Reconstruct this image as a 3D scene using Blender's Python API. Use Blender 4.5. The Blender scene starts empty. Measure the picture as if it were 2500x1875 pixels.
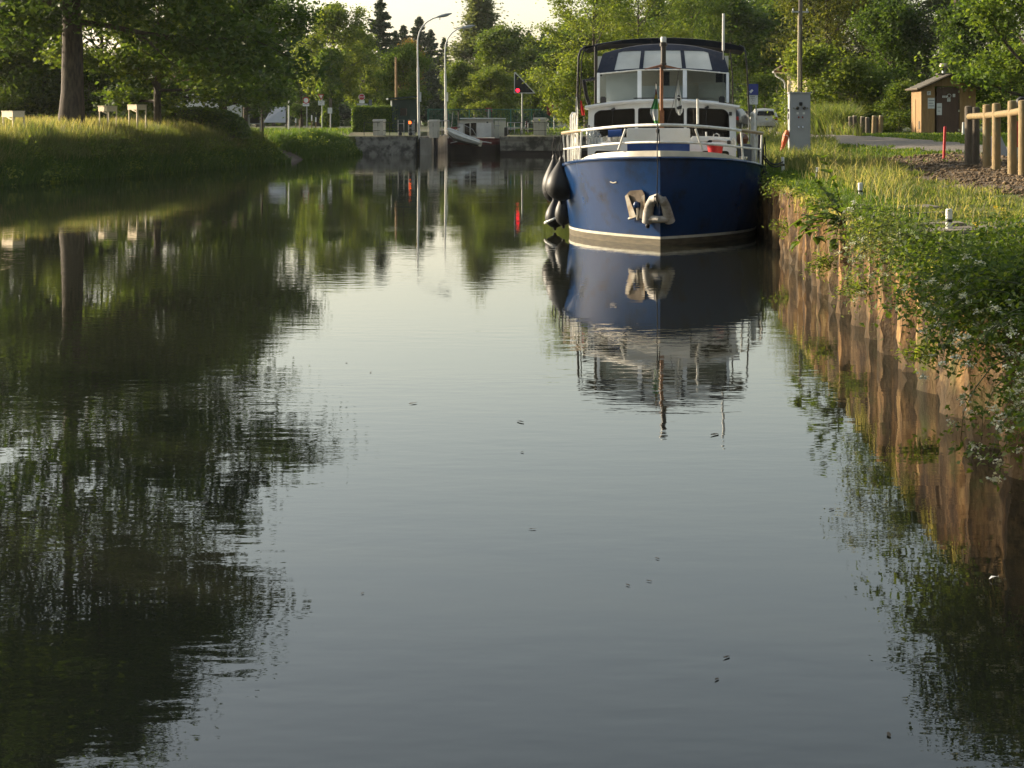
import bpy, bmesh, math, random
import numpy as np
from mathutils import Vector, Matrix
from mathutils.geometry import tessellate_polygon

SC = bpy.context.scene
COL = SC.collection
R = math.radians
rnd = random.Random(7)
rng = np.random.default_rng(7)

# ------------------------------------------------------------------ camera, sky, sun, exposure
F, CX, HY, H = 4200.0, 1250.0, 296.0, 2.34      # focal length and horizon in photograph pixels, eye height in metres
cam = bpy.data.cameras.new('camera')
cam.sensor_width = 36.0
cam.lens = F / 2500.0 * 36.0
cam.shift_y = -(937.5 - HY) / 2500.0
cam.clip_start, cam.clip_end = 0.1, 3000.0
cam_o = bpy.data.objects.new('camera', cam)
COL.objects.link(cam_o)
cam_o.location = (0, 0, H)
cam_o.rotation_euler = (R(90), 0, 0)
SC.camera = cam_o

SUN_AZ = 26.0        # degrees behind the left-hand side
SUN_EL = 17.0
to_sun = Vector((-math.cos(R(SUN_AZ)) * math.cos(R(SUN_EL)), math.sin(R(SUN_AZ)) * math.cos(R(SUN_EL)), math.sin(R(SUN_EL))))
world = bpy.data.worlds.new('World')
SC.world = world
world.use_nodes = True
wn = world.node_tree
wn.nodes.clear()
sky = wn.nodes.new('ShaderNodeTexSky')
sky.sky_type = 'NISHITA'
sky.sun_disc = False
sky.sun_elevation = R(SUN_EL)
sky.sun_rotation = math.atan2(to_sun.x, to_sun.y)
sky.air_density, sky.dust_density, sky.ozone_density = 1.4, 2.0, 1.0
bgn = wn.nodes.new('ShaderNodeBackground')
bgn.inputs['Strength'].default_value = 0.115
wout = wn.nodes.new('ShaderNodeOutputWorld')
hsv = wn.nodes.new('ShaderNodeHueSaturation')          # hazy evening: the whole sky paler
hsv.inputs['Saturation'].default_value = 0.6
wn.links.new(sky.outputs[0], hsv.inputs['Color'])
wn.links.new(hsv.outputs[0], bgn.inputs[0])
wn.links.new(bgn.outputs[0], wout.inputs[0])

sun = bpy.data.lights.new('sun', 'SUN')
sun.energy = 4.8
sun.angle = R(0.6)
sun.color = (1.0, 0.85, 0.63)
sun_o = bpy.data.objects.new('sun', sun)
COL.objects.link(sun_o)
sun_o.location = to_sun * 100
sun_o.rotation_euler = (-to_sun).to_track_quat('-Z', 'Y').to_euler()

SC.view_settings.view_transform = 'Standard'
SC.view_settings.look = 'None'
SC.view_settings.exposure = 1.3
SC.view_settings.gamma = 1.0
SC.view_settings.use_curve_mapping = False
SC.render.engine = 'CYCLES'
cy = SC.cycles
cy.max_bounces, cy.diffuse_bounces, cy.glossy_bounces, cy.transmission_bounces, cy.transparent_max_bounces = 8, 3, 4, 5, 8
cy.caustics_reflective = cy.caustics_refractive = False
cy.use_denoising = True
cy.sample_clamp_indirect = 6.0

# ------------------------------------------------------------------ pixel helpers (photograph pixel + real distance -> point)
def A(px, py, d):
    return Vector(((px - CX) / F * d, d, H - (py - HY) / F * d))
def AX(px, d):
    return (px - CX) / F * d
TH = math.atan(325 / F)                      # the quay runs a little to the right of the view
ST, CT = math.sin(TH), math.cos(TH)
def UV(u, v, z=0.0):
    return Vector((u * CT + v * ST, -u * ST + v * CT, z))
def uv_of(x, y):
    return x * CT - y * ST, x * ST + y * CT
def sm(a, b, t):
    t = np.clip((np.asarray(t, float) - a) / (b - a), 0, 1)
    return t * t * (3 - 2 * t)

# ------------------------------------------------------------------ materials
MATS = {}
def nmat(name):
    m = bpy.data.materials.new(name)
    m.use_nodes = True
    nt = m.node_tree
    nt.nodes.clear()
    out = nt.nodes.new('ShaderNodeOutputMaterial')
    MATS[name] = m
    return m, nt, out
def nd(nt, t, **kw):
    n = nt.nodes.new(t)
    for k, v in kw.items():
        if k.startswith('i_'):
            n.inputs[k[2:].replace('_', ' ')].default_value = v
        else:
            setattr(n, k, v)
    return n
def ramp(nt, stops):
    r = nt.nodes.new('ShaderNodeValToRGB')
    e = r.color_ramp.elements
    while len(e) < len(stops):
        e.new(0.5)
    for el, (p, c) in zip(e, stops):
        el.position = p
        el.color = (*c, 1) if len(c) == 3 else c
    return r
def coords(nt, scale=(1, 1, 1), world=False):
    if world:
        g = nt.nodes.new('ShaderNodeNewGeometry'); o = g.outputs['Position']
    else:
        g = nt.nodes.new('ShaderNodeTexCoord'); o = g.outputs['Object']
    mp = nd(nt, 'ShaderNodeMapping')
    mp.inputs['Scale'].default_value = scale
    nt.links.new(o, mp.inputs['Vector'])
    return mp.outputs[0]
def surf(name, c1, c2=None, rough=0.6, scale=4.0, stretch=(1, 1, 1), bump=0.0, bscale=None, metal=0.0, spec=0.4, world=False, lo=0.35, hi=0.65, c3=None, s3=1.0):
    """plain procedural surface: two tones mixed by noise, an optional third in large blotches, fine relief"""
    m, nt, out = nmat(name)
    b = nd(nt, 'ShaderNodeBsdfPrincipled')
    b.inputs['Roughness'].default_value = rough
    b.inputs['Metallic'].default_value = metal
    b.inputs['Specular IOR Level'].default_value = spec
    c2 = c2 or tuple(x * 0.75 for x in c1)
    v = coords(nt, stretch, world)
    n = nd(nt, 'ShaderNodeTexNoise', i_Scale=scale, i_Detail=6.0, i_Roughness=0.6)
    nt.links.new(v, n.inputs['Vector'])
    rp = ramp(nt, [(lo, c1), (hi, c2)])
    nt.links.new(n.outputs[0], rp.inputs[0])
    col = rp.outputs[0]
    if c3:
        n3 = nd(nt, 'ShaderNodeTexNoise', i_Scale=s3, i_Detail=5.0, i_Roughness=0.65)
        nt.links.new(v, n3.inputs['Vector'])
        r3 = ramp(nt, [(0.48, (0, 0, 0)), (0.62, (1, 1, 1))])
        nt.links.new(n3.outputs[0], r3.inputs[0])
        mx = nd(nt, 'ShaderNodeMixRGB')
        nt.links.new(r3.outputs[0], mx.inputs[0]); nt.links.new(col, mx.inputs[1])
        mx.inputs[2].default_value = (*c3, 1)
        col = mx.outputs[0]
    nt.links.new(col, b.inputs['Base Color'])
    if bump:
        nb = nd(nt, 'ShaderNodeTexNoise', i_Scale=bscale or scale * 3, i_Detail=5.0)
        nt.links.new(v, nb.inputs['Vector'])
        bp = nd(nt, 'ShaderNodeBump', i_Strength=min(1.0, bump), i_Distance=0.02)
        nt.links.new(nb.outputs[0], bp.inputs['Height'])
        nt.links.new(bp.outputs[0], b.inputs['Normal'])
    nt.links.new(b.outputs[0], out.inputs[0])
    return m
def leafmat(name, stops, trans=0.45, rough=0.55, tboost=1.5):
    m, nt, out = nmat(name)
    at = nd(nt, 'ShaderNodeAttribute', attribute_name='tint')
    rp = ramp(nt, stops)
    nt.links.new(at.outputs['Fac'], rp.inputs[0])
    b = nd(nt, 'ShaderNodeBsdfPrincipled')
    b.inputs['Roughness'].default_value = rough
    b.inputs['Specular IOR Level'].default_value = 0.25
    nt.links.new(rp.outputs[0], b.inputs['Base Color'])
    g = nd(nt, 'ShaderNodeMixRGB', blend_type='MULTIPLY')
    g.inputs[0].default_value = 1.0
    g.inputs[2].default_value = (tboost * 1.15, tboost * 1.1, tboost * 0.55, 1)
    nt.links.new(rp.outputs[0], g.inputs[1])
    t = nd(nt, 'ShaderNodeBsdfTranslucent')
    nt.links.new(g.outputs[0], t.inputs[0])
    mx = nd(nt, 'ShaderNodeMixShader')
    mx.inputs[0].default_value = trans
    nt.links.new(b.outputs[0], mx.inputs[1]); nt.links.new(t.outputs[0], mx.inputs[2])
    nt.links.new(mx.outputs[0], out.inputs[0])
    return m
def glass(name, tint=(0.8, 0.85, 0.85), clear=0.55, rough=0.03, body=(0.02, 0.022, 0.025)):
    """thin pane: partly see-through, partly a dark glossy body"""
    m, nt, out = nmat(name)
    b = nd(nt, 'ShaderNodeBsdfPrincipled')
    b.inputs['Base Color'].default_value = (*body, 1)
    b.inputs['Roughness'].default_value = rough
    b.inputs['IOR'].default_value = 1.5
    t = nd(nt, 'ShaderNodeBsdfTransparent')
    t.inputs[0].default_value = (*tint, 1)
    mx = nd(nt, 'ShaderNodeMixShader')
    mx.inputs[0].default_value = clear
    nt.links.new(b.outputs[0], mx.inputs[1]); nt.links.new(t.outputs[0], mx.inputs[2])
    nt.links.new(mx.outputs[0], out.inputs[0])
    return m
def emit(name, c, s):
    m, nt, out = nmat(name)
    e = nd(nt, 'ShaderNodeEmission')
    e.inputs[0].default_value = (*c, 1); e.inputs[1].default_value = s
    nt.links.new(e.outputs[0], out.inputs[0])
    return m

surf('hull_blue', (0.006, 0.029, 0.095), (0.008, 0.035, 0.11), rough=0.22, scale=2.5, spec=0.4, c3=(0.008, 0.018, 0.045), s3=1.3, bump=0.05, bscale=3)
surf('stripe_white', (0.62, 0.60, 0.50), (0.5, 0.47, 0.36), rough=0.5, scale=6)
surf('boot_brown', (0.13, 0.105, 0.06), (0.055, 0.045, 0.03), rough=0.6, scale=3, stretch=(1, 1, 6))
surf('boat_white', (0.66, 0.67, 0.66), (0.58, 0.59, 0.58), rough=0.38, scale=3, c3=(0.60, 0.60, 0.575), s3=2)
surf('frame_white', (0.72, 0.75, 0.78), (0.62, 0.65, 0.68), rough=0.35, scale=5)
surf('cream', (0.52, 0.47, 0.36), (0.42, 0.38, 0.29), rough=0.5, scale=5)
surf('deck_grey', (0.34, 0.33, 0.30), (0.26, 0.25, 0.22), rough=0.8, scale=8)
surf('rail_white', (0.72, 0.71, 0.66), (0.55, 0.53, 0.46), rough=0.4, scale=9)
surf('rail_wood', (0.33, 0.25, 0.15), (0.24, 0.17, 0.09), rough=0.5, scale=6, stretch=(1, 6, 1))
surf('mast_wood', (0.23, 0.09, 0.032), (0.15, 0.055, 0.02), rough=0.4, scale=8, stretch=(6, 6, 1))
surf('canopy_blue', (0.010, 0.014, 0.026), (0.016, 0.022, 0.038), rough=0.85, scale=3, bump=0.4, bscale=7)
surf('black_tube', (0.007, 0.007, 0.009), (0.012, 0.012, 0.015), rough=0.35, scale=4)
surf('fabric_black', (0.006, 0.007, 0.010), (0.011, 0.013, 0.018), rough=0.8, spec=0.2, scale=3, bump=0.3)
surf('fender_black', (0.008, 0.008, 0.0085), (0.014, 0.014, 0.014), rough=0.5, scale=3, spec=0.3, c3=(0.02, 0.02, 0.019), s3=2)
surf('fender_white', (0.66, 0.65, 0.6), (0.45, 0.44, 0.4), rough=0.5, scale=5)
surf('anchor_shade', (0.14, 0.105, 0.07), (0.09, 0.065, 0.042), rough=0.7, scale=9)  # darker tone paints the shade inside the anchor crown
surf('anchor_grey', (0.36, 0.33, 0.27), (0.25, 0.22, 0.17), rough=0.55, scale=9, metal=0.2, c3=(0.2, 0.14, 0.08), s3=5)
surf('bow_fender', (0.45, 0.42, 0.37), (0.30, 0.27, 0.23), rough=0.7, scale=7, c3=(0.2, 0.17, 0.13), s3=4, bump=0.3)
surf('rope_black', (0.012, 0.012, 0.013), (0.03, 0.03, 0.03), rough=0.8, scale=40, bump=0.5)
surf('canvas_blue', (0.012, 0.04, 0.16), (0.02, 0.06, 0.2), rough=0.8, scale=6)
surf('gasket', (0.012, 0.012, 0.013), (0.02, 0.02, 0.02), rough=0.6, scale=4)
surf('chrome', (0.6, 0.6, 0.6), (0.45, 0.45, 0.45), rough=0.2, scale=4, metal=1.0)
surf('red_plastic', (0.42, 0.02, 0.02), (0.34, 0.015, 0.02), rough=0.4, scale=4)
surf('seat_cream', (0.48, 0.45, 0.36), (0.38, 0.35, 0.28), rough=0.6, scale=3)
surf('cover_grey', (0.60, 0.62, 0.62), (0.52, 0.54, 0.54), rough=0.7, scale=2)
surf('film_white', (0.52, 0.52, 0.47), (0.42, 0.42, 0.37), rough=0.3, scale=1.6, bump=0.15, bscale=4)
surf('lamp_dark', (0.05, 0.04, 0.035), (0.03, 0.025, 0.02), rough=0.3, scale=5)
surf('flag_red', (0.5, 0.02, 0.02), (0.42, 0.02, 0.02), rough=0.8, scale=5)
surf('flag_yellow', (0.65, 0.45, 0.03), (0.55, 0.38, 0.03), rough=0.8, scale=5)
surf('flag_green', (0.10, 0.36, 0.11), (0.08, 0.29, 0.09), rough=0.8, scale=5)
surf('flag_white', (0.7, 0.7, 0.66), (0.6, 0.6, 0.56), rough=0.8, scale=5)
surf('flag_black', (0.02, 0.02, 0.022), (0.03, 0.03, 0.03), rough=0.8, scale=5)
surf('grey_box', (0.09, 0.1, 0.11), (0.07, 0.075, 0.085), rough=0.6, scale=3)
glass('cabin_glass', tint=(0.35, 0.33, 0.30), clear=0.45, body=(0.012, 0.011, 0.010))
glass('screen_glass', tint=(0.82, 0.86, 0.86), clear=0.88, body=(0.05, 0.055, 0.06))
glass('clear_plastic', tint=(0.9, 0.92, 0.92), clear=0.6, body=(0.35, 0.36, 0.36), rough=0.15)
surf('interior_dark', (0.035, 0.027, 0.02), (0.05, 0.04, 0.03), rough=0.7, scale=2)

def rust_mat():
    m, nt, out = nmat('rust')
    b = nd(nt, 'ShaderNodeBsdfPrincipled'); b.inputs['Roughness'].default_value = .85; b.inputs['Specular IOR Level'].default_value = .2
    v1 = coords(nt, (1, 1, .10), True); v2 = coords(nt, (1, 1, .6), True); v3 = coords(nt, (1, 1, 1), True)
    def nz(v, s, det=6.0):
        n_ = nd(nt, 'ShaderNodeTexNoise', i_Scale=s, i_Detail=det, i_Roughness=.65); nt.links.new(v, n_.inputs['Vector']); return n_.outputs[0]
    streak = ramp(nt, [(.36, (.018, .012, .009)), (.46, (.075, .042, .022)), (.55, (.23, .125, .046)), (.66, (.40, .275, .12))]); nt.links.new(nz(v1, 5.5, 9.0), streak.inputs[0])
    blot = ramp(nt, [(.42, (0, 0, 0)), (.62, (1, 1, 1))]); nt.links.new(nz(v2, 1.3), blot.inputs[0])
    mx = nd(nt, 'ShaderNodeMixRGB'); nt.links.new(blot.outputs[0], mx.inputs[0]); nt.links.new(streak.outputs[0], mx.inputs[1])
    dk = ramp(nt, [(.35, (.030, .020, .013)), (.5, (.085, .055, .028)), (.68, (.22, .15, .07))]); nt.links.new(nz(v3, 8.0, 8.0), dk.inputs[0]); nt.links.new(dk.outputs[0], mx.inputs[2])
    moss = ramp(nt, [(.55, (0, 0, 0)), (.68, (.8, .8, .8))]); nt.links.new(nz(v3, 2.1), moss.inputs[0])
    m2 = nd(nt, 'ShaderNodeMixRGB'); nt.links.new(moss.outputs[0], m2.inputs[0]); nt.links.new(mx.outputs[0], m2.inputs[1]); m2.inputs[2].default_value = (.075, .08, .022, 1)
    # shadow line at the waterline put into the colour as a dark ragged band
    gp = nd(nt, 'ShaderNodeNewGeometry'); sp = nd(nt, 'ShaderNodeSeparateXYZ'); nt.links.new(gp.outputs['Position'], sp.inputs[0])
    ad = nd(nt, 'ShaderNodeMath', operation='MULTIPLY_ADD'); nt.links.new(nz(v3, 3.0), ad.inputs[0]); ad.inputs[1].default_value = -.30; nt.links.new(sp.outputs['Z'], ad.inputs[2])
    shade_line = ramp(nt, [(0.0, (.75, .75, .75)), (.14, (0, 0, 0))]); nt.links.new(ad.outputs[0], shade_line.inputs[0])
    m3 = nd(nt, 'ShaderNodeMixRGB'); nt.links.new(shade_line.outputs[0], m3.inputs[0]); nt.links.new(m2.outputs[0], m3.inputs[1]); m3.inputs[2].default_value = (.035, .025, .013, 1)
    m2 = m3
    nt.links.new(m2.outputs[0], b.inputs['Base Color'])
    bp = nd(nt, 'ShaderNodeBump', i_Strength=.9, i_Distance=.03); nt.links.new(nz(v2, 16.0), bp.inputs['Height']); nt.links.new(bp.outputs[0], b.inputs['Normal'])
    nt.links.new(b.outputs[0], out.inputs[0])
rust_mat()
surf('concrete', (0.25, 0.235, 0.205), (0.10, 0.092, 0.08), rough=0.85, scale=1.6, bump=0.6, bscale=14, world=True, lo=.42, hi=.58, c3=(0.06, 0.056, 0.048), s3=0.8)
surf('concrete_pale', (0.34, 0.32, 0.28), (0.22, 0.20, 0.17), rough=0.85, scale=1.5, stretch=(1, 1, 0.35), bump=0.5, bscale=14, world=True)
surf('stone_flat', (0.20, 0.17, 0.13), (0.12, 0.10, 0.075), rough=0.9, scale=5, bump=0.7, bscale=20, world=True)
surf('asphalt', (0.085, 0.082, 0.078), (0.065, 0.062, 0.06), rough=0.9, scale=3, bump=0.4, bscale=60, world=True)
surf('gravel', (0.185, 0.155, 0.12), (0.125, 0.105, 0.08), rough=0.95, scale=6, bump=0.7, bscale=50, world=True)
surf('paint_white', (0.7, 0.69, 0.64), (0.55, 0.54, 0.5), rough=0.6, scale=8, world=True)
surf('meadow', (0.070, 0.085, 0.026), (0.045, 0.062, 0.018), rough=0.95, scale=1.4, bump=0.8, bscale=30, world=True, c3=(0.09, 0.075, 0.035), s3=0.35)
surf('bank_earth', (0.085, 0.06, 0.04), (0.05, 0.036, 0.024), rough=0.95, scale=2, bump=0.8, bscale=16, world=True)
surf('soil', (0.145, 0.10, 0.055), (0.08, 0.055, 0.03), rough=0.95, scale=3, bump=0.9, bscale=22, world=True)
surf('soil_clod', (0.18, 0.122, 0.066), (0.09, 0.06, 0.034), rough=0.95, scale=3, bump=0.6, bscale=30, world=True)
surf('bark', (0.085, 0.064, 0.044), (0.032, 0.024, 0.018), rough=0.9, scale=3, stretch=(3, 3, 0.7), bump=0.9, bscale=9)
surf('bark_grey', (0.15, 0.13, 0.10), (0.08, 0.068, 0.052), rough=0.9, scale=3, stretch=(3, 3, 0.7), bump=0.9, bscale=9)
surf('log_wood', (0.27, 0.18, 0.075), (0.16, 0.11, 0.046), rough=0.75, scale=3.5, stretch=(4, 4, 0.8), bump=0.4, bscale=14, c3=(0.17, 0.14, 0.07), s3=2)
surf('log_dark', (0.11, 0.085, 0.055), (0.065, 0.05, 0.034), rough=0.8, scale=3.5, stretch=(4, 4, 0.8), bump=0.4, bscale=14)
surf('log_end', (0.45, 0.38, 0.26), (0.34, 0.28, 0.18), rough=0.8, scale=10)
surf('larch', (0.32, 0.19, 0.072), (0.21, 0.12, 0.045), rough=0.7, scale=3, stretch=(7, 7, 0.6), bump=0.25, bscale=9, c3=(0.27, 0.165, 0.07), s3=2.2)
surf('door_brown', (0.085, 0.045, 0.028), (0.06, 0.032, 0.02), rough=0.6, scale=3, stretch=(5, 5, 0.7))
surf('roof_grey', (0.06, 0.055, 0.045), (0.10, 0.09, 0.07), rough=0.85, scale=5, bump=0.4)
surf('tin', (0.48, 0.44, 0.38), (0.34, 0.30, 0.25), rough=0.4, scale=6, metal=0.7)
surf('cabinet_grey', (0.30, 0.31, 0.325), (0.26, 0.27, 0.28), rough=0.5, scale=2)
surf('cabinet_beige', (0.47, 0.45, 0.39), (0.38, 0.36, 0.31), rough=0.6, scale=3)
surf('galv', (0.34, 0.35, 0.35), (0.26, 0.27, 0.27), rough=0.45, scale=5, metal=0.5)
surf('pole_white', (0.62, 0.61, 0.57), (0.5, 0.49, 0.45), rough=0.5, scale=4)
surf('sign_white', (0.62, 0.62, 0.6), (0.52, 0.52, 0.5), rough=0.5, scale=3)
surf('sign_red', (0.36, 0.02, 0.025), (0.28, 0.018, 0.02), rough=0.5, scale=3)
surf('sign_blue', (0.03, 0.045, 0.20), (0.025, 0.035, 0.16), rough=0.5, scale=3)
surf('sign_black', (0.012, 0.012, 0.013), (0.02, 0.02, 0.02), rough=0.6, scale=3)
surf('red_dull', (0.23, 0.035, 0.03), (0.17, 0.03, 0.025), rough=0.6, scale=3)
surf('green_dark', (0.012, 0.035, 0.026), (0.009, 0.026, 0.02), rough=0.6, scale=2)
surf('green_rail', (0.025, 0.15, 0.10), (0.02, 0.11, 0.075), rough=0.5, scale=3)
surf('iron_dark', (0.035, 0.037, 0.04), (0.05, 0.045, 0.04), rough=0.6, scale=4, metal=0.3)
surf('house_white', (0.56, 0.55, 0.51), (0.48, 0.47, 0.43), rough=0.8, scale=0.8)
surf('house_cream', (0.62, 0.53, 0.33), (0.54, 0.45, 0.27), rough=0.85, scale=1.2, bump=0.3, bscale=30)
surf('roof_tile', (0.22, 0.12, 0.075), (0.15, 0.085, 0.055), rough=0.85, scale=3)
surf('hive_wood', (0.60, 0.50, 0.33), (0.50, 0.40, 0.25), rough=0.7, scale=4, stretch=(1, 4, 4))
surf('orange', (0.62, 0.14, 0.035), (0.5, 0.10, 0.03), rough=0.6, scale=8)
surf('car_white', (0.68, 0.67, 0.63), (0.60, 0.58, 0.52), rough=0.3, scale=2, c3=(0.5, 0.46, 0.38), s3=1.4)
surf('car_dark', (0.02, 0.022, 0.025), (0.03, 0.03, 0.033), rough=0.25, scale=2)
surf('tyre', (0.02, 0.02, 0.02), (0.03, 0.03, 0.03), rough=0.85, scale=5)
surf('tail_red', (0.30, 0.015, 0.015), (0.22, 0.01, 0.012), rough=0.25, scale=5)
surf('barge_maroon', (0.14, 0.028, 0.028), (0.10, 0.02, 0.02), rough=0.5, scale=2, c3=(0.05, 0.02, 0.018), s3=1.5)
surf('barge_black', (0.022, 0.014, 0.013), (0.03, 0.02, 0.018), rough=0.6, scale=2)
surf('alu', (0.62, 0.60, 0.52), (0.5, 0.48, 0.4), rough=0.35, scale=3, metal=0.5)
emit('red_light', (1.0, 0.012, 0.03), 2.2)
emit('orange_light', (1.0, 0.12, 0.02), 2.5)

leafmat('leaf_dark', [(0.0, (0.025, 0.049, 0.010)), (0.5, (0.041, 0.076, 0.014)), (1.0, (0.083, 0.124, 0.021))])
leafmat('leaf_mid', [(0.0, (0.041, 0.073, 0.012)), (0.5, (0.071, 0.112, 0.018)), (1.0, (0.125, 0.161, 0.026))])
leafmat('leaf_light', [(0.0, (0.065, 0.105, 0.017)), (0.5, (0.116, 0.160, 0.025)), (1.0, (0.184, 0.218, 0.037))])
leafmat('leaf_bright', [(0.0, (0.050, 0.090, 0.013)), (0.5, (0.083, 0.132, 0.019)), (1.0, (0.136, 0.185, 0.029))])
leafmat('leaf_yellow', [(0.0, (0.068, 0.088, 0.016)), (0.5, (0.105, 0.125, 0.024)), (1.0, (0.15, 0.155, 0.036))])
leafmat('leaf_grey', [(0.0, (0.065, 0.086, 0.039)), (0.5, (0.098, 0.124, 0.052)), (1.0, (0.143, 0.163, 0.072))])
leafmat('leaf_autumn', [(0.0, (0.10, 0.07, 0.02)), (0.5, (0.16, 0.10, 0.03)), (1.0, (0.2, 0.12, 0.04))])
leafmat('needle', [(0.0, (0.023, 0.044, 0.022)), (0.5, (0.038, 0.064, 0.030)), (1.0, (0.061, 0.088, 0.041))], trans=0.12)
leafmat('needle_warm', [(0.0, (0.023, 0.042, 0.016)), (0.5, (0.039, 0.062, 0.021)), (1.0, (0.072, 0.091, 0.029))], trans=0.18)
leafmat('grass_dry', [(0.0, (0.050, 0.080, 0.02)), (0.45, (0.105, 0.125, 0.042)), (0.8, (0.185, 0.17, 0.078)), (1.0, (0.29, 0.245, 0.13))], trans=0.58, tboost=1.7)
leafmat('grass_green', [(0.0, (0.034, 0.071, 0.011)), (0.6, (0.072, 0.121, 0.018)), (1.0, (0.156, 0.167, 0.036))], trans=0.5, tboost=1.5)
leafmat('flower_white', [(0.0, (0.45, 0.47, 0.38)), (1.0, (0.62, 0.63, 0.55))], trans=0.3, tboost=1.0)
leafmat('flower_yellow', [(0.0, (0.5, 0.35, 0.02)), (1.0, (0.6, 0.45, 0.03))], trans=0.3, tboost=1.0)

# ------------------------------------------------------------------ object helpers
def tag(o, label=None, cat=None, group=None, kind=None):
    for k, v in (('label', label), ('category', cat), ('group', group), ('kind', kind)):
        if v:
            o[k] = v
    return o
def empty(name, loc=(0, 0, 0), rz=0.0, label=None, cat=None, group=None):
    o = bpy.data.objects.new(name, None)
    COL.objects.link(o)
    o.location = loc
    o.rotation_euler = (0, 0, rz)
    return tag(o, label, cat, group)
def link(name, me, parent=None, mats=(), loc=None, rot=None):
    o = bpy.data.objects.new(name, me)
    COL.objects.link(o)
    if mats and not me.materials:
        for m in mats:
            me.materials.append(MATS[m])
    if parent:
        o.parent = parent
    if loc is not None:
        o.location = loc
    if rot is not None:
        o.rotation_euler = rot
    return o
def copy_tree(o, parent=None):
    c = o.copy()
    COL.objects.link(c)
    c.parent = parent
    for ch in list(o.children):
        copy_tree(ch, c)
    return c
def np_mesh(name, V, faces, tint=None, smooth=False):
    """fast mesh from arrays; faces is a list of (M,k) index arrays"""
    me = bpy.data.meshes.new(name)
    V = np.asarray(V, np.float32)
    me.vertices.add(len(V))
    me.vertices.foreach_set('co', V.ravel())
    idx = np.concatenate([np.asarray(f, np.int32).ravel() for f in faces])
    cnt = np.concatenate([np.full(len(f), np.asarray(f).shape[1], np.int32) for f in faces])
    st = np.concatenate([[0], np.cumsum(cnt)[:-1]]).astype(np.int32)
    me.loops.add(len(idx))
    me.loops.foreach_set('vertex_index', idx)
    me.polygons.add(len(cnt))
    me.polygons.foreach_set('loop_start', st)
    me.polygons.foreach_set('loop_total', cnt)
    if smooth:
        me.polygons.foreach_set('use_smooth', np.ones(len(cnt), bool))
    if tint is not None:
        a = me.attributes.new('tint', 'FLOAT', 'POINT')
        a.data.foreach_set('value', np.asarray(tint, np.float32))
    me.update(calc_edges=True)
    return me

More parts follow.
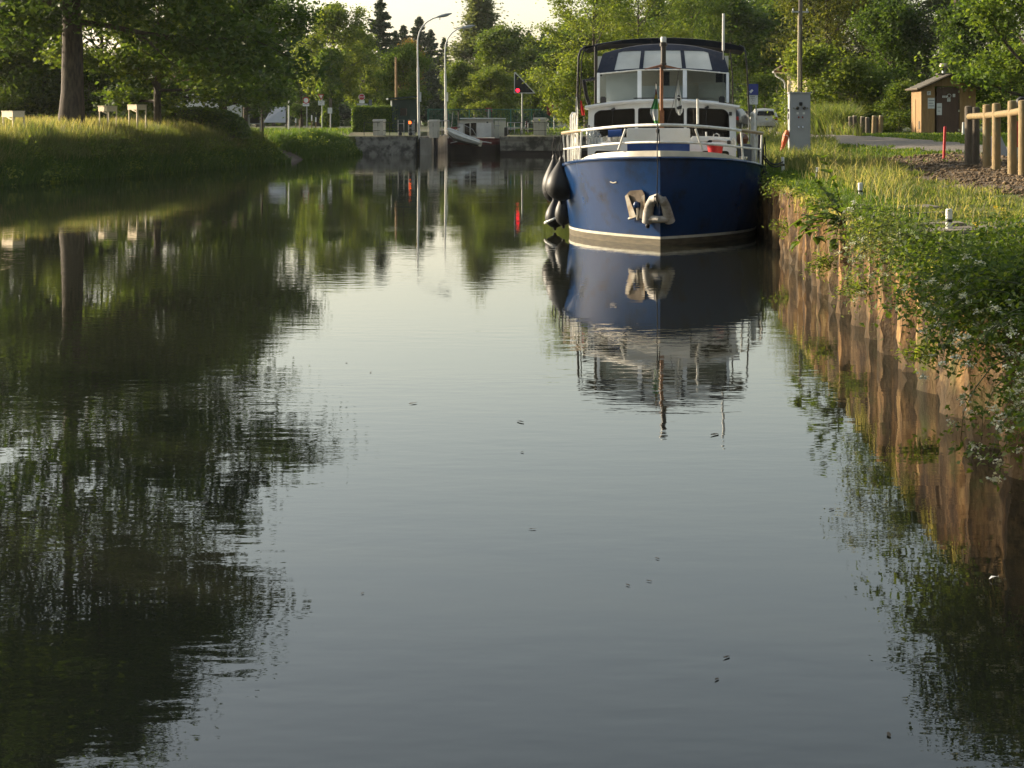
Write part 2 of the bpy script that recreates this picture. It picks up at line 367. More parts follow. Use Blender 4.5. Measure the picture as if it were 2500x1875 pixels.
class MB:
    def __init__(s):
        s.v, s.f, s.m = [], [], []
        s.mi = 0
    def add(s, vs, fs):
        b = len(s.v)
        s.v += [tuple(v) for v in vs]
        for f in fs:
            s.f.append([b + i for i in f]); s.m.append(s.mi)
        return s
    def box(s, c, sz, rz=0.0, taper=1.0, rx=0.0, ry=0.0):
        hx, hy, hz = sz[0] / 2, sz[1] / 2, sz[2] / 2
        M = Matrix.Rotation(rz, 3, 'Z') @ Matrix.Rotation(rx, 3, 'X') @ Matrix.Rotation(ry, 3, 'Y')
        vs = []
        for z, t in ((-hz, 1), (hz, taper)):
            for x, y in ((-hx, -hy), (hx, -hy), (hx, hy), (-hx, hy)):
                vs.append(Vector(c) + M @ Vector((x * t, y * t, z)))
        return s.add(vs, [(3, 2, 1, 0), (4, 5, 6, 7), (0, 1, 5, 4), (1, 2, 6, 5), (2, 3, 7, 6), (3, 0, 4, 7)])
    def bb(s, x0, x1, y0, y1, z0, z1):
        return s.box(((x0 + x1) / 2, (y0 + y1) / 2, (z0 + z1) / 2), (x1 - x0, y1 - y0, z1 - z0))
    def tube(s, pts, r, n=8, cap=True, closed=False):
        pts = [Vector(p) for p in pts]
        rs = r if isinstance(r, (list, tuple)) else [r] * len(pts)
        b = len(s.v)
        N = len(pts)
        ref = None
        for i, p in enumerate(pts):
            if closed:
                t = pts[(i + 1) % N] - pts[i - 1]
            else:
                t = pts[min(i + 1, N - 1)] - pts[max(i - 1, 0)]
            t.normalize()
            if ref is None or abs(ref.dot(t)) > 0.98:
                ref = Vector((0, 0, 1)) if abs(t.z) < 0.9 else Vector((1, 0, 0))
            a = t.cross(ref).normalized()
            c = t.cross(a).normalized()
            for k in range(n):
                w = 2 * math.pi * k / n
                s.v.append(tuple(p + (a * math.cos(w) + c * math.sin(w)) * rs[i]))
        rows = N if closed else N - 1
        for i in range(rows):
            for k in range(n):
                i2 = (i + 1) % N
                s.f.append([b + i * n + k, b + i2 * n + k, b + i2 * n + (k + 1) % n, b + i * n + (k + 1) % n]); s.m.append(s.mi)
        if cap and not closed:
            s.f.append([b + k for k in range(n)]); s.m.append(s.mi)
            s.f.append([b + (N - 1) * n + k for k in reversed(range(n))]); s.m.append(s.mi)
        return s
    def lathe(s, prof, c=(0, 0, 0), n=20, M=None, cap=True):
        b = len(s.v)
        for r, z in prof:
            for k in range(n):
                w = 2 * math.pi * k / n
                p = Vector((r * math.cos(w), r * math.sin(w), z))
                if M is not None:
                    p = M @ p
                s.v.append(tuple(Vector(c) + p))
        for i in range(len(prof) - 1):
            for k in range(n):
                s.f.append([b + i * n + k, b + i * n + (k + 1) % n, b + (i + 1) * n + (k + 1) % n, b + (i + 1) * n + k]); s.m.append(s.mi)
        if cap:
            s.f.append([b + k for k in reversed(range(n))]); s.m.append(s.mi)
            s.f.append([b + (len(prof) - 1) * n + k for k in range(n)]); s.m.append(s.mi)
        return s
    def slab(s, outer, holes=(), y=0.0, th=0.03):
        """upright panel in the x/z plane, front at y (towards -y), with openings that have real reveals"""
        loops = [list(outer)] + [list(h) for h in holes]
        tri = tessellate_polygon([[Vector((p[0], p[1], 0)) for p in l] for l in loops])
        flat = [p for l in loops for p in l]
        n = len(flat)
        vs = [(p[0], y, p[1]) for p in flat] + [(p[0], y + th, p[1]) for p in flat]
        fs = [tuple(t) for t in tri] + [tuple(n + i for i in reversed(t)) for t in tri]
        o = 0
        for l in loops:
            k = len(l)
            for i in range(k):
                j = (i + 1) % k
                fs.append((o + i, o + j, n + o + j, n + o + i))
            o += k
        return s.add(vs, fs)
    def grid(s, P):
        """P[i][j] points"""
        b = len(s.v)
        ni, nj = len(P), len(P[0])
        for r in P:
            for p in r:
                s.v.append(tuple(p))
        for i in range(ni - 1):
            for j in range(nj - 1):
                s.f.append([b + i * nj + j, b + i * nj + j + 1, b + (i + 1) * nj + j + 1, b + (i + 1) * nj + j]); s.m.append(s.mi)
        return s
    def mesh(s, name, mats, smooth=False, bevel=0.0, recalc=True):
        me = bpy.data.meshes.new(name)
        me.from_pydata(s.v, [], s.f)
        for i, m in enumerate(s.m):
            me.polygons[i].material_index = m
        if recalc or bevel:
            bm = bmesh.new(); bm.from_mesh(me)
            if recalc:
                bmesh.ops.recalc_face_normals(bm, faces=bm.faces)
            if bevel:
                es = [e for e in bm.edges if len(e.link_faces) == 2 and e.calc_face_angle(0) > 0.6]
                bmesh.ops.bevel(bm, geom=es, offset=bevel, segments=2, affect='EDGES', clamp_overlap=True)
            bm.to_mesh(me); bm.free()
        for m in (mats if isinstance(mats, (list, tuple)) else [mats]):
            me.materials.append(MATS[m])
        if smooth:
            for p in me.polygons:
                p.use_smooth = True
            try:
                me.set_sharp_from_angle(angle=R(40))
            except Exception:
                pass
        return me
    def build(s, name, mats, parent=None, smooth=False, bevel=0.0, recalc=True):
        return link(name, s.mesh(name, mats, smooth, bevel, recalc), parent)
def rrect(x0, x1, z0, z1, r, n=4):
    pts = []
    for cx_, cz_, a0 in ((x1 - r, z1 - r, 0), (x0 + r, z1 - r, 90), (x0 + r, z0 + r, 180), (x1 - r, z0 + r, 270)):
        for k in range(n + 1):
            a = R(a0 + 90 * k / n)
            pts.append((cx_ + r * math.cos(a), cz_ + r * math.sin(a)))
    return pts
def rpoly(pts, r, n=4):
    """round the corners of a polygon"""
    out = []
    N = len(pts)
    for i in range(N):
        p0, p, p1 = Vector(pts[i - 1]), Vector(pts[i]), Vector(pts[(i + 1) % N])
        a = p + (p0 - p).normalized() * r; b = p + (p1 - p).normalized() * r
        for k in range(n + 1):
            t = k / n
            q = a * (1 - t) ** 2 + p * 2 * t * (1 - t) + b * t * t
            out.append((q.x, q.y))
    return out
def circ(cx_, cz_, r, n=20):
    return [(cx_ + r * math.cos(2 * math.pi * k / n), cz_ + r * math.sin(2 * math.pi * k / n)) for k in range(n)]
# ------------------------------------------------------------------ ground, water, quay
def wob(x, y, s=1.0, seed=0):
    x = np.asarray(x, float); y = np.asarray(y, float)
    return (np.sin(x * 1.3 * s + seed) * np.cos(y * 1.1 * s + seed * 1.7) + 0.5 * np.sin(x * 2.9 * s + y * 2.3 * s + seed * 3.1)) / 1.5
def z_right(x, y):
    u, v = uv_of(np.asarray(x, float), np.asarray(y, float))
    base = 1.2 + sm(2.7, 9, u) * (0.15 + 0.36 * sm(26, 75, v))
    return base + 0.035 * wob(x, y, 1.4) * sm(2.6, 3.6, u)

LB = [(-34, -20), (-28, 5), (-25, 20), (-21.5, 45), (-18.4, 62), (-16.2, 75), (-13.9, 90), (-12.7, 97), (-13.0, 104), (-11.8, 112), (-10.5, 120.4)]
def lb_x(d):
    return np.interp(d, [p[1] for p in LB], [p[0] for p in LB])
BP_O = [-1.0, 0.0, 0.35, 0.9, 1.7, 3.0, 5.0, 10, 24]
BP_Z = [-0.9, -0.03, 0.45, 0.95, 1.30, 1.45, 1.50, 1.52, 1.56]
def z_left(x, y):
    x = np.asarray(x, float)
    o = lb_x(y) - x
    slip = np.exp(-((np.asarray(y, float) - 101.5) / 4.0) ** 2)
    z = np.interp(o, BP_O, BP_Z)
    z2 = np.interp(o / 4.2, BP_O, BP_Z)
    return z * (1 - slip) + z2 * slip + 0.05 * wob(x, y, 0.9, 2) * np.clip(o, 0, 1)

def sheet(name, X, Y, Z, mat):
    n, m = X.shape
    V = np.stack([X, Y, Z], -1).reshape(-1, 3)
    i = np.arange(n * m).reshape(n, m)
    fcs = np.stack([i[:-1, :-1], i[:-1, 1:], i[1:, 1:], i[1:, :-1]], -1).reshape(-1, 4)
    me = np_mesh(name, V, [fcs], smooth=True)
    o = link(name, me, None, [mat])
    return o

dv = np.concatenate([np.arange(-20, 60, 1.0), np.arange(60, 120.3, 0.6), [120.4]])
off = np.concatenate([np.linspace(-1, 0, 4), np.linspace(0.15, 5, 22), np.linspace(6, 24, 12), [40, 90, 250, 700]])
D, O = np.meshgrid(dv, off, indexing='ij')
X = lb_x(D) - O
g = sheet('left_bank', X, D, z_left(X, D), 'meadow'); tag(g, kind='structure')
# bare earth slip on the left bank
ds = np.linspace(97.5, 106, 26); os_ = np.linspace(-0.5, 4.6, 18)
D, O = np.meshgrid(ds, os_, indexing='ij')
D2 = D + 0.35 * np.sin(O * 2.1)
X = lb_x(D2) - O
g = sheet('earth_slip', X, D2, z_left(X, D2) + 0.03, 'bank_earth'); tag(g, kind='structure')

us = np.concatenate([np.linspace(2.56, 8, 28), np.linspace(8.4, 16, 18), np.linspace(17, 40, 14), [60, 120, 300, 700]])
vs = np.concatenate([np.linspace(-20, 4, 8), np.linspace(5, 60, 90), np.linspace(61, 121, 60)])
Vv, Uu = np.meshgrid(vs, us, indexing='ij')
X = Uu * CT + Vv * ST; Y = -Uu * ST + Vv * CT
g = sheet('right_bank', X, Y, z_right(X, Y), 'meadow'); tag(g, kind='structure')

# far ground behind the lock, with the lock chamber left open
def lock_xl(d): return -6.3 + (d - 120) * ST / CT
def lock_xr(d): return -0.83 + (d - 120) * ST / CT
mb = MB()
rows = [120.4, 124, 130, 140, 155, 170]
def zf(d): return 1.28 + 0.32 * float(sm(120, 126, d))
for a, b in zip(rows[:-1], rows[1:]):
    for side in (-1, 1):
        def row(d):
            if side < 0:
                return [(-700, d, zf(d)), (-100, d, zf(d)), (-30, d, zf(d)), (lock_xl(d) - 0.4, d, zf(d))]
            return [(lock_xr(d) + 0.4, d, zf(d)), (40, d, zf(d)), (120, d, zf(d)), (700, d, zf(d))]
        mb.grid([row(a), row(b)])
for a, b in ((170, 200), (200, 300), (300, 1500)):
    mb.grid([[(x, a, 1.6) for x in (-1500, -100, -30, 10, 40, 120, 1500)], [(x, b, 1.6) for x in (-1500, -100, -30, 10, 40, 120, 1500)]])
mb.add([(-700, 120.38, -1), (-6.8, 120.38, -1), (-6.8, 120.38, 1.27), (-700, 120.38, 1.27)], [(0, 1, 2, 3)])
mb.add([(11.8, 120.38, -1), (700, 120.38, -1), (700, 120.38, 1.28), (11.8, 120.38, 1.28)], [(0, 1, 2, 3)])
for f_, dx in ((lock_xl, -.39), (lock_xr, .39)):
    mb.add([(f_(120.4) + dx, 120.4, -1), (f_(170) + dx, 170, -1), (f_(170) + dx, 170, 1.6), (f_(124) + dx, 124, 1.55), (f_(120.4) + dx, 120.4, 1.27)], [(0, 1, 2, 3, 4)])
mb.add([(-40, 170, -1), (40, 170, -1), (40, 170, 1.6), (-40, 170, 1.6)], [(0, 1, 2, 3)])
g = mb.build('ground', 'meadow', recalc=False); tag(g, kind='structure')

# water
m, nt, out = nmat('water')
b = nd(nt, 'ShaderNodeBsdfPrincipled')
b.inputs['Base Color'].default_value = (0.015, 0.016, 0.011, 1)
b.inputs['Roughness'].default_value = 0.015
b.inputs['IOR'].default_value = 1.333
def ripple(sx, sy, scale, det, rot=0.0):
    g_ = nd(nt, 'ShaderNodeNewGeometry')
    mp = nd(nt, 'ShaderNodeMapping'); mp.inputs['Scale'].default_value = (sx, sy, 1); mp.inputs['Rotation'].default_value = (0, 0, rot)
    nt.links.new(g_.outputs['Position'], mp.inputs['Vector'])
    n_ = nd(nt, 'ShaderNodeTexNoise', i_Scale=scale, i_Detail=det, i_Roughness=0.5)
    nt.links.new(mp.outputs[0], n_.inputs['Vector'])
    return n_.outputs[0]
r1 = ripple(0.45, 1.0, 4.2, 2.0, 0.12)
r2 = ripple(0.5, 1.0, 13.0, 2.0, -0.2)
r3 = ripple(0.10, 0.5, 0.5, 2.0)           # calm and ruffled patches
rr = ramp(nt, [(0.40, (0.25, 0.25, 0.25)), (0.62, (1, 1, 1))]); nt.links.new(r3, rr.inputs[0])
mul = nd(nt, 'ShaderNodeMath', operation='MULTIPLY_ADD'); nt.links.new(r2, mul.inputs[0]); mul.inputs[1].default_value = 0.22; nt.links.new(r1, mul.inputs[2])
mod = nd(nt, 'ShaderNodeMath', operation='MULTIPLY'); nt.links.new(mul.outputs[0], mod.inputs[0]); nt.links.new(rr.outputs[0], mod.inputs[1])
bp = nd(nt, 'ShaderNodeBump', i_Strength=1.0, i_Distance=0.0024)
nt.links.new(mod.outputs[0], bp.inputs['Height']); nt.links.new(bp.outputs[0], b.inputs['Normal'])
nt.links.new(b.outputs[0], out.inputs[0])
o = MB().add([(-60, -60, 0), (45, -60, 0), (45, 172, 0), (-60, 172, 0)], [(0, 1, 2, 3)]).build('canal_water', 'water'); tag(o, kind='structure')
o = MB().add([(-60, -60, -1.6), (45, -60, -1.6), (45, 172, -1.6), (-60, 172, -1.6)], [(0, 1, 2, 3)]).build('canal_bed', 'bank_earth'); tag(o, kind='structure')

# path, road
def ribbon(name, pts, w, zfun, mat, dz, nsub=14, edge=0.12, seed=0):
    P = [Vector((x, y, 0)) for x, y in pts]
    c = []
    for i in range(len(P) - 1):
        p0 = P[max(i - 1, 0)]; p1 = P[i]; p2 = P[i + 1]; p3 = P[min(i + 2, len(P) - 1)]
        for k in range(nsub):
            t = k / nsub
            c.append(0.5 * ((2 * p1) + (p2 - p0) * t + (2 * p0 - 5 * p1 + 4 * p2 - p3) * t * t + (3 * p1 - p0 - 3 * p2 + p3) * t ** 3))
    c.append(P[-1])
    rows_ = []
    for i, p in enumerate(c):
        t = (c[min(i + 1, len(c) - 1)] - c[max(i - 1, 0)]).normalized()
        n = Vector((t.y, -t.x, 0))
        r = []
        for k in range(9):
            s_ = -1 + 2 * k / 8
            e = edge * math.sin(i * 1.7 + seed + (3 if s_ > 0 else 0)) * (abs(s_) > 0.9)
            q = p + n * (s_ * w / 2 + e)
            r.append((q.x, q.y, float(zfun(q.x, q.y)) + dz))
        rows_.append(r)
    o = MB().grid(rows_).build(name, mat, smooth=True)
    tag(o, kind='structure')
    return o
ribbon('path', [(16.5, 119), (13.8, 98), (12.7, 82), (12.9, 66), (13.2, 50), (14.8, 36), (19, 24), (30, 12)], 3.3, z_right, 'gravel', 0.03)
ribbon('road', [(-60, 141), (-30, 141), (-16, 140.5), (-8, 143), (-2, 152), (2, 168), (6, 200)], 6.5, lambda x, y: 1.6, 'asphalt', 0.012, edge=0)
mb = MB()
mb.grid([[(x, y, 1.620) for x, y in ((-40, 137.6), (-18, 137.4), (-11.5, 137.4))], [(x, y, 1.620) for x, y in ((-40, 137.75), (-18, 137.55), (-11.5, 137.55))]])
mb.tube([(-20.6, 143.6, 1.60), (-19, 143.9, 1.60), (-12, 144.2, 1.60)], 0.06, 4)
o = mb.build('road_marking', 'paint_white'); tag(o, kind='structure')

# bare soil with clods
us_ = np.linspace(5.1, 12.2, 34); vs_ = np.linspace(19, 46, 60)
Vv, Uu = np.meshgrid(vs_, us_, indexing='ij')
edge = (np.abs(Vv - 32.5) / 13.5) ** 4
Uu = 8.4 + (Uu - 8.4) * (1 - 0.35 * edge) + 0.3 * np.sin(Vv * 1.3)
X = Uu * CT + Vv * ST; Y = -Uu * ST + Vv * CT
g = sheet('soil', X, Y, z_right(X, Y) + 0.02 + 0.02 * wob(X, Y, 6, 4), 'soil'); tag(g, kind='structure')
cl_v, cl_f = [], []
ico = [(0, 0, 1), (.89, 0, .45), (.28, .85, .45), (-.72, .53, .45), (-.72, -.53, .45), (.28, -.85, .45), (0, 0, -.4)]
icf = np.array([(0, 1, 2), (0, 2, 3), (0, 3, 4), (0, 4, 5), (0, 5, 1), (1, 6, 2), (2, 6, 3), (3, 6, 4), (4, 6, 5), (5, 6, 1)])
n = 26000
uu = rng.uniform(5.2, 11.8, n); vv = 19.5 + 26 * rng.random(n) ** 1.15
x = uu * CT + vv * ST; y = -uu * ST + vv * CT; z = z_right(x, y) + 0.03
sz = np.minimum(0.011 * (1 + rng.pareto(2.4, n)), 0.055)
base = np.array(ico)[None] * (1 + rng.normal(0, .22, (n, 7, 3)))
V = base * sz[:, None, None] * np.array([1.2, 1.2, .9]) + np.stack([x, y, z], -1)[:, None, :]
me = np_mesh('soil_clods', V.reshape(-1, 3), [(icf[None] + 7 * np.arange(n)[:, None, None]).reshape(-1, 3)])
o = link('soil_clods', me, None, ['soil_clod']); tag(o, 'crumbly brown clods of dug soil along the quay', 'soil', kind='stuff')

# rusty sheet-pile quay wall: one pile after the other
qw = empty('quay_wall', UV(2.49, 10, 0), 0, 'rusty sheet pile quay wall with vegetation hanging over its top', 'wall')
PER = 1.2
pv = np.linspace(0, 1.2, 17); pz = np.array([-.9, -.3, 0, .08, .18, .3, .45, .6, .75, .9, 1.0, 1.08, 1.16])
pile_mes = []
for var in range(5):
    g_ = np.random.default_rng(60 + var)
    base_d = np.interp(pv, [0, .12, .30, .62, .80, 1.2], [0, 0, .17, .17, 0, 0])
    nz_ = g_.normal(0, .012, (len(pz), len(pv))); nz_[:, 0] = nz_[:, -1] = 0
    lump = np.cumsum(g_.normal(0, .006, (len(pz), len(pv))), 0)
    lump[:, 0] = lump[:, -1] = 0
    topj = np.interp(pv, np.linspace(0, 1.2, 7), g_.uniform(-.07, .03, 7))
    mb = MB()
    rows_ = [[(.06 - base_d[j] + nz_[i, j] + lump[i, j], pv[j], pz[i] + (topj[j] if i == len(pz) - 1 else 0)) for j in range(len(pv))] for i in range(len(pz))]
    mb.grid(rows_)
    top = [(p[0] + .014, p[1], p[2]) for p in rows_[-1]]
    mb.grid([rows_[-1], top]); mb.grid([top, [(p[0], p[1], .8) for p in top]])
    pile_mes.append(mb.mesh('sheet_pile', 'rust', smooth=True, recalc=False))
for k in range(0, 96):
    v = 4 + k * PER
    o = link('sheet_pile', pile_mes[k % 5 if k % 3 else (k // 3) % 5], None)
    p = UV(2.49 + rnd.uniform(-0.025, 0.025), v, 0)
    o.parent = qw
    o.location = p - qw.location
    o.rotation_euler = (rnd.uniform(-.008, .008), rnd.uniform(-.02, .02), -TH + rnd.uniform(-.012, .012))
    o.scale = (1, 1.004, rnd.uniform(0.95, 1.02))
# earth fill right behind the piles
rows_ = []
for z in (-0.9, 1.12):
    rows_.append([UV(2.60, v, z) for v in np.arange(2, 121, 2.0)])
rows_.append([UV(2.72, v, 1.16) for v in np.arange(2, 121, 2.0)])
o = MB().grid(rows_).build('earth_fill', 'bank_earth', qw); o.location = -qw.location
# flat coping stones let into the grass
for k, (px, py, w, dpt) in enumerate([(2205, 512, .9, .5), (2265, 552, .8, .55), (2330, 566, 1.0, .5), (2440, 610, 1.1, .7), (2150, 505, .7, .5), (2120, 480, .6, .5), (2250, 528, .7, .4), (2475, 640, .8, .5)]):
    d = 1.13 * F / (py - HY)
    p = A(px, py, d)
    mb = MB().box((0, 0, 0), (w, dpt, 0.10), taper=0.94)
    o = mb.build('coping_stone', 'stone_flat', qw, bevel=0.015)
    o.location = Vector((p.x, p.y, float(z_right(p.x, p.y)) + 0.0)) - qw.location
    o.rotation_euler = (rnd.uniform(-.04, .04), rnd.uniform(-.04, .04), rnd.uniform(-.3, .3))

# ------------------------------------------------------------------ lock
def lock_part(w, name, pts_xy, z0, z1, mat):
    mb = MB()
    n_ = len(pts_xy)
    vs_ = [(x, y, z0) for x, y in pts_xy] + [(x, y, z1) for x, y in pts_xy]
    mb.add(vs_, [tuple(range(n_)), tuple(range(n_, 2 * n_))] + [(i, (i + 1) % n_, n_ + (i + 1) % n_, n_ + i) for i in range(n_)])
    o = mb.build(name, mat, w, bevel=0.02)
    o.location = -w.location
    return o
wl = empty('lock_wall', (-8.5, 120, 0), 0, 'stained concrete lock wall with a ladder slot, below the dark green hut', 'wall')
sl = ST / CT
lock_part(wl, 'wall_face', [(-10.9, 120.0), (-6.72, 120.0), (-6.72, 121.5), (-10.9, 121.5)], -1.2, 1.12, 'concrete')
lock_part(wl, 'coping', [(-10.95, 119.95), (-6.70, 119.95), (-6.70, 121.4), (-10.95, 121.4)], 1.123, 1.26, 'concrete')
lock_part(wl, 'chamber_wall', [(-6.40, 120.2), (-6.3, 120.0), (-6.3 + 9 * sl, 129), (-6.3 + 48 * sl, 168), (-6.75 + 48 * sl, 168), (-6.75, 121.6), (-6.40, 121.6)], -1.2, 1.18, 'concrete_pale')
lock_part(wl, 'chamber_coping', [(-6.42, 119.97), (-6.28, 119.97), (-6.28 + 48 * sl, 168), (-6.8 + 48 * sl, 168), (-6.8, 121.65), (-6.42, 121.6)], 1.183, 1.27, 'concrete_pale')
lock_part(wl, 'buttress', [(-6.40, 119.75), (-5.65, 119.9), (-5.62, 121.4), (-6.28, 121.4), (-6.28, 119.96)], -1.2, 1.16, 'concrete_pale')
mb = MB()
mb.tube([(-6.66, 120.15, -.5), (-6.66, 120.15, 1.2)], 0.03, 6); mb.tube([(-6.46, 120.15, -.5), (-6.46, 120.15, 1.2)], 0.03, 6)
for z in np.arange(0.1, 1.2, 0.28):
    mb.tube([(-6.66, 120.15, z), (-6.46, 120.15, z)], 0.018, 5)
o = mb.build('ladder', 'iron_dark', wl); o.location = -wl.location
wr = empty('lock_wall', (3, 120, 0), 0, 'patched grey concrete lock wall under the triangular signal board', 'wall')
lock_part(wr, 'wall_face', [(-0.83, 120.0), (11.9, 120.0), (11.9, 121.5), (-0.83 + 1.5 * sl, 121.5)], 0.28, 1.04, 'concrete')
lock_part(wr, 'footing', [(-0.83, 119.9), (11.9, 119.9), (11.9, 121.5), (-0.83 + 1.5 * sl, 121.5)], -1.2, 0.277, 'barge_black')
lock_part(wr, 'coping', [(-0.86, 119.93), (11.9, 119.93), (11.9, 121.4), (-0.86 + 1.4 * sl, 121.4)], 1.043, 1.28, 'concrete')
lock_part(wr, 'chamber_wall', [(-0.83 + 1.5 * sl, 121.5), (-0.3, 121.5), (-0.3 + 46 * sl, 168), (-0.83 + 46.5 * sl, 168)], -1.2, 1.24, 'concrete_pale')
# upper gate closing the chamber far behind
g = empty('lock_gate', (-2.5, 158, 0), 0, 'dark closed upper lock gate behind the barge', 'gate')
for k in range(6):
    xg = -3.25 + k * 1.02
    mb = MB().bb(xg - .5, xg + .5, 158, 158.25, -1.2, 1.35)
    o = mb.build('gate_plank', 'iron_dark', g, bevel=0.02); o.location = -g.location
# open lower gate leaf folded against the chamber wall
g = empty('lock_gate', (-5.2, 123, 0), 0, 'open dark lower lock gate leaf folded beside the pale chamber wall', 'gate')
mb = MB().bb(-5.55, -5.35, 121.8, 124.6, -1.2, 1.9); o = mb.build('gate_leaf', 'iron_dark', g, bevel=0.02); o.location = -g.location
mb = MB().tube([(-5.95, 122.0, 2.38), (-4.55, 124.4, 2.38)], 0.035, 6)
for t in (0, .33, .66, 1):
    x_, y_ = -5.95 + 1.4 * t, 122.0 + 2.4 * t
    mb.tube([(x_, y_, 1.25), (x_, y_, 2.38)], 0.03, 6)
o = mb.build('handrail', 'galv', g); o.location = -g.location
g = empty('lock_gate', (0.4, 123, 0), 0, 'open lower lock gate leaf with steel walkway beside the patched grey wall', 'gate')
mb = MB().bb(-0.55, -0.32, 122.0, 125.0, -1.2, 1.9); o = mb.build('gate_leaf', 'iron_dark', g, bevel=0.02); o.location = -g.location
mb = MB()
for x_ in np.linspace(-0.3, 2.6, 7):
    mb.tube([(x_, 123.2, 1.28), (x_, 123.2, 2.25)], 0.03, 5)
for z in (2.25, 1.85):
    mb.tube([(-0.3, 123.2, z), (2.6, 123.2, z)], 0.025, 5)
o = mb.build('handrail', 'galv', g); o.location = -g.location
mb = MB()
for i, z in enumerate((1.45, 1.65, 1.9, 2.1)):
    mb.box((1.5, 123.5, z), (1.1, 0.3, 0.13), rz=0.05 * i)
o = mb.build('walkway', 'iron_dark', g, bevel=0.01); o.location = -g.location

# ------------------------------------------------------------------ blue motor cruiser
YB = 32.3; XB = AX(1612, YB); THB = R(5.5)
boat = empty('motor_cruiser', (XB, YB, 0), -THB, 'blue hulled motor cruiser with white cabin and dark canopy moored at the quay', 'boat')
def axis_px(y):
    return CX + F * (XB + y * math.sin(THB)) / (YB + y * math.cos(THB))
def B(zx, zy, y):
    """point on the boat from a pixel of the enlarged boat picture and a distance aft of the stem"""
    px, py = zx / 2.765 + 1300, zy / 2.765 + 50
    d = YB + y * math.cos(THB)
    return Vector(((px - axis_px(y)) * d / F, y, H - (py - HY) / F * d))
def part(mb, name, mat, parent=None, **k):
    return mb.build(name, mat, parent or boat, **k)

def sheer(y):
    return 1.66 - 0.28 * float(sm(-0.5, 3.6, y)) - 0.14 * float(sm(3.5, 8, y))
def stem_y(z):
    return -0.42 * max(z, 0) / 1.6 + 0.1 * max(-z, 0)
def hb(a, z):
    t = min(max(z / 1.5, -0.3), 1.1)
    L = 3.7 - 0.5 * t; w = 1.93 + 0.09 * t; p = 2.0 + 0.25 * t
    s_ = min(max(a / L, 0), 1)
    v_ = w * (1 - (1 - s_) ** p)
    return v_ * (1 - 0.12 * float(sm(8.5, 12.5, a)))
AFT = [0, .06, .18, .35, .6, .9, 1.25, 1.6, 2.0, 2.5, 3.0, 3.5, 4.2, 5, 6.5, 8, 9.5, 11, 12.2]
def hull_band(z_lo, z_hi, nz, name, mat, parent=None):
    mb = MB()
    for sgn in (-1, 1):
        P = []
        for k in range(nz + 1):
            r = []
            for a in AFT:
                z0 = z_lo; z1 = z_hi if z_hi is not None else sheer(a - 0.42)
                z = z0 + (z1 - z0) * k / nz
                y = a + stem_y(z) * (1 - a / 12.2)
                r.append((sgn * hb(a, z), y, z))
            P.append(r)
        mb.grid(P)
    # transom
    r0 = [mb.v[k * len(AFT) + len(AFT) - 1] for k in range(nz + 1)]
    mb.grid([[p for p in r0], [(-p[0], p[1], p[2]) for p in r0]])
    me = mb.mesh(name, mat, smooth=True)
    bm = bmesh.new(); bm.from_mesh(me); bmesh.ops.remove_doubles(bm, verts=bm.verts, dist=1e-4)
    bmesh.ops.recalc_face_normals(bm, faces=bm.faces); bm.to_mesh(me); bm.free()
    me.set_sharp_from_angle(angle=R(35))
    return link(name, me, parent or boat)
hull = hull_band(0.175, None, 9, 'hull', 'hull_blue')
hull_band(0.125, 0.175, 1, 'waterline_stripe', 'stripe_white', hull)
hull_band(-0.55, 0.125, 3, 'boot_topping', 'boot_brown', hull)
# rubbing strake along the sheer
for sgn in (-1, 1):
    pts = [(sgn * (hb(a, sheer(a - .42)) + .012), a + stem_y(sheer(a - .42)) * (1 - a / 12.2) - (.015 if a < .1 else 0), sheer(a - .42) + 0.0) for a in AFT]
    part(MB().tube(pts, 0.032, 6), 'rubbing_strake', 'hull_blue', hull, smooth=True)
# deck
mb = MB()
mb.grid([[(-hb(a, 1.4) * .99, a - .40 * (1 - a / 12.2), sheer(a - .42) - .03) for a in AFT], [(hb(a, 1.4) * .99, a - .40 * (1 - a / 12.2), sheer(a - .42) - .03) for a in AFT]])
part(mb, 'deck', 'deck_grey')
# cream bulwark on the foredeck
mb = MB()
for sgn in (-1, 1):
    A2 = [a for a in AFT if a <= 2.3]
    lo, hi = [], []
    for a in A2:
        z = sheer(a - .42)
        hgt = 0.115 * (1 - float(sm(1.0, 2.6, a))) + 0.015
        x_ = sgn * max(hb(a, z) - 0.10 - 0.02 * a, 0)
        lo.append((x_, a - .33 + .10 * (a < .2), z - .02)); hi.append((x_ * 0.985, a - .28 + .10 * (a < .2), z + hgt))
    inn = [(p[0] * 0.96, p[1] + .06, p[2]) for p in hi]
    mb.grid([lo, hi, inn, [(p[0], p[1], p[2] - .2) for p in inn]])
part(mb, 'bulwark', 'cream', smooth=True)
for zx, zy in ((497, 918), (1204, 918)):
    p = B(zx, zy, 0.9)
    mb = MB().tube([p + Vector((-.07, -.02, 0)), p + Vector((0, -.05, -.03)), p + Vector((.07, -.02, 0))], 0.018, 6)
    part(mb, 'fairlead', 'gasket' if zx < 600 else 'red_plastic', smooth=True)

